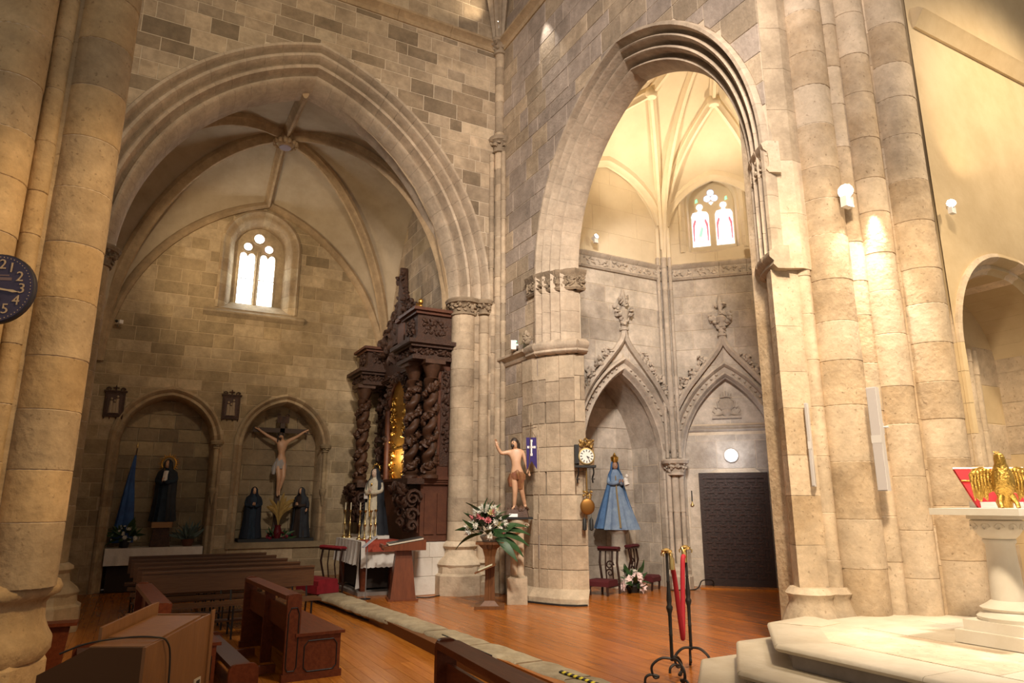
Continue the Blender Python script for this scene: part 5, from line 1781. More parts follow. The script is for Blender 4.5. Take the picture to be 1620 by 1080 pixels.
def man(pose, hs=1.0):
    """skeleton from a pose dict; returns joints and edges incl. five fingers on each hand"""
    J = []
    E = []
    idx = {}
    def j(n, p, r):
        idx[n] = len(J)
        J.append((p, r))
    for n, (p, r) in pose.items():
        j(n, p, r)
    def e(a, b):
        if a in idx and b in idx:
            E.append((idx[a], idx[b]))
    for a, b in (('pelvis', 'waist'), ('waist', 'chest'), ('chest', 'neck'), ('neck', 'head'), ('head', 'crown'), ('chest', 'shR'), ('shR', 'elR'), ('elR', 'wrR'), ('wrR', 'haR'),
                 ('chest', 'shL'), ('shL', 'elL'), ('elL', 'wrL'), ('wrL', 'haL'), ('pelvis', 'hipR'), ('hipR', 'knR'), ('knR', 'anR'), ('anR', 'toR'), ('pelvis', 'hipL'), ('hipL', 'knL'), ('knL', 'anL'), ('anL', 'toL')):
        e(a, b)
    for s in ('R', 'L'):
        w = Vector(pose['wr' + s][0])
        h = Vector(pose['ha' + s][0])
        d = (h - w).normalized()
        sd = d.cross(Vector((0.2, 1, 0.1))).normalized()
        for k, (off, ln) in enumerate(((-0.9, 0.7), (-0.32, 0.92), (0.25, 1.0), (0.75, 0.85))):
            a = h + sd * off * 0.016 * hs + d * 0.012 * hs
            b = a + (d * ln * 0.030 + Vector((0, -1, 0)) * 0.006) * hs
            c = b + (d * ln * 0.018 + Vector((0, -1, 0)) * 0.018) * hs
            j('f%s%da' % (s, k), tuple(a), 0.0075 * hs)
            j('f%s%db' % (s, k), tuple(b), 0.0065 * hs)
            j('f%s%dc' % (s, k), tuple(c), 0.005 * hs)
            e('ha' + s, 'f%s%da' % (s, k))
            e('f%s%da' % (s, k), 'f%s%db' % (s, k))
            e('f%s%db' % (s, k), 'f%s%dc' % (s, k))
        a = w + (h - w) * 0.45 - sd * 0.03 * hs + Vector((0, -0.01, 0))
        b = a + d * 0.022 * hs - sd * 0.010 * hs
        j('t%sa' % s, tuple(a), 0.008 * hs)
        j('t%sb' % s, tuple(b), 0.0065 * hs)
        e('wr' + s, 't%sa' % s)
        e('t%sa' % s, 't%sb' % s)
    return J, E


def face(parent, c, r, yaw=0.0, pitch=0.0, m=SKIN):
    """nose, eyes, mouth on a head centred at c looking to -y"""
    M = rotz(yaw) @ Matrix.Rotation(pitch, 3, 'X')
    P = lambda x, y, z: Vector(c) + M @ Vector((x * r, y * r, z * r))
    mb = MB()
    mb.tube([P(0, -0.92, 0.15), P(0, -1.10, -0.18), P(0, -0.95, -0.25)], [r * 0.10, r * 0.16, r * 0.12], 6)
    mb.tube([P(-0.2, -0.90, -0.45), P(0, -0.97, -0.47), P(0.2, -0.90, -0.45)], r * 0.07, 5)
    mb.build('nose_and_lips', m, parent, True)
    mb = MB()
    for s in (-1, 1):
        mb.ball(P(s * 0.36, -0.84, 0.08), r * 0.11, r * 0.08, r * 0.07, 6, 4)
        mb.tube([P(s * 0.2, -0.93, 0.25), P(s * 0.5, -0.82, 0.27)], r * 0.05, 4)
    mb.build('eyes', HAIR, parent, True)


def robe_rings(prof, folds=9, amp=0.10, seed=0, n=36, arc=None, cx=0.0, cy=0.0):
    """prof: (z, rx, ry, dx, dy, fold)"""
    rg = random.Random(seed)
    ph = rg.uniform(0, 6)
    out = []
    for z, rx_, ry_, dx, dy, fd in prof:
        rr = []
        for i in range(n if arc is None else n + 1):
            a = (2 * PI * i / n) if arc is None else arc[0] + (arc[1] - arc[0]) * i / n
            k = 1 + amp * fd * (math.sin(folds * a + ph) + 0.5 * math.sin((folds * 1.7 // 1) * a + 2 * ph))
            rr.append((cx + dx + rx_ * k * math.cos(a), cy + dy + ry_ * k * math.sin(a), z))
        out.append(rr)
    return out


def robed(t, H, robe, mantle, headm=SKIN, w=1.0, hands=True, veil=True, hood=None, seed=1, lean=0.0, skirt=1.0, mantle_open=0.85):
    s = H
    P = [(0.0, 0.17 * w * skirt, 0.14 * skirt, 0, 0, 1), (0.10, 0.165 * w * skirt, 0.135 * skirt, 0, 0, 1), (0.30, 0.135 * w * skirt, 0.11 * skirt, 0, 0, .8), (0.50, 0.105 * w, 0.09, 0, 0, .5), (0.60, 0.09 * w, 0.08, 0, 0, .3), (0.70, 0.10 * w, 0.085, 0, 0, .2), (0.78, 0.115 * w, 0.075, 0, 0, .1), (0.815, 0.10 * w, 0.06, 0, 0, 0), (0.84, 0.04, 0.04, 0, 0, 0), (0.88, 0.034, 0.034, 0, 0, 0)]
    ln = lambda z: lean * max(0, z - 0.6) * s
    b = MB().rings(robe_rings([(z * s, a * s, c * s, ln(z), 0, f) for z, a, c, dx, dy, f in P], 9, 0.10, seed)).build('robe', robe, t, True)
    hx = ln(0.93)
    hd = MB().ball((hx, -0.012 * s, 0.925 * s), 0.050 * s, 0.056 * s, 0.070 * s, 14, 10).build('head', headm, t, True)
    face(hd, (hx, -0.012 * s, 0.925 * s), 0.054 * s, 0, 0.12, headm)
    if mantle is not None:
        a0 = -PI / 2 + mantle_open * 0.5
        a1 = 1.5 * PI - mantle_open * 0.5
        Pm = [(0.01, 0.21 * w * skirt, 0.19 * skirt, 0, .02, 1), (0.30, 0.175 * w * skirt, 0.155 * skirt, 0, .015, .9), (0.55, 0.145 * w, 0.125, 0, .01, .5), (0.72, 0.145 * w, 0.115, 0, .01, .3), (0.80, 0.13 * w, 0.10, 0, .01, .1), (0.85, 0.085, 0.08, 0, .005, 0), (0.90, 0.072, 0.076, 0, .004, 0), (0.96, 0.066, 0.070, 0, .004, 0), (1.0, 0.035, 0.035, 0, .004, 0), (1.012, 0.004, 0.004, 0, .004, 0)]
        rg_ = robe_rings([(z * s, a * s, c * s, ln(z), dy * s, f) for z, a, c, dx, dy, f in Pm], 7, 0.09, seed + 3, 30, (a0, a1))
        rin = robe_rings([(z * s, a * s * 0.94, c * s * 0.94, ln(z), dy * s, f) for z, a, c, dx, dy, f in Pm], 7, 0.09, seed + 3, 30, (a0, a1))
        rows = [r_ + list(reversed(q)) for r_, q in zip(rg_, rin)]
        MB().rings(rows, cap=True, closed=True).build('mantle', mantle, t, True)
    if veil:
        Pv = [(0.82, 0.078, 0.07, 0, 0, 0), (0.88, 0.058, 0.064, 0, 0, 0), (0.95, 0.057, 0.062, 0, 0, 0), (0.985, 0.035, 0.04, 0, 0, 0), (0.995, 0.01, 0.01, 0, 0, 0)]
        MB().rings(robe_rings([(z * s, a * s, c * s, ln(z), 0.004 * s, f) for z, a, c, dx, dy, f in Pv], 7, 0, seed, 20, (-PI / 2 + 0.75, 1.5 * PI - 0.75)), cap=False, closed=False).build('veil', hood or robe, t, True)
    if hands:
        for sd in (-1, 1):
            MB().tube(catmull([(sd * 0.105 * w * s + ln(.77), 0, 0.775 * s), (sd * 0.125 * w * s, -0.02 * s, 0.66 * s), (sd * 0.06 * s, -0.12 * s, 0.63 * s), (sd * 0.03 * s, -0.135 * s, 0.645 * s)], 4), [0.036 * s] * 5 + [0.034 * s] * 4 + [0.04 * s] * 4, 8).build('sleeve', robe, t, True)
            q = MB().ball((sd * 0.016 * s, -0.145 * s, 0.66 * s), 0.013 * s, 0.017 * s, 0.024 * s, 8, 6)
            for k in range(4):
                q.tube([(sd * (0.010 + 0.004 * k) * s, -0.15 * s, 0.675 * s), (sd * (0.006 + 0.003 * k) * s, -0.155 * s, (0.70 + 0.003 * (k % 2)) * s)], 0.0045 * s, 5)
            q.tube([(sd * 0.012 * s, -0.155 * s, 0.66 * s), (sd * 0.002 * s, -0.165 * s, 0.675 * s)], 0.005 * s, 5)
            q.build('hand', headm, t, True)
    return b


def halo(t, c, r, m, n=24, spikes=True, name='halo'):
    mb = MB()
    ring = [(c[0] + r * math.cos(2 * PI * i / 28), c[1], c[2] + r * math.sin(2 * PI * i / 28)) for i in range(29)]
    mb.tube(ring, r * 0.10, 6)
    for i in range(n):
        a = 2 * PI * i / n
        k = 1.55 if i % 2 == 0 else 1.35
        if not spikes:
            k = 1.3
        mb.tube([(c[0] + r * math.cos(a), c[1], c[2] + r * math.sin(a)), (c[0] + r * k * math.cos(a), c[1], c[2] + r * k * math.sin(a))], [r * 0.09, r * 0.02], 4)
    return mb.build(name, m, t, True)


# ------------------------------------------------------------------ mourning Virgin on the side altar
vm = thing('virgin_statue', 'statue in cream dress and black mantle with golden rayed crown on the side altar', 'statue', (4.20, 13.68, ZF + 1.03), VIEW + R(-18))
robed(vm, 1.30, CREAM, DARKC, mat('pale_carnation', (0.62, 0.45, 0.34), 0.5), w=1.0, seed=3, skirt=1.0, hood=WHITEC, mantle_open=1.5)
halo(vm, (0, 0.04, 1.30), 0.075, GOLD)
mb = MB()
mb.tube([(-0.01, -0.14, 0.80), (-0.01, -0.17, 0.60), (0.01, -0.17, 0.35)], 0.012, 6)
mb.ball((0, -0.13, 0.98), 0.02, 0.015, 0.028, 8, 6)
mb.build('gilt_brooch_and_rosary', GOLD, vm, True)
MB().rings([[(x, y, z) for x, y in ((-0.035, -0.01), (0.035, -0.01), (0.04, 0.01), (-0.04, 0.01))] for z in (0.70, 0.80)]).build('handkerchief', WHITEC, vm, loc=(-0.10, -0.16, 0.0))

# ------------------------------------------------------------------ risen Christ on a stone pedestal
pe = thing('pedestal', 'moulded stone pedestal under the risen Christ statue', 'pedestal', (5.86, 10.74, ZF), VIEW)
PS = ST[3]
MB().box(-0.17, 0.17, -0.17, 0.17, 0.0, 0.42).build('base_block', PS, pe)
MB().prism([(-0.15, -0.15), (0.15, -0.15), (0.15, 0.15), (-0.15, 0.15)], 0.42, 0.46, top=[(-0.11, -0.11), (0.11, -0.11), (0.11, 0.11), (-0.11, 0.11)]).build('base_splay', PS, pe)
mb = MB()
for x in (-0.055, 0.055):
    for y in (-0.055, 0.055):
        mb.lathe([(0.062, 0.45), (0.062, 1.16)], x, y, 12)
mb.build('shaft', PS, pe, True)
MB().lathe([(0.12, 1.14), (0.145, 1.16), (0.12, 1.19), (0.13, 1.24), (0.19, 1.30), (0.20, 1.36), (0.19, 1.38)], 0, 0, 16).build('capital', PS, pe, True)
for sd in (-1, 1):
    mb = MB()
    scroll(mb, (sd * 0.15, -0.14, 1.27), 0.05, 0.016, None, 1.2, 6, sd)
    mb.build('volute', PS, pe, True)
MB().box(-0.27, 0.27, -0.21, 0.21, 1.38, 1.41).build('top_slab', BLACK, pe)
ch = thing('christ_statue', 'painted statue of the risen Christ with raised hand on the stone pedestal', 'statue', (5.86, 10.74, ZF + 1.412), VIEW)
MB().prism([(-0.20, -0.16), (0.19, -0.17), (0.21, 0.15), (-0.18, 0.16)], 0, 0.13, top=[(-0.16, -0.12), (0.16, -0.14), (0.18, 0.12), (-0.15, 0.12)]).build('rock_base', mat('brown_rock', (0.10, 0.045, 0.022), 0.6, col2=(0.06, 0.025, 0.012), scale=12, bump=0.5), ch)
mb = MB()
foliage(mb, lambda rg: (rg.uniform(-0.15, 0.17), rg.uniform(-0.13, 0.12), 0.12 + rg.uniform(0, 0.03)), 24, 3, (0.03, 0.05))
mb.build('rock_tufts', MATS['brown_rock'], ch, True)
Z = 0.115
pose = {'pelvis': ((0.0, 0, Z + 0.66), (0.095, 0.075)), 'waist': ((-0.015, 0, Z + 0.77), (0.088, 0.068)), 'chest': ((-0.02, 0, Z + 0.93), (0.115, 0.08)), 'neck': ((-0.035, -0.01, Z + 1.06), 0.043), 'head': ((-0.055, -0.02, Z + 1.14), (0.058, 0.062)), 'crown': ((-0.055, -0.015, Z + 1.21), 0.05),
        'shR': ((-0.13, 0, Z + 1.0), 0.048), 'elR': ((-0.28, -0.04, Z + 0.97), 0.036), 'wrR': ((-0.36, -0.08, Z + 1.10), 0.026), 'haR': ((-0.37, -0.085, Z + 1.165), (0.030, 0.018)),
        'shL': ((0.10, 0, Z + 0.99), 0.048), 'elL': ((0.16, -0.02, Z + 0.82), 0.038), 'wrL': ((0.19, -0.09, Z + 0.68), 0.026), 'haL': ((0.205, -0.11, Z + 0.63), (0.028, 0.02)),
        'hipR': ((-0.055, 0, Z + 0.62), 0.080), 'knR': ((-0.035, -0.03, Z + 0.34), 0.052), 'anR': ((-0.05, 0.01, Z + 0.05), 0.030), 'toR': ((-0.085, -0.10, Z + 0.02), (0.034, 0.018)),
        'hipL': ((0.06, 0, Z + 0.62), 0.078), 'knL': ((0.075, -0.02, Z + 0.35), 0.050), 'anL': ((0.14, 0.07, Z + 0.07), 0.030), 'toL': ((0.165, -0.02, Z + 0.03), (0.032, 0.018))}
J, E = man(pose, 1.0)
body = skin('body', J, E, SKIN, ch)
hc_ = (-0.055, -0.02, Z + 1.16)
face(ch, hc_, 0.062, R(-30))
mb = MB()
mb.ball((-0.045, 0.012, Z + 1.185), 0.066, 0.068, 0.075, 12, 8)
mb.tube(catmull([(-0.02, 0.03, Z + 1.2), (0.02, 0.04, Z + 1.1), (0.03, 0.05, Z + 1.0)], 4), [0.045] * 4 + [0.035] * 4 + [0.02], 8)
mb.tube(catmull([(-0.08, 0.03, Z + 1.2), (-0.075, 0.05, Z + 1.1), (-0.06, 0.05, Z + 1.02)], 4), [0.03] * 4 + [0.025] * 4 + [0.012], 8)
mb.ball((-0.078, -0.058, Z + 1.105), 0.032, 0.03, 0.036, 8, 6)
mb.build('hair_and_beard', HAIR, ch, True)
LC = mat('loincloth_red_gold', (0.17, 0.04, 0.022), 0.6, col2=(0.24, 0.12, 0.04), scale=18)
MB().rings(robe_rings([(Z + 0.52, 0.115, 0.095, 0.02, 0, 1), (Z + 0.60, 0.128, 0.105, 0.01, 0, 1), (Z + 0.66, 0.105, 0.09, 0, 0, .5), (Z + 0.69, 0.095, 0.08, 0, 0, 0.2)], 8, 0.12, 4)).build('loincloth', LC, ch, True)
mb = MB()
mb.rings(robe_rings([(Z + 0.40, 0.03, 0.02, -0.11, -0.03, 1), (Z + 0.52, 0.05, 0.035, -0.12, -0.03, 1), (Z + 0.62, 0.035, 0.03, -0.10, -0.04, 0.5)], 5, 0.2, 2, 16))
mb.rings(robe_rings([(Z + 0.36, 0.035, 0.02, 0.06, -0.06, 1), (Z + 0.5, 0.055, 0.03, 0.07, -0.07, 1), (Z + 0.64, 0.03, 0.03, 0.04, -0.08, 0.5)], 5, 0.2, 5, 16))
mb.build('loincloth_drape', LC, ch, True)
lab = tag(MB().obox((0, 0, 0.0), 0.15, 0.01, 0.055, Matrix.Rotation(R(-15), 3, 'X')).build('name_card', WHITEP), 'small white card leaning on the Christ statue base', 'card')
lab.location = (5.72, 10.62, ZF + 1.442)
lab.rotation_euler = (0, 0, VIEW)
bn = thing('banner', 'purple swallow-tailed banner with white cross held by the Christ statue', 'banner', (5.86, 10.74, ZF + 1.412), VIEW)
MB().tube([(0.205, -0.12, 0.74), (0.225, -0.06, 1.02), (0.25, 0.0, 1.62)], 0.008, 6).build('staff', mat('dark_staff', (0.10, 0.06, 0.03), 0.5), bn)
MB().tube([(0.16, -0.02, 1.50), (0.35, 0.0, 1.545)], 0.008, 6).build('crossbar', MATS['dark_staff'], bn)
MB().tube([(0.175, -0.03, 1.36), (0.245, 0.0, 1.50), (0.34, -0.03, 1.36)], 0.004, 5).build('cord', MATS['dark_staff'], bn)
rows = []
bn.location.x -= 0.06
bn.location.y -= 0.10
bp = [(0.165, 1.36), (0.345, 1.36), (0.355, 0.80), (0.26, 0.95), (0.175, 0.80)]
MB().extr([(x, -0.03, z) for x, z in bp], (0, 0.008, 0)).build('cloth', PURPLE, bn)
mb = MB()
mb.box(0.245, 0.270, -0.036, -0.030, 1.06, 1.29)
mb.box(0.205, 0.310, -0.036, -0.030, 1.175, 1.205)
for x, z in ((0.2575, 1.30), (0.2575, 1.06), (0.205, 1.19), (0.31, 1.19)):
    mb.box(x - 0.02, x + 0.02, -0.036, -0.030, z - 0.02, z + 0.02)
mb.build('white_cross', WHITEP, bn)

# ------------------------------------------------------------------ blue-robed Virgin in the polygonal chapel
bc = thing('stone_column', 'pink-grey stone column under the blue-robed statue', 'column', (8.74, 11.72, ZF))
MB().prism([(0.22 * math.cos(a), 0.22 * math.sin(a)) for a in [PI / 8 + k * PI / 4 for k in range(8)]], 0.0, 0.42).build('base', GRY[1], bc)
MB().lathe([(0.19, 0.42), (0.17, 0.48), (0.155, 0.52), (0.15, 1.02), (0.19, 1.06), (0.22, 1.10), (0.22, 1.14)], 0, 0, 16).build('shaft', GRY[1], bc, True)
bv = thing('virgin_statue', 'statue of the Virgin in a wide blue embroidered robe with gold crown in the niche', 'statue', (8.74, 11.72, ZF + 1.142), VIEW)
H = 1.40
sk = [(0.02, 0.37, 0.24, 0.03, 0, 1), (-0.02, 0.40, 0.26, 0.04, 0, 1), (0.25, 0.31, 0.21, 0.02, 0, 1), (0.55, 0.22, 0.16, 0.0, 0, .8), (0.80, 0.145, 0.12, -0.02, 0, .4), (0.95, 0.11, 0.10, -0.02, 0, .2), (1.08, 0.125, 0.09, -0.02, 0, 0), (1.14, 0.09, 0.07, -0.02, 0, 0), (1.19, 0.04, 0.04, -0.02, 0, 0)]
MB().rings(robe_rings(sk, 11, 0.07, 5, 48)).build('robe', BLUEC, bv, True)
mt = [(0.0, 0.44, 0.30, -0.02, .03, 1), (0.3, 0.34, 0.26, -0.03, .03, .9), (0.6, 0.25, 0.20, -0.03, .02, .7), (0.9, 0.17, 0.145, -0.02, .02, .4), (1.08, 0.15, 0.12, -0.02, .01, .2), (1.18, 0.10, 0.095, -0.02, .01, 0), (1.30, 0.085, 0.088, -0.02, .01, 0), (1.38, 0.06, 0.06, -0.02, .01, 0), (1.41, 0.01, 0.01, -0.02, .01, 0)]
a0, a1 = -PI / 2 + 0.95, 1.5 * PI - 0.75
o_ = robe_rings(mt, 9, 0.08, 7, 34, (a0, a1))
i_ = robe_rings([(z, a * .95, b * .95, c, d, f) for z, a, b, c, d, f in mt], 9, 0.08, 7, 34, (a0, a1))
MB().rings([p + list(reversed(q)) for p, q in zip(o_, i_)]).build('mantle', BLUED, bv, True)
hd = MB().ball((-0.02, -0.02, 1.26), 0.060, 0.066, 0.082, 14, 10).build('head', mat('dark_carnation', (0.35, 0.20, 0.13), 0.5), bv, True)
face(hd, (-0.02, -0.02, 1.26), 0.064, 0, 0, MATS['dark_carnation'])
MB().lathe([(0.062, 1.33), (0.075, 1.37), (0.085, 1.44), (0.05, 1.46), (0.02, 1.50), (0.01, 1.53)], -0.02, 0.0, 12).build('crown', GOLD, bv, True)
MB().tube([(-0.03, -0.125, 1.05), (-0.02, -0.15, 0.7), (0.0, -0.20, 0.35), (0.02, -0.25, 0.02)], [0.012, 0.018, 0.02, 0.022], 6).build('gilt_front_braid', mat('dull_gold_braid', (0.35, 0.27, 0.14), 0.5, 0.4), bv, True)
for sd in (-1, 1):
    MB().tube(catmull([(sd * 0.11 - 0.02, 0, 1.06), (sd * 0.15 - 0.01, -0.04, 0.92), (sd * 0.08, -0.14, 0.90), (0.05 + sd * 0.03, -0.17, 0.93)], 4), [0.045] * 13, 8).build('sleeve', BLUEC, bv, True)
    q = MB().ball((0.07 + sd * 0.03, -0.19, 0.935), 0.018, 0.022, 0.028, 8, 6)
    for k in range(4):
        q.tube([(0.07 + sd * 0.03 + (k - 1.5) * 0.008, -0.20, 0.95), (0.075 + sd * 0.02 + (k - 1.5) * 0.007, -0.215, 0.98)], 0.005, 5)
    q.tube([(0.07 + sd * 0.015, -0.20, 0.93), (0.07 + sd * 0.005, -0.22, 0.95)], 0.006, 5)
    q.build('hand', MATS['dark_carnation'], bv, True)
cld = MB().ball((0.17, -0.17, 0.96), 0.05, 0.05, 0.06, 10, 8)
cld.ball((0.19, -0.19, 1.045), 0.033, 0.034, 0.04, 10, 8)
cld.tube([(0.17, -0.17, 0.93), (0.19, -0.19, 0.86)], [0.05, 0.06], 8)
cld.build('white_bundle', WHITEC, bv, True)

# ------------------------------------------------------------------ the two niches of the left chapel
na_ = thing('niche_altar', 'low altar in the left niche covered by a pale cloth', 'altar', (0.47, 17.32, ZL))
MB().box(-0.90, 0.90, -0.32, 0.36, 0.80, 0.86).build('top', PEW, na_)
MB().box(-0.86, 0.86, -0.24, 0.34, 0.0, 0.80).build('body', mat('dark_board', (0.03, 0.018, 0.012), 0.8), na_)
nc = cloth('tablecloth', -0.46, 1.40, 16.97, 17.66, ZL + 0.862, (0, 0.34, 0, 0), WHITEC, None, 0.012, 8)
tag(nc, 'pale cloth hanging from the low altar in the left niche', 'tablecloth')
ZN = ZL + 0.876
pp_ = thing('pedestal', 'small dark wooden pedestal under the haloed statue in the left niche', 'pedestal', (0.55, 17.30, ZN))
MB().prism([(-0.20, -0.16), (0.20, -0.16), (0.20, 0.16), (-0.20, 0.16)], 0, 0.40, top=[(-0.15, -0.13), (0.15, -0.13), (0.15, 0.13), (-0.15, 0.13)]).build('body', RETW, pp_)
MB().box(-0.20, 0.20, -0.17, 0.17, 0.40, 0.52).build('gilt_top', mat('worn_gilt_wood', (0.30, 0.15, 0.05), 0.5, 0.2), pp_)
dl = thing('virgin_statue', 'dark-robed statue with a fiery golden halo in the left niche', 'statue', (0.55, 17.30, ZN + 0.522), VIEW + R(8))
robed(dl, 1.34, mat('dark_blue_robe', (0.007, 0.015, 0.03), 0.8, col2=(0.016, 0.035, 0.06), scale=9), DARKC, SKIN, w=1.15, seed=6, skirt=0.85, hood=WHITEC)
halo(dl, (0, 0.03, 1.26), 0.15, mat('gilt_halo', (0.75, 0.38, 0.06), 0.4, 0.6))
MB().rings(robe_rings([(0.88, 0.05, 0.03, 0.02, -0.20, .5), (1.02, 0.045, 0.03, 0.01, -0.14, .3), (1.10, 0.05, 0.04, 0, -0.07, 0)], 5, 0.2, 3, 16)).build('white_kerchief', WHITEC, dl, True)
fg = thing('furled_flag', 'furled dark blue flag leaning in the left niche', 'flag', (-0.16, 17.28, ZN))
MB().tube([(-0.05, 0.05, 0.0), (0.06, 0.10, 2.12)], 0.014, 8).build('pole', mat('dark_staff', (0.10, 0.06, 0.03), 0.5), fg)
MB().rings(robe_rings([(0.10, 0.20, 0.10, -0.03, 0, 1), (0.5, 0.155, 0.085, -0.01, 0, 1), (1.0, 0.11, 0.07, 0.0, 0.01, 1), (1.5, 0.06, 0.045, 0.01, 0.04, .8), (1.95, 0.02, 0.02, 0.045, 0.085, .2)], 6, 0.2, 9, 30)).build('cloth', FLAG, fg, True)
MB().lathe([(0.0, 2.24), (0.02, 2.18), (0.025, 2.14), (0.012, 2.10)], 0.06, 0.10, 8).build('spearhead', BRASS, fg, True)


def leaf_mesh(L, W, bend, n=6):
    mb = MB()
    rows = []
    for i in range(n + 1):
        t = i / n
        w_ = W * math.sin(PI * min(0.98, 0.08 + 0.92 * t)) + 0.002
        z = L * t - 0.3 * bend * L * t * t
        y = -bend * L * t * t
        rows.append([(-w_ / 2, y + 0.1 * W, z), (0, y, z), (w_ / 2, y + 0.1 * W, z)])
    mb.rings(rows, cap=False, closed=False)
    me = bpy.data.meshes.new('leaf')
    me.from_pydata(mb.v, [], mb.f)
    me.shade_smooth()
    return me


def bloom_mesh(r, petals=7, cup=0.5, m=PETW, layers=2):
    mb = MB()
    for l in range(layers):
        k = 1 - 0.35 * l
        for i in range(petals):
            a = 2 * PI * (i + 0.5 * l) / petals
            ca, sa = math.cos(a), math.sin(a)
            w_ = r * k * 1.9 / petals
            mb.add([(0, 0, 0), (r * k * 0.55 * ca - w_ * sa, r * k * 0.55 * sa + w_ * ca, r * cup * 0.45 * (1 + l)), (r * k * ca, r * k * sa, r * cup * (0.5 + 0.8 * l)), (r * k * 0.55 * ca + w_ * sa, r * k * 0.55 * sa - w_ * ca, r * cup * 0.45 * (1 + l))], [(0, 1, 2, 3)])
    mb.ball((0, 0, r * cup * 0.35), r * 0.28, r * 0.28, r * 0.24, 7, 4)
    me = bpy.data.meshes.new('bloom')
    me.from_pydata(mb.v, [], mb.f)
    me.materials.append(m)
    return me


def place(me, name, parent, p, dirv, m=None, spin=0.0, sc=1.0):
    o = link(name, me, m, parent)
    o.location = p
    q = Vector(dirv).normalized().to_track_quat('Z', 'Y')
    o.rotation_mode = 'QUATERNION'
    o.rotation_quaternion = q @ Matrix.Rotation(spin, 3, 'Z').to_quaternion()
    o.scale = (sc, sc, sc)
    return o
LF1 = leaf_mesh(0.34, 0.07, 0.35)
LF2 = leaf_mesh(0.22, 0.05, 0.25)
for me in (LF1, LF2):
    me.materials.append(LEAF)
GREYL = mat('grey_green_leaf', (0.16, 0.21, 0.19), 0.55, col2=(0.09, 0.13, 0.11), scale=8)
LF3 = leaf_mesh(0.42, 0.06, 0.4)
LF3.materials.append(GREYL)
BW, BW2, BP, BY = bloom_mesh(0.055, 8, 0.5, PETW), bloom_mesh(0.04, 8, 0.7, PETW), bloom_mesh(0.05, 8, 0.8, PETP, 3), bloom_mesh(0.05, 8, 0.7, PETY)


def bouquet(t, c, rx_, ry_, rz2, nb, nl, seed, blooms, leaves=(LF1, LF2), up=0.3, front=None):
    rg = random.Random(seed)
    for i in range(nl):
        a = rg.uniform(0, 2 * PI)
        e = rg.uniform(-0.25, 1.2)
        d = Vector((math.cos(a) * math.cos(e), math.sin(a) * math.cos(e), math.sin(e) + up * 0.3))
        p = Vector(c) + Vector((d.x * rx_ * 0.5, d.y * ry_ * 0.5, d.z * rz2 * 0.45))
        place(rg.choice(leaves), 'leaf', t, p, d, None, rg.uniform(0, 6), rg.uniform(0.8, 1.25))
    for i in range(nb):
        a = rg.uniform(0, 2 * PI)
        e = rg.uniform(-0.2, 1.35)
        d = Vector((math.cos(a) * math.cos(e), math.sin(a) * math.cos(e), math.sin(e)))
        p = Vector(c) + Vector((d.x * rx_, d.y * ry_, d.z * rz2)) * rg.uniform(0.85, 1.05)
        place(rg.choice(blooms), 'bloom', t, p, d + Vector((0, 0, 0.15)), None, rg.uniform(0, 6), rg.uniform(0.8, 1.2))


lf = thing('lily_arrangement', 'white lilies and dark foliage at the foot of the blue flag', 'flowers', (-0.12, 17.12, ZN))
MB().lathe([(0.07, 0), (0.10, 0.10), (0.08, 0.16)], 0, 0, 12).build('pot', BLACK, lf, True)
bouquet(lf, (0, 0, 0.20), 0.26, 0.12, 0.24, 22, 40, 3, (BW2, BW2, BW))
pl = thing('potted_plant', 'grey-green spiky potted plant at the right of the niche altar', 'plant', (1.10, 17.25, ZN))
MB().lathe([(0.09, 0), (0.14, 0.14), (0.12, 0.15)], 0, 0, 12).build('pot', mat('brown_pot', (0.12, 0.04, 0.02), 0.6), pl, True)
rg = random.Random(8)
for i in range(46):
    a = rg.uniform(0, 2 * PI)
    e = rg.uniform(0.1, 1.4)
    place(LF3, 'leaf', pl, (0.03 * math.cos(a), 0.03 * math.sin(a), 0.14), (math.cos(a) * math.cos(e), 0.7 * math.sin(a) * math.cos(e), math.sin(e)), None, rg.uniform(0, 6), rg.uniform(0.7, 1.15))
for k in range(5):
    MB().tube([(-0.01 + 0.005 * k, 0, 0.15), (0.0, 0, 0.62)], 0.006, 5).build('stalk', GREYL, pl) if k == 0 else None

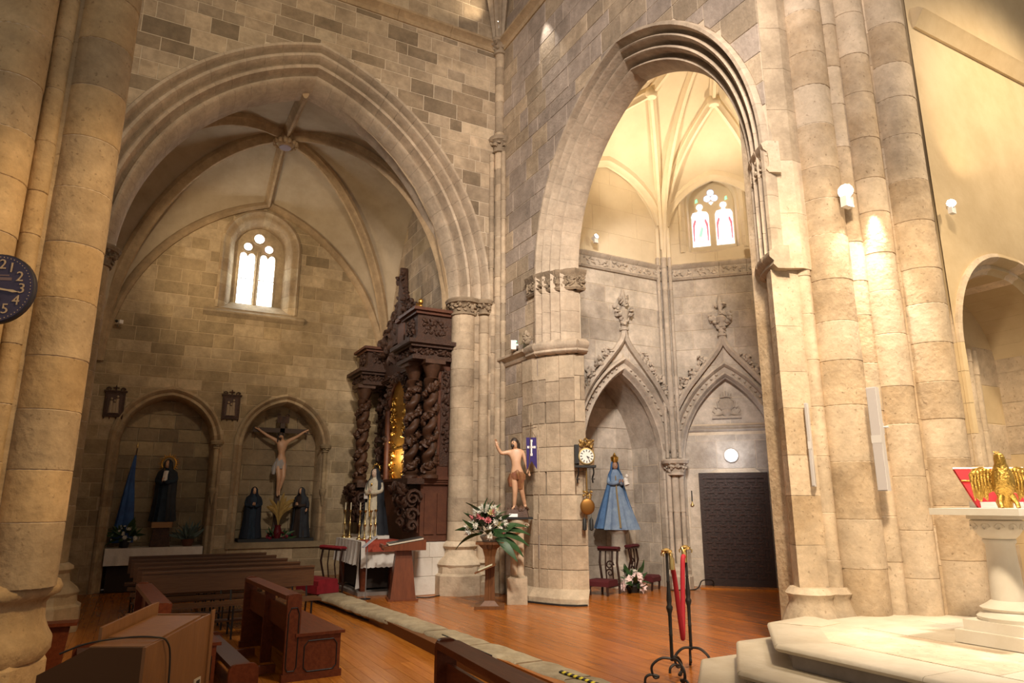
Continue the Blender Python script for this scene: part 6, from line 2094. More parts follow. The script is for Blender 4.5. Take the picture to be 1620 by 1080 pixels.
# crucifix with its figure
cx_ = thing('crucifix', 'dark wooden crucifix with painted corpus in the right niche', 'crucifix', (2.97, 17.45, 0.735))
zc = lambda z: z - 0.735
CWD = mat('cross_wood', (0.05, 0.024, 0.012), 0.6)
MB().box(-0.055, 0.055, -0.03, 0.03, zc(0.735), zc(3.50)).build('upright', CWD, cx_)
MB().box(-0.68, 0.62, -0.03, 0.03, zc(3.20), zc(3.31)).build('crossbeam', CWD, cx_)
mb = MB()
mb.box(-0.14, 0.14, -0.04, -0.02, zc(3.44), zc(3.60))
for sd in (-1, 1):
    scroll(mb, (sd * 0.10, -0.03, zc(3.62)), 0.05, 0.014, None, 1.2, 5, sd)
mb.build('carved_headboard', RETW, cx_, True)
b0 = zc(0)
cp_ = {'pelvis': ((0.0, -0.10, b0 + 2.50), (0.10, 0.075)), 'waist': ((0.01, -0.11, b0 + 2.66), (0.085, 0.065)), 'chest': ((0.0, -0.12, b0 + 2.88), (0.125, 0.085)), 'neck': ((-0.02, -0.13, b0 + 3.04), 0.045), 'head': ((-0.055, -0.19, b0 + 3.09), (0.062, 0.066)), 'crown': ((-0.06, -0.19, b0 + 3.15), 0.052),
       'shR': ((-0.15, -0.10, b0 + 3.01), 0.05), 'elR': ((-0.36, -0.09, b0 + 3.12), 0.038), 'wrR': ((-0.55, -0.06, b0 + 3.25), 0.027), 'haR': ((-0.60, -0.06, b0 + 3.275), (0.03, 0.018)),
       'shL': ((0.15, -0.10, b0 + 3.01), 0.05), 'elL': ((0.35, -0.09, b0 + 3.12), 0.038), 'wrL': ((0.52, -0.06, b0 + 3.25), 0.027), 'haL': ((0.57, -0.06, b0 + 3.275), (0.03, 0.018)),
       'hipR': ((-0.06, -0.10, b0 + 2.45), 0.085), 'knR': ((-0.03, -0.20, b0 + 2.12), 0.055), 'anR': ((-0.02, -0.08, b0 + 1.80), 0.032), 'toR': ((-0.02, -0.13, b0 + 1.68), (0.03, 0.02)),
       'hipL': ((0.06, -0.10, b0 + 2.45), 0.085), 'knL': ((0.07, -0.21, b0 + 2.13), 0.055), 'anL': ((0.01, -0.12, b0 + 1.82), 0.032), 'toL': ((0.01, -0.17, b0 + 1.70), (0.03, 0.02))}
J, E = man(cp_, 1.0)
skin('body', J, E, SKIN, cx_)
face(cx_, (-0.06, -0.20, b0 + 3.10), 0.064, R(-25), R(30))
mb = MB()
mb.ball((-0.055, -0.165, b0 + 3.13), 0.072, 0.07, 0.078, 12, 8)
mb.tube([(-0.11, -0.17, b0 + 3.12), (-0.12, -0.19, b0 + 2.96)], [0.03, 0.012], 8)
mb.ball((-0.07, -0.245, b0 + 3.035), 0.03, 0.028, 0.034, 8, 6)
mb.build('hair_and_beard', HAIR, cx_, True)
MB().rings(robe_rings([(b0 + 2.33, 0.13, 0.10, 0, -0.11, 1), (b0 + 2.42, 0.135, 0.105, 0, -0.10, 1), (b0 + 2.52, 0.12, 0.10, 0, -0.10, .4), (b0 + 2.58, 0.105, 0.085, 0, -0.10, .2)], 8, 0.10, 4)).build('loincloth', mat('grey_linen', (0.36, 0.34, 0.33), 0.8), cx_, True)
MB().rings(robe_rings([(b0 + 2.20, 0.03, 0.02, -0.15, -0.12, 1), (b0 + 2.35, 0.055, 0.03, -0.14, -0.12, 1), (b0 + 2.50, 0.03, 0.025, -0.11, -0.12, .4)], 5, 0.2, 2, 16)).build('loincloth_knot', MATS['grey_linen'], cx_, True)
nb_ = tag(MB().box(2.12, 3.80, 17.02, 17.70, 0.731, 0.80).build('niche_board', BLACK), 'black board covering the sill of the crucifix niche', 'board')
for o in (cx_,):
    o.location.z = 0.802
s1 = thing('mourner_statue', 'hooded blue-black mourner statue left of the crucifix', 'statue', (2.42, 17.28, 0.801), VIEW + R(25))
robed(s1, 1.16, mat('dark_blue_robe', (0.012, 0.03, 0.06), 0.7), mat('night_blue_mantle', (0.009, 0.014, 0.026), 0.85), SKIN, w=1.1, seed=12, skirt=0.85)
s2 = thing('mourner_statue', 'dark-robed mourner statue with open hand right of the crucifix', 'statue', (3.50, 17.28, 0.801), VIEW + R(-15))
robed(s2, 1.16, mat('brown_robe', (0.03, 0.016, 0.010), 0.8), DARKC, SKIN, w=1.15, seed=14, skirt=0.85)
mb = MB()
mb.tube(catmull([(0.14, 0, 0.90), (0.20, -0.03, 0.78), (0.24, -0.10, 0.68)], 4), [0.045] * 9, 8)
mb.build('outstretched_sleeve', DARKC, s2, True)
q = MB().ball((0.245, -0.13, 0.65), 0.018, 0.022, 0.03, 8, 6)
for k in range(4):
    q.tube([(0.235 + 0.009 * k, -0.14, 0.63), (0.235 + 0.010 * k, -0.165, 0.595 + 0.004 * k)], 0.006, 5)
q.tube([(0.23, -0.13, 0.65), (0.215, -0.15, 0.63)], 0.006, 5)
q.build('hand', SKIN, s2, True)
dg_ = thing('dried_grass', 'vase of dried yellow pampas grass below the crucifix', 'dried grass', (2.98, 17.12, 0.801))
MB().lathe([(0.06, 0), (0.10, 0.14), (0.06, 0.26), (0.08, 0.30)], 0, 0, 14).build('vase', mat('red_glass', (0.10, 0.008, 0.012), 0.3), dg_, True)
STRAW = mat('dry_straw', (0.36, 0.24, 0.07), 0.9, col2=(0.25, 0.15, 0.04), scale=20)
rg = random.Random(4)
for i in range(15):
    a = rg.uniform(-1, 1)
    h_ = rg.uniform(0.55, 0.95)
    p2 = (a * 0.42, rg.uniform(-0.05, 0.12), 0.28 + h_ * (1 - 0.35 * abs(a)))
    MB().tube(catmull([(0, 0, 0.26), (a * 0.12, p2[1] * 0.5, 0.28 + h_ * 0.5), p2], 4), [0.006] * 3 + [0.016, 0.03, 0.042, 0.04, 0.024, 0.005], 6).build('plume', STRAW, dg_, True)
rf = thing('red_flowers', 'low bed of red flowers at the foot of the crucifix', 'flowers', (2.98, 17.02, 0.801))
RBL = bloom_mesh(0.045, 8, 0.6, mat('red_petal', (0.22, 0.012, 0.03), 0.7))
bouquet(rf, (0, 0.04, 0.02), 0.36, 0.07, 0.10, 26, 16, 5, (RBL,), (LF2,))

# ------------------------------------------------------------------ flower stand before the pier
fs = thing('flower_stand', 'turned wooden flower stand with a small book shelf', 'stand', (5.22, 10.50, ZF), VIEW)
FW_ = mat('stand_wood', (0.19, 0.075, 0.022), 0.45, col2=(0.12, 0.042, 0.012), scale=5, stretch=(5, 5, 0.8))
MB().box(-0.24, 0.24, -0.20, 0.20, 0.0, 0.045).build('base', FW_, fs)
MB().prism([(-0.15, -0.13), (0.15, -0.13), (0.15, 0.13), (-0.15, 0.13)], 0.045, 0.12, top=[(-0.08, -0.07), (0.08, -0.07), (0.08, 0.07), (-0.08, 0.07)]).build('foot', FW_, fs)
MB().rings([[(x * k, y * k, z) for x, y in ((-1, -0.85), (-0.3, -0.85), (-0.25, -0.7), (0.25, -0.7), (0.3, -0.85), (1, -0.85), (1, 0.85), (-1, 0.85))] for z, k in ((0.12, 0.085), (0.5, 0.075), (0.80, 0.085), (0.92, 0.12), (0.99, 0.19))]).build('column', FW_, fs)
MB().box(-0.23, 0.23, -0.19, 0.19, 0.99, 1.03).build('top', FW_, fs)
MB().obox((-0.07, -0.17, 0.62), 0.36, 0.22, 0.02, Matrix.Rotation(R(-22), 3, 'Y')).build('book_shelf', FW_, fs)
bo = tag(MB().obox((0, 0, 0), 0.24, 0.16, 0.012, Matrix.Rotation(R(-22), 3, 'Y')).build('booklet', mat('cream_paper', (0.66, 0.62, 0.42), 0.8)), 'cream booklet lying on the flower stand shelf', 'booklet')
bo.location = Vector((5.22, 10.50, ZF)) + Matrix.Rotation(VIEW, 3, 'Z') @ Vector((-0.07, -0.17, 0.64))
bo.rotation_euler = (0, 0, VIEW)
fa = thing('flower_arrangement', 'large arrangement of white and pink roses with broad green leaves', 'flowers', (5.22, 10.50, ZF + 1.032), VIEW)
MB().lathe([(0.12, 0.0), (0.17, 0.08), (0.15, 0.11)], 0, 0, 14).build('bowl', mat('pale_bowl', (0.55, 0.5, 0.42), 0.5), fa, True)
RB1, RB2, RB3 = bloom_mesh(0.075, 9, 0.6, PETW, 3), bloom_mesh(0.07, 9, 0.75, PETP, 3), bloom_mesh(0.07, 9, 0.7, PETY, 3)
bouquet(fa, (-0.06, 0, 0.16), 0.29, 0.22, 0.36, 92, 56, 21, (RB1, RB1, RB1, BW, BW, RB2, RB3, RB1))
LF4 = leaf_mesh(0.55, 0.14, 0.45)
LF4.materials.append(LEAF)
for d in ((0.8, -0.3, -0.25), (0.9, -0.1, 0.25), (0.6, -0.6, -0.35), (0.8, 0.0, 0.4), (-0.9, -0.3, -0.05), (-0.3, 0.0, 0.8), (0.95, -0.2, 0.0)):
    place(LF4, 'palm_leaf', fa, Vector(d) * 0.16 + Vector((0, 0, 0.12)), d, None, 0.6)
fb = thing('lily_bouquet', 'pink and white lily bouquet on the floor before the blue-robed statue', 'flowers', (8.50, 10.98, ZF), VIEW)
MB().lathe([(0.10, 0), (0.15, 0.12), (0.13, 0.15)], 0, 0, 12).build('pot', BLACK, fb, True)
LIL = bloom_mesh(0.12, 6, 0.45, mat('lily_petal', (0.80, 0.62, 0.60), 0.6, rnd=0.06), 2)
bouquet(fb, (0, 0, 0.14), 0.20, 0.18, 0.26, 14, 34, 33, (LIL, BW, LIL), (LF1, LF2))
# ------------------------------------------------------------------ latticed chapel door
DW = mat('door_wood', (0.035, 0.016, 0.012), 0.45, col2=(0.02, 0.009, 0.007), scale=8, bump=0.2)
DW2 = mat('door_wood_strip', (0.05, 0.023, 0.019), 0.4, col2=(0.032, 0.014, 0.011), scale=8, bump=0.15)
F3 = Fr(FT.p(0, 0, 0.0)[:2], FT.d, FT.n)
def fbox(f, u0, u1, v0, v1, w0, w1):
    return [f.p(u0, v0, w0), f.p(u1, v0, w0), f.p(u1, v0, w1), f.p(u0, v0, w1), f.p(u0, v1, w0), f.p(u1, v1, w0), f.p(u1, v1, w1), f.p(u0, v1, w1)]
BF = [(0, 3, 2, 1), (4, 5, 6, 7), (0, 1, 5, 4), (1, 2, 6, 5), (2, 3, 7, 6), (3, 0, 4, 7)]
dr = struct(MB().add(fbox(F3, 0.48, 1.84, ZF, 2.21, 0.0, 0.03), BF).build('door_1', DW), 'dark wooden door with interlaced strip pattern')
for a, b, c, d in ((0.48, 0.56, ZF, 2.21), (1.76, 1.84, ZF, 2.21), (0.56, 1.76, 2.09, 2.21), (0.56, 1.76, ZF, 0.10)):
    MB().add(fbox(F3, a, b, c, d, 0.025, 0.055), BF).build('door_frame', DW, dr)
# basket-weave strips of the mudejar pattern, each a raised slat
hs, vs_ = [], []
nu, nv = 12, 18
du, dv = 1.20 / nu, 1.99 / nv
cnt = 0
for i in range(nu):
    for j in range(nv):
        u = 0.56 + du * (i + 0.5)
        v = 0.10 + dv * (j + 0.5)
        if (i + j) % 2 == 0:
            q = fbox(F3, u - du * 0.62, u + du * 0.62, v - dv * 0.17, v + dv * 0.17, 0.028, 0.05)
        else:
            q = fbox(F3, u - du * 0.17, u + du * 0.17, v - dv * 0.62, v + dv * 0.62, 0.028, 0.046)
        MB().add(q, BF).build('slat', DW2, dr)
th = struct(MB().add(fbox(F3, 0.40, 1.90, ZF - 0.02, ZF + 0.03, 0.02, 0.40), BF).build('trim_2', WOODL), 'pine threshold board before the chapel door')
bp_ = thing('bell_pull', 'short brass-ended bell pull on the wall left of the door', 'bell pull', FT.p(0.32, 1.55, 0.03))
MB().tube([(0, 0, 0.05), (0, 0, 0.30)], 0.012, 6).build('cord', BLACK, bp_)
MB().lathe([(0.04, 0.0), (0.035, 0.02), (0.015, 0.05), (0.010, 0.09)], 0, 0, 10).build('brass_bell', BRASS, bp_, True)
# round lamp above the door
dl_ = thing('wall_lamp', 'round glowing white lamp above the dark door', 'lamp', FT.p(1.16, 2.56, 0.0), R(135))
rr = lambda r, y, n=24: [(r * math.cos(2 * PI * i / n), y, r * math.sin(2 * PI * i / n)) for i in range(n)]
MB().rings([rr(0.13, 0.0), rr(0.14, 0.02), rr(0.14, 0.05), rr(0.12, 0.06)]).build('rim', WHITEP, dl_, True)
LAMPW = emit('lamp_glass', (0.92, 0.97, 1.0), 9)
MB().rings([rr(0.115, 0.05), rr(0.11, 0.075), rr(0.07, 0.09), rr(0.01, 0.095)]).build('glass', LAMPW, dl_, True)
cxy = FT.p(1.16, 2.56, 0.42)
point('door_lamp_light', cxy, 8, COOL, 0.12)

# ------------------------------------------------------------------ spotlights fixed to the masonry
SPG = emit('spot_glass', (1.0, 0.93, 0.78), 45)
def spotlamp(label, loc, aim, scale=1.0, group='small spotlights on the masonry'):
    t = thing('spotlight', label, 'spotlight', loc, 0, group)
    d = Vector(aim).normalized()
    q = d.to_track_quat('Z', 'Y').to_matrix()
    def cyl(r0, z0, r1, z1, name, m):
        mb = MB()
        mb.rings([[q @ Vector((r * math.cos(k * PI / 6), r * math.sin(k * PI / 6), z)) for k in range(12)] for r, z in ((r0, z0), (r1, z1))])
        mb.build(name, m, t, True)
    s = scale
    cyl(0.05 * s, -0.10 * s, 0.065 * s, 0.03 * s, 'housing', WHITEP)
    cyl(0.055 * s, 0.025 * s, 0.05 * s, 0.04 * s, 'lens', SPG)
    MB().obox((0, 0, -0.10 * s), 0.10 * s, 0.06 * s, 0.10 * s).build('bracket', WHITEP, t)
    return t
VC = Vector((-0.82, -0.57, 0))
spotlamp('spotlight glowing on the clustered pillar above the white speaker', (6.88, 4.62, 5.12), (-0.75, -0.45, -0.2), 1.3)
spot('pillar_spot_down', (6.86, 4.56, 5.0), (7.05, 4.62, 2.2), 130, SOFT, 70, 0.6, 0.05)
spot('pillar_spot_down_side', (7.16, 4.50, 5.0), (7.30, 4.55, 2.5), 100, SOFT, 50, 0.7, 0.05)
spotlamp('spotlight on the golden chancel wall right of the pillar', (7.95, 4.06, 4.97), (-0.75, -0.6, 0.1), 0.8)
spot('chancel_wall_spot', (8.2, 3.7, 5.1), (9.5, 4.2, 8.0), 50, WARM, 80, 0.8, 0.05)
spotlamp('spotlight on the chapel frieze below the stained glass', (10.75, 9.28, 6.9), (-0.8, -0.55, 0.0), 1.0)
spotlamp('spotlight on the chapel frieze beside the arch jamb', (7.85, 10.95, 7.0), (0.2, -0.8, 0.3), 0.9)
spot('chapel_spot_a', (10.5, 9.1, 7.1), (8.3, 8.6, 10.4), 290, (1.0, 0.81, 0.57), 120, 0.9, 0.08)
spot('chapel_spot_b', (7.75, 10.5, 7.1), (9.6, 9.0, 9.8), 290, (1.0, 0.81, 0.57), 125, 0.9, 0.08)
spot('chapel_spot_c', (9.0, 6.3, 6.9), (9.6, 10.6, 7.4), 300, (1.0, 0.81, 0.57), 80, 0.9, 0.08)
spotlamp('spotlight in the wall corner above the high string course', (6.12, 11.98, 12.22), (-0.45, -0.85, -0.25), 1.1)
spot('corner_spot_up', (5.9, 11.7, 12.2), (4.2, 12.2, 13.6), 60, WARM, 110, 0.9, 0.06)
spotlamp('spotlight above the string course over the arch wall', (6.12, 10.62, 11.95), (-0.2, 0.0, -1), 0.7)
spot('wall_scallop', (6.02, 10.35, 11.5), (6.22, 9.7, 8.0), 160, SOFT, 44, 0.55, 0.03)
spot('left_chapel_lamp', (-0.85, 13.4, 6.2), (2.6, 16.9, 7.0), 330, (1.0, 0.74, 0.44), 84, 0.9, 0.06)
spot('left_chapel_lamp_side', (-0.85, 14.4, 6.7), (5.2, 14.9, 6.6), 160, SOFT, 60, 0.9, 0.03)
# emergency light and camera
el = thing('emergency_light', 'white twin-lens emergency light above the lower string course', 'emergency light', (6.12, 11.35, 4.55), R(62))
MB().box(-0.15, 0.15, -0.05, 0.05, -0.09, 0.09).build('box', WHITEP, el)
for x in (-0.07, 0.07):
    MB().rings([[(x + r * math.cos(k * PI / 6), y, r * math.sin(k * PI / 6)) for k in range(12)] for r, y in ((0.05, -0.05), (0.055, -0.09), (0.045, -0.095))]).build('lens', STEEL, el, True)
MB().ball((-0.13, -0.055, 0.07), 0.012, 0.008, 0.012, 6, 4).build('pilot_light', emit('green_led', (0.1, 1.0, 0.4), 6), el)
cv = MB()
foliage(cv, lambda rg: (rg.uniform(-0.05, 0.05), rg.uniform(-0.05, 0.05), rg.uniform(-0.1, 0.1)), 26, 3, (0.03, 0.06))
cvo = tag(cv.build('stone_head', ST[1], None, True, (6.20, 10.98, 4.66)), 'small worn carved head on the wall beside the emergency light', 'carving')
cc = thing('security_camera', 'small white security camera high on the chapel wall', 'camera', (-0.78, 16.96, 5.38))
MB().tube([(0, 0, 0), (0.02, -0.12, 0.06)], 0.015, 6).build('arm', STEEL, cc)
MB().obox((0.03, -0.16, 0.07), 0.08, 0.18, 0.08, rotz(0.5)).build('body', WHITEP, cc)
MB().ball((-0.02, -0.25, 0.07), 0.032, 0.03, 0.032, 8, 6).build('lens', BLACK, cc)

# ------------------------------------------------------------------ framed reliefs between the niches
for i, (x, z, lab_) in enumerate(((-0.64, 3.68, 'carved wooden relief plaque left of the left niche'), (1.70, 3.76, 'carved wooden relief plaque between the two niches'))):
    t = thing('relief_plaque', lab_, 'plaque', (x, 16.98, z), 0, 'wooden relief plaques')
    MB().box(-0.19, 0.19, -0.05, 0.0, -0.28, 0.26).build('frame', RETW, t)
    MB().box(-0.14, 0.14, -0.06, -0.045, -0.22, 0.20).build('panel', mat('plaque_panel', (0.07, 0.03, 0.018), 0.6), t)
    mb = MB()
    for k, (px_, h_) in enumerate(((-0.06, 0.14), (0.05, 0.19), (0.0, 0.10))):
        mb.rings(robe_rings([(-0.20, 0.045, 0.03, px_, -0.06, 0.5), (-0.05, 0.035, 0.025, px_, -0.06, 0.3), (h_ - 0.08, 0.03, 0.02, px_, -0.06, 0)], 5, 0.1, k, 12))
        mb.ball((px_, -0.075, h_ - 0.04), 0.026, 0.026, 0.032, 8, 6)
    mb.build('relief_figures', mat('relief_cream', (0.36, 0.27, 0.18), 0.6), t, True)
    mb = MB()
    mb.box(-0.22, 0.22, -0.07, 0.0, 0.26, 0.29)
    mb.tube([(0, -0.03, 0.29), (0, -0.03, 0.40)], 0.014, 6)
    mb.tube([(-0.06, -0.03, 0.35), (0.06, -0.03, 0.35)], 0.012, 6)
    for xx in (-0.17, -0.06, 0.06, 0.17):
        mb.tube([(xx, -0.03, -0.28), (xx, -0.03, -0.33)], [0.022, 0.006], 6)
    for sd in (-1, 1):
        scroll(mb, (sd * 0.13, -0.04, 0.31), 0.05, 0.016, None, 1.1, 5, sd)
    mb.build('cresting', RETW, t, True)

# ------------------------------------------------------------------ pendulum clock on the pier
ck = thing('pendulum_clock', 'old wall clock with white dial, brass pendulum disc and black weights', 'clock', (6.74, 9.86, 1.1), R(-28))
Zc = 1.28
MB().box(-0.20, -0.13, -0.02, 0.24, Zc - 0.12, Zc + 0.20).build('side_case', BLACK, ck)
MB().box(-0.13, 0.13, 0.0, 0.22, Zc - 0.15, Zc + 0.16).build('case', mat('clock_case', (0.20, 0.11, 0.04), 0.5), ck)
mb = MB()
mb.rings([[(r * math.cos(2 * PI * k / 24), y, Zc + r * math.sin(2 * PI * k / 24)) for k in range(24)] for r, y in ((0.145, 0.0), (0.14, -0.02), (0.12, -0.022))])
mb.build('bezel', BRASS, ck, True)
dial = MB().rings([[(r * math.cos(2 * PI * k / 24), y, Zc + r * math.sin(2 * PI * k / 24)) for k in range(24)] for r, y in ((0.12, -0.02), (0.12, -0.028))]).build('dial', mat('enamel', (0.80, 0.77, 0.70), 0.4), ck)
mb = MB()
for k in range(12):
    a = k * PI / 6
    M = Matrix.Rotation(-a, 3, 'Y')
    mb.obox(Vector((math.sin(a) * 0.095, -0.030, Zc + math.cos(a) * 0.095)), 0.014, 0.004, 0.035, Matrix.Rotation(a, 3, 'Y'))
mb.build('numerals', BLACK, dial)
mb = MB()
for ang, L, w_ in ((R(118), 0.055, 0.012), (R(125), 0.0, 0.0), (R(60), 0.0, 0), (R(145), 0.075, 0.008)):
    if L:
        mb.obox((math.sin(ang) * L / 2, -0.034, Zc + math.cos(ang) * L / 2), w_, 0.004, L, Matrix.Rotation(ang, 3, 'Y'))
mb.build('hands', BLACK, dial)
mb = MB()
foliage(mb, lambda rg: (rg.uniform(-0.12, 0.12), -0.01 + rg.uniform(-0.02, 0.02), Zc + 0.17 + abs(rg.gauss(0, 0.05))), 46, 9, (0.018, 0.035))
mb.build('brass_crest', mat('old_brass', (0.33, 0.20, 0.06), 0.5, 0.6), ck, True)
MB().box(-0.20, 0.16, -0.03, 0.22, Zc - 0.19, Zc - 0.15).build('shelf', BLACK, ck)
for x in (-0.15, 0.11):
    mb = MB()
    mb.tube(catmull([(x, 0.0, Zc - 0.19), (x + 0.01, 0.02, Zc - 0.28), (x - 0.01, 0.06, Zc - 0.36), (x, 0.10, Zc - 0.44)], 3), 0.014, 6)
    mb.tube([(x - 0.03, 0.06, Zc - 0.38), (x + 0.03, 0.06, Zc - 0.38)], 0.01, 6)
    mb.build('shelf_bracket', BLACK, ck, True)
mb = MB()
mb.tube([(0, 0.06, Zc - 0.19), (0, 0.05, Zc - 0.72)], 0.012, 6)
foliage(mb, lambda rg: (rg.uniform(-0.07, 0.07), 0.05, Zc - 0.64 + rg.uniform(-0.05, 0.05)), 18, 5, (0.014, 0.028))
mb.build('pendulum_rod', MATS['old_brass'], ck, True)
MB().ball((0, 0.04, Zc - 0.84), 0.125, 0.025, 0.135, 20, 10).build('pendulum_disc', mat('pendulum_brass', (0.26, 0.12, 0.028), 0.45, 0.8), ck, True)
for x in (-0.055, 0.06):
    MB().lathe([(0.008, Zc - 1.02), (0.034, Zc - 1.06), (0.036, Zc - 1.22), (0.0, Zc - 1.24)], x, 0.05, 10).build('weight', BLACK, ck, True)
    MB().tube([(x, 0.06, Zc - 0.2), (x, 0.05, Zc - 1.03)], 0.003, 4).build('weight_cord', BLACK, ck)

# ------------------------------------------------------------------ blue clock on the foreground pillar
def text_mesh(s, size, m, parent, loc, rot=(PI / 2, 0, 0), name='numeral', ext=0.002):
    cu = bpy.data.curves.new(name, 'FONT')
    cu.body = s
    cu.size = size
    cu.align_x = 'CENTER'
    cu.align_y = 'CENTER'
    cu.extrude = ext
    cu.resolution_u = 3
    o = bpy.data.objects.new(name, cu)
    COL.objects.link(o)
    bpy.context.view_layer.update()
    me = bpy.data.meshes.new_from_object(o.evaluated_get(bpy.context.evaluated_depsgraph_get()))
    bpy.data.objects.remove(o)
    me.materials.clear()
    me.materials.append(m)
    q = link(name, me, None, parent, loc)
    q.rotation_euler = rot
    return q
bc_ = thing('wall_clock', 'round dark blue clock with pale numerals on the foreground pillar', 'clock', (-1.05, 5.90, 3.10), R(-22))
CB = mat('clock_blue', (0.035, 0.03, 0.075), 0.6, col2=(0.055, 0.045, 0.10), scale=10)
CN = mat('clock_cream', (0.50, 0.38, 0.26), 0.7)
rc = lambda r, y, n=40: [(r * math.cos(2 * PI * k / n), y, r * math.sin(2 * PI * k / n)) for k in range(n)]
MB().rings([rc(0.25, 0.03), rc(0.262, 0.02), rc(0.262, -0.01), rc(0.25, -0.02)]).build('rim', mat('clock_rim', (0.02, 0.018, 0.03), 0.5), bc_, True)
MB().rings([rc(0.252, 0.0), rc(0.25, -0.022)]).build('dial', CB, bc_)
for h_ in range(1, 13):
    a = h_ * PI / 6
    text_mesh(str(h_), 0.105, CN, bc_, (math.sin(a) * 0.178, -0.026, math.cos(a) * 0.178))
mb = MB()
for k in range(60):
    a = k * PI / 30
    mb.obox((math.sin(a) * 0.236, -0.0235, math.cos(a) * 0.236), 0.006, 0.002, 0.006, Matrix.Rotation(a, 3, 'Y'))
mb.build('minute_dots', CN, bc_)
mb = MB()
for (x, z, w_, h_) in ((0.03, 0.098, 0.10, 0.010), (0.035, 0.072, 0.13, 0.022), (-0.06, -0.085, 0.20, 0.010)):
    mb.box(x - w_ / 2, x + w_ / 2, -0.0245, -0.0225, z - h_ / 2, z + h_ / 2)
mb.build('faded_lettering', mat('clock_faint', (0.20, 0.14, 0.15), 0.8), bc_)
mb = MB()
for ang, L, w_ in ((R(99), 0.17, 0.02), (R(158), 0.11, 0.024)):
    d = Vector((math.sin(ang), 0, math.cos(ang)))
    s_ = Vector((math.cos(ang), 0, -math.sin(ang)))
    P0 = [d * -0.035 + s_ * 0.008, d * -0.035 - s_ * 0.008, d * (L * 0.55) - s_ * 0.006, d * (L * 0.75) - s_ * w_ * 0.5, d * L, d * (L * 0.75) + s_ * w_ * 0.5, d * (L * 0.55) + s_ * 0.006]
    mb.extr([p + Vector((0, -0.030, 0)) for p in P0], (0, -0.003, 0))
mb.build('hands', mat('clock_hand', (0.62, 0.48, 0.30), 0.5), bc_)

# ------------------------------------------------------------------ stanchions and rope
def make_stanchion():
    t = thing('stanchion', '', 'stanchion')
    mb = MB()
    mb.lathe([(0.016, 0.20), (0.016, 0.42), (0.020, 0.43), (0.016, 0.44), (0.018, 0.62), (0.030, 0.66), (0.032, 0.68), (0.020, 0.70), (0.026, 0.74), (0.018, 0.84), (0.014, 0.90), (0.018, 0.91), (0.014, 0.92), (0.013, 1.18)], 0, 0, 10)
    mb.build('pole', IRON, t, True)
    for k in range(3):
        a = k * 2 * PI / 3 + 0.4
        ca, sa = math.cos(a), math.sin(a)
        path = catmull([(0.0, 0, 0.22), (0.10, 0, 0.22), (0.19, 0, 0.15), (0.175, 0, 0.055), (0.13, 0, 0.06), (0.20, 0, 0.075), (0.25, 0, 0.05), (0.26, 0, 0.0)], 5)
        MB().tube([(p.x * ca, p.x * sa, p.z) for p in path], 0.013, 6).build('foot_scroll', IRON, t, True)
    mb = MB()
    mb.lathe([(0.012, 1.17), (0.05, 1.18), (0.055, 1.20), (0.02, 1.22)], 0, 0, 12)
    for k in range(4):
        a = k * PI / 2 + 0.3
        mb.tube([(0.04 * math.cos(a), 0.04 * math.sin(a), 1.19), (0.065 * math.cos(a), 0.065 * math.sin(a), 1.17), (0.06 * math.cos(a), 0.06 * math.sin(a), 1.145)], 0.007, 5)
    mb.build('top_ring', BRASS, t, True)
    return t
sa_ = make_stanchion()
sa_.location = (4.62, 5.42, ZF)
tag(sa_, 'iron rope stanchion with scrolled feet, the nearer of the pair', 'stanchion', 'iron rope stanchions')
sb_ = copy_tree(sa_)
sb_.location = (5.13, 5.72, ZF)
sb_.rotation_euler = (0, 0, 0.5)
tag(sb_, 'iron rope stanchion with scrolled feet, the farther of the pair', 'stanchion', 'iron rope stanchions')
ro = thing('velvet_rope', 'red velvet rope hanging slack between the two stanchions', 'rope', (4.87, 5.57, ZF))
A_ = Vector((4.66, 5.40, 1.07)) - Vector((4.87, 5.57, 0))
B_ = Vector((5.09, 5.70, 1.10)) - Vector((4.87, 5.57, 0))
MB().tube(catmull([A_, A_ * 0.55 + Vector((0.0, 0, 0.32)), Vector((0.02, 0.00, 0.42)), Vector((0.07, 0.04, 0.41)), B_ * 0.75 + Vector((0, 0, 0.22)), B_], 6), 0.024, 10).build('rope', mat('rope_velvet', (0.42, 0.012, 0.025), 0.7), ro, True)
for P_, d in ((A_, 1), (B_, 1)):
    MB().tube([P_ + Vector((0, 0, -0.05)), P_ + Vector((0, 0, 0.05)), P_ + Vector((-0.01, 0.02, 0.10))], [0.028, 0.026, 0.010], 10).build('brass_end', BRASS, ro, True)

# ------------------------------------------------------------------ white marble lectern with the eagle
ml = thing('marble_lectern', 'white marble column lectern on the altar platform', 'lectern', (6.42, 3.32, 0.482), R(0))
MB().box(-0.30, 0.30, -0.30, 0.30, 0.0, 0.10).build('plinth', PALEW, ml)
MB().box(-0.25, 0.25, -0.25, 0.25, 0.10, 0.18).build('upper_plinth', PALEW, ml)
MB().lathe([(0.23, 0.18), (0.24, 0.21), (0.20, 0.24), (0.19, 0.26), (0.21, 0.28), (0.16, 0.31), (0.12, 0.34), (0.112, 0.60), (0.104, 0.78), (0.12, 0.80), (0.12, 0.82), (0.10, 0.83)], 0, 0, 24).build('shaft', PALEW, ml, True)
cp2 = MB().lathe([(0.11, 0.82), (0.15, 0.86), (0.19, 0.92), (0.195, 0.97), (0.17, 0.99)], 0, 0, 20).build('capital', PALEW, ml, True)
mb = MB()
for k in range(12):
    a = k * PI / 6
    scroll(mb, (0.185 * math.cos(a), 0.185 * math.sin(a), 0.92), 0.035, 0.012, rotz(a + PI / 2), 1.1, 5, 1)
mb.build('capital_scrolls', PALEW, cp2, True)
MB().lathe([(0.21, 0.985), (0.21, 1.02)], 0, 0, 24).build('abacus', PALEW, ml, True)
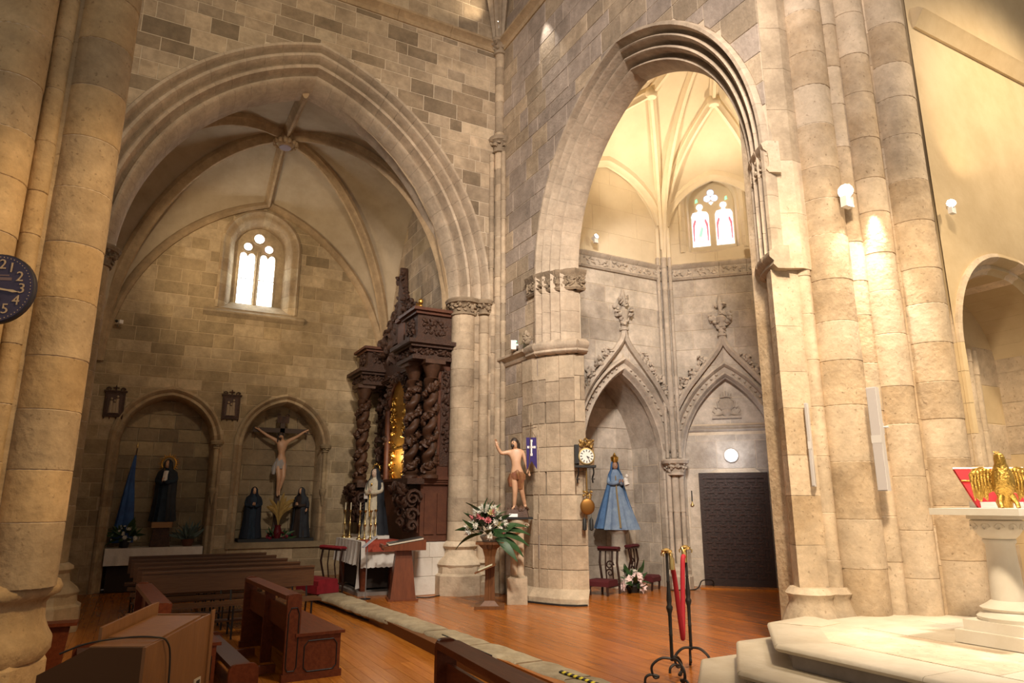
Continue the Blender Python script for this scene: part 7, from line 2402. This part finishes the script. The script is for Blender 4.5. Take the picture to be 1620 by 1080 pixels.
MB().box(-0.36, 0.46, -0.36, 0.34, 1.02, 1.075).build('slab', PALEW, ml)
eg = thing('eagle_statue', 'gilded eagle with spread wings on the marble lectern', 'eagle', (6.50, 3.26, 0.482 + 1.077), VIEW + R(-12))
GE = mat('eagle_gilt', (0.62, 0.40, 0.10), 0.35, 0.9, col2=(0.40, 0.24, 0.05), scale=30, bump=0.6, bscale=60)
# one continuous body: tail, breast, neck, head
rings = []
for z, rx_, ry_, dy in ((0.0, 0.055, 0.05, 0.02), (0.05, 0.065, 0.055, 0.02), (0.09, 0.055, 0.05, 0.01), (0.14, 0.075, 0.07, 0.0), (0.20, 0.088, 0.085, -0.01), (0.27, 0.082, 0.08, -0.015), (0.33, 0.06, 0.06, -0.02), (0.37, 0.044, 0.046, -0.03), (0.41, 0.042, 0.05, -0.045), (0.445, 0.034, 0.042, -0.05), (0.46, 0.012, 0.016, -0.05)):
    rings.append([(-0.02 * (z > 0.3) * (z - 0.3) * 8 + rx_ * (1 + 0.05 * math.sin(i * 5 + z * 90)) * math.cos(2 * PI * i / 16), dy + ry_ * math.sin(2 * PI * i / 16), z) for i in range(16)])
MB().rings(rings).build('body', GE, eg, True)
MB().tube([(-0.03, -0.085, 0.42), (-0.045, -0.115, 0.415), (-0.048, -0.125, 0.395)], [0.016, 0.011, 0.003], 6).build('beak', GE, eg, True)
mb = MB()
for k in range(3):
    mb.tube([(-0.03 + 0.012 * k, -0.02, 0.455), (-0.035 + 0.02 * k, 0.01, 0.478)], [0.008, 0.002], 5)
mb.build('crest', GE, eg)
for sd in (-1, 1):
    mb = MB()
    out = [(0.05, 0.30), (0.13, 0.345), (0.20, 0.33), (0.235, 0.28), (0.225, 0.18), (0.20, 0.08), (0.17, 0.05), (0.15, 0.10), (0.12, 0.06), (0.11, 0.12), (0.07, 0.14), (0.05, 0.20)]
    mb.extr([(sd * x, 0.02 + 0.05 * x, z) for x, z in out], (0, 0.025, 0))
    wg = mb.build('wing', GE, eg)
    mb = MB()
    rg = random.Random(3)
    for c_ in range(7):
        x = 0.065 + 0.025 * c_
        z1_ = 0.315 + 0.02 * math.sin(c_ * 0.6) - 0.004 * c_
        mb.tube([(sd * x, 0.020 + 0.05 * x, z1_), (sd * (x + 0.012), 0.012 + 0.05 * x, z1_ - 0.09), (sd * (x + 0.004), 0.016 + 0.05 * x, 0.13 - 0.012 * c_ + 0.02 * (c_ % 2))], [0.010, 0.013, 0.004], 6)
    for c_ in range(6):
        x = 0.06 + 0.028 * c_
        mb.ball((sd * x, 0.012 + 0.05 * x, 0.30 + 0.012 * math.sin(c_)), 0.016, 0.008, 0.022, 6, 4)
    mb.build('feathers', GE, wg, True)
    MB().tube([(sd * 0.04, -0.02, 0.10), (sd * 0.06, -0.05, 0.04), (sd * 0.06, -0.07, 0.0)], [0.03, 0.018, 0.016], 6).build('claw', GE, eg, True)
ms = thing('missal_stand', 'red velvet missal stand with white edge behind the eagle', 'book stand', (6.64, 3.46, 0.482 + 1.077), VIEW + R(-5))
MB().extr([(-0.10, 0, 0.0), (0.30, 0, 0.0), (0.36, 0.08, 0.34), (-0.22, 0.08, 0.34)], (0, 0.03, 0.0)).build('board', mat('missal_red', (0.45, 0.012, 0.02), 0.6), ms)
MB().tube([(-0.23, 0.085, 0.345), (0.37, 0.085, 0.345)], 0.010, 6).build('white_edge', WHITEP, ms)
MB().tube([(-0.19, 0.05, 0.235), (0.35, 0.05, 0.235)], 0.007, 6).build('gold_braid', GOLD, ms)
MB().box(-0.08, 0.28, 0.0, 0.18, 0.0, 0.05).build('foot', WHITEP, ms)
# red chair behind
rcb = thing('red_chair', 'dark wooden chair with crimson upholstery behind the marble lectern', 'chair', (8.6, 3.75, 0.482), R(25))
MB().box(-0.26, 0.26, -0.22, 0.22, 0.42, 0.52).build('seat', REDV, rcb)
MB().box(-0.24, 0.24, 0.20, 0.27, 0.60, 1.05).build('backrest', REDV, rcb)
for x in (-0.25, 0.25):
    MB().box(x - 0.03, x + 0.03, 0.19, 0.25, 0.0, 1.10).build('leg', PEW, rcb)
    MB().box(x - 0.03, x + 0.03, -0.24, -0.18, 0.0, 0.45).build('leg', PEW, rcb)
    MB().box(x - 0.03, x + 0.03, -0.24, 0.20, 0.66, 0.71).build('armrest', PEW, rcb)

# ------------------------------------------------------------------ line-array speakers
SPW = mat('speaker_white', (0.62, 0.60, 0.60), 0.5)
SPL = mat('speaker_grille', (0.50, 0.47, 0.48), 0.7)
def speaker(label, loc, L, rz2, w_, wide=True):
    t = thing('column_speaker', label, 'speaker', loc, rz2, 'slim white column speakers')
    MB().box(-w_ / 2, w_ / 2, 0.0, 0.09, -L / 2, L / 2).build('cabinet', SPW, t)
    for z0, z1 in ((-L / 2 + 0.01, -0.05), (0.03, L / 2 - 0.01)):
        MB().box(-w_ / 2 + 0.006, w_ / 2 - 0.006, -0.01, 0.0, z0, z1).build('grille', SPL, t)
    MB().box(-w_ / 2, w_ / 2, -0.012, 0.0, -0.05, 0.03).build('badge_plate', SPW, t)
    if w_ < 0.06:
        return t
    mb = MB()
    mb.box(-0.03, 0.03, 0.09, 0.17, 0.05, 0.17)
    mb.tube([(0.03, 0.12, 0.12), (0.09, 0.12, 0.12)], 0.012, 6)
    mb.build('bracket', SPW, t)
    return t
speaker('white column speaker mounted on the pillar near the marble lectern', (6.76, 4.53, 2.26), 1.08, R(-75), 0.10)
speaker('thin white column speaker on the shadow side of the pillar', (6.37, 5.05, 2.22), 0.90, R(-60), 0.035)
# floor cable by the door shaft and iron hook by the left niche
tag(MB().tube(catmull([(9.3, 10.85, ZF + 0.012), (9.8, 10.7, ZF + 0.012), (10.0, 10.72, ZF + 0.16), (10.3, 10.75, ZF + 0.14), (10.36, 10.8, ZF + 0.012)], 6), 0.012, 6).build('floor_cable', BLACK, None, True), 'black cable on the floor left of the chapel door', 'cable')
tag(MB().tube(catmull([(4.55, 12.25, ZF + 0.01), (4.8, 12.1, ZF + 0.01), (5.2, 12.3, ZF + 0.01), (5.4, 12.15, ZF + 0.01)], 6), 0.010, 6).build('floor_cable', BLACK, None, True), 'black cable on the floor right of the wooden lectern', 'cable')
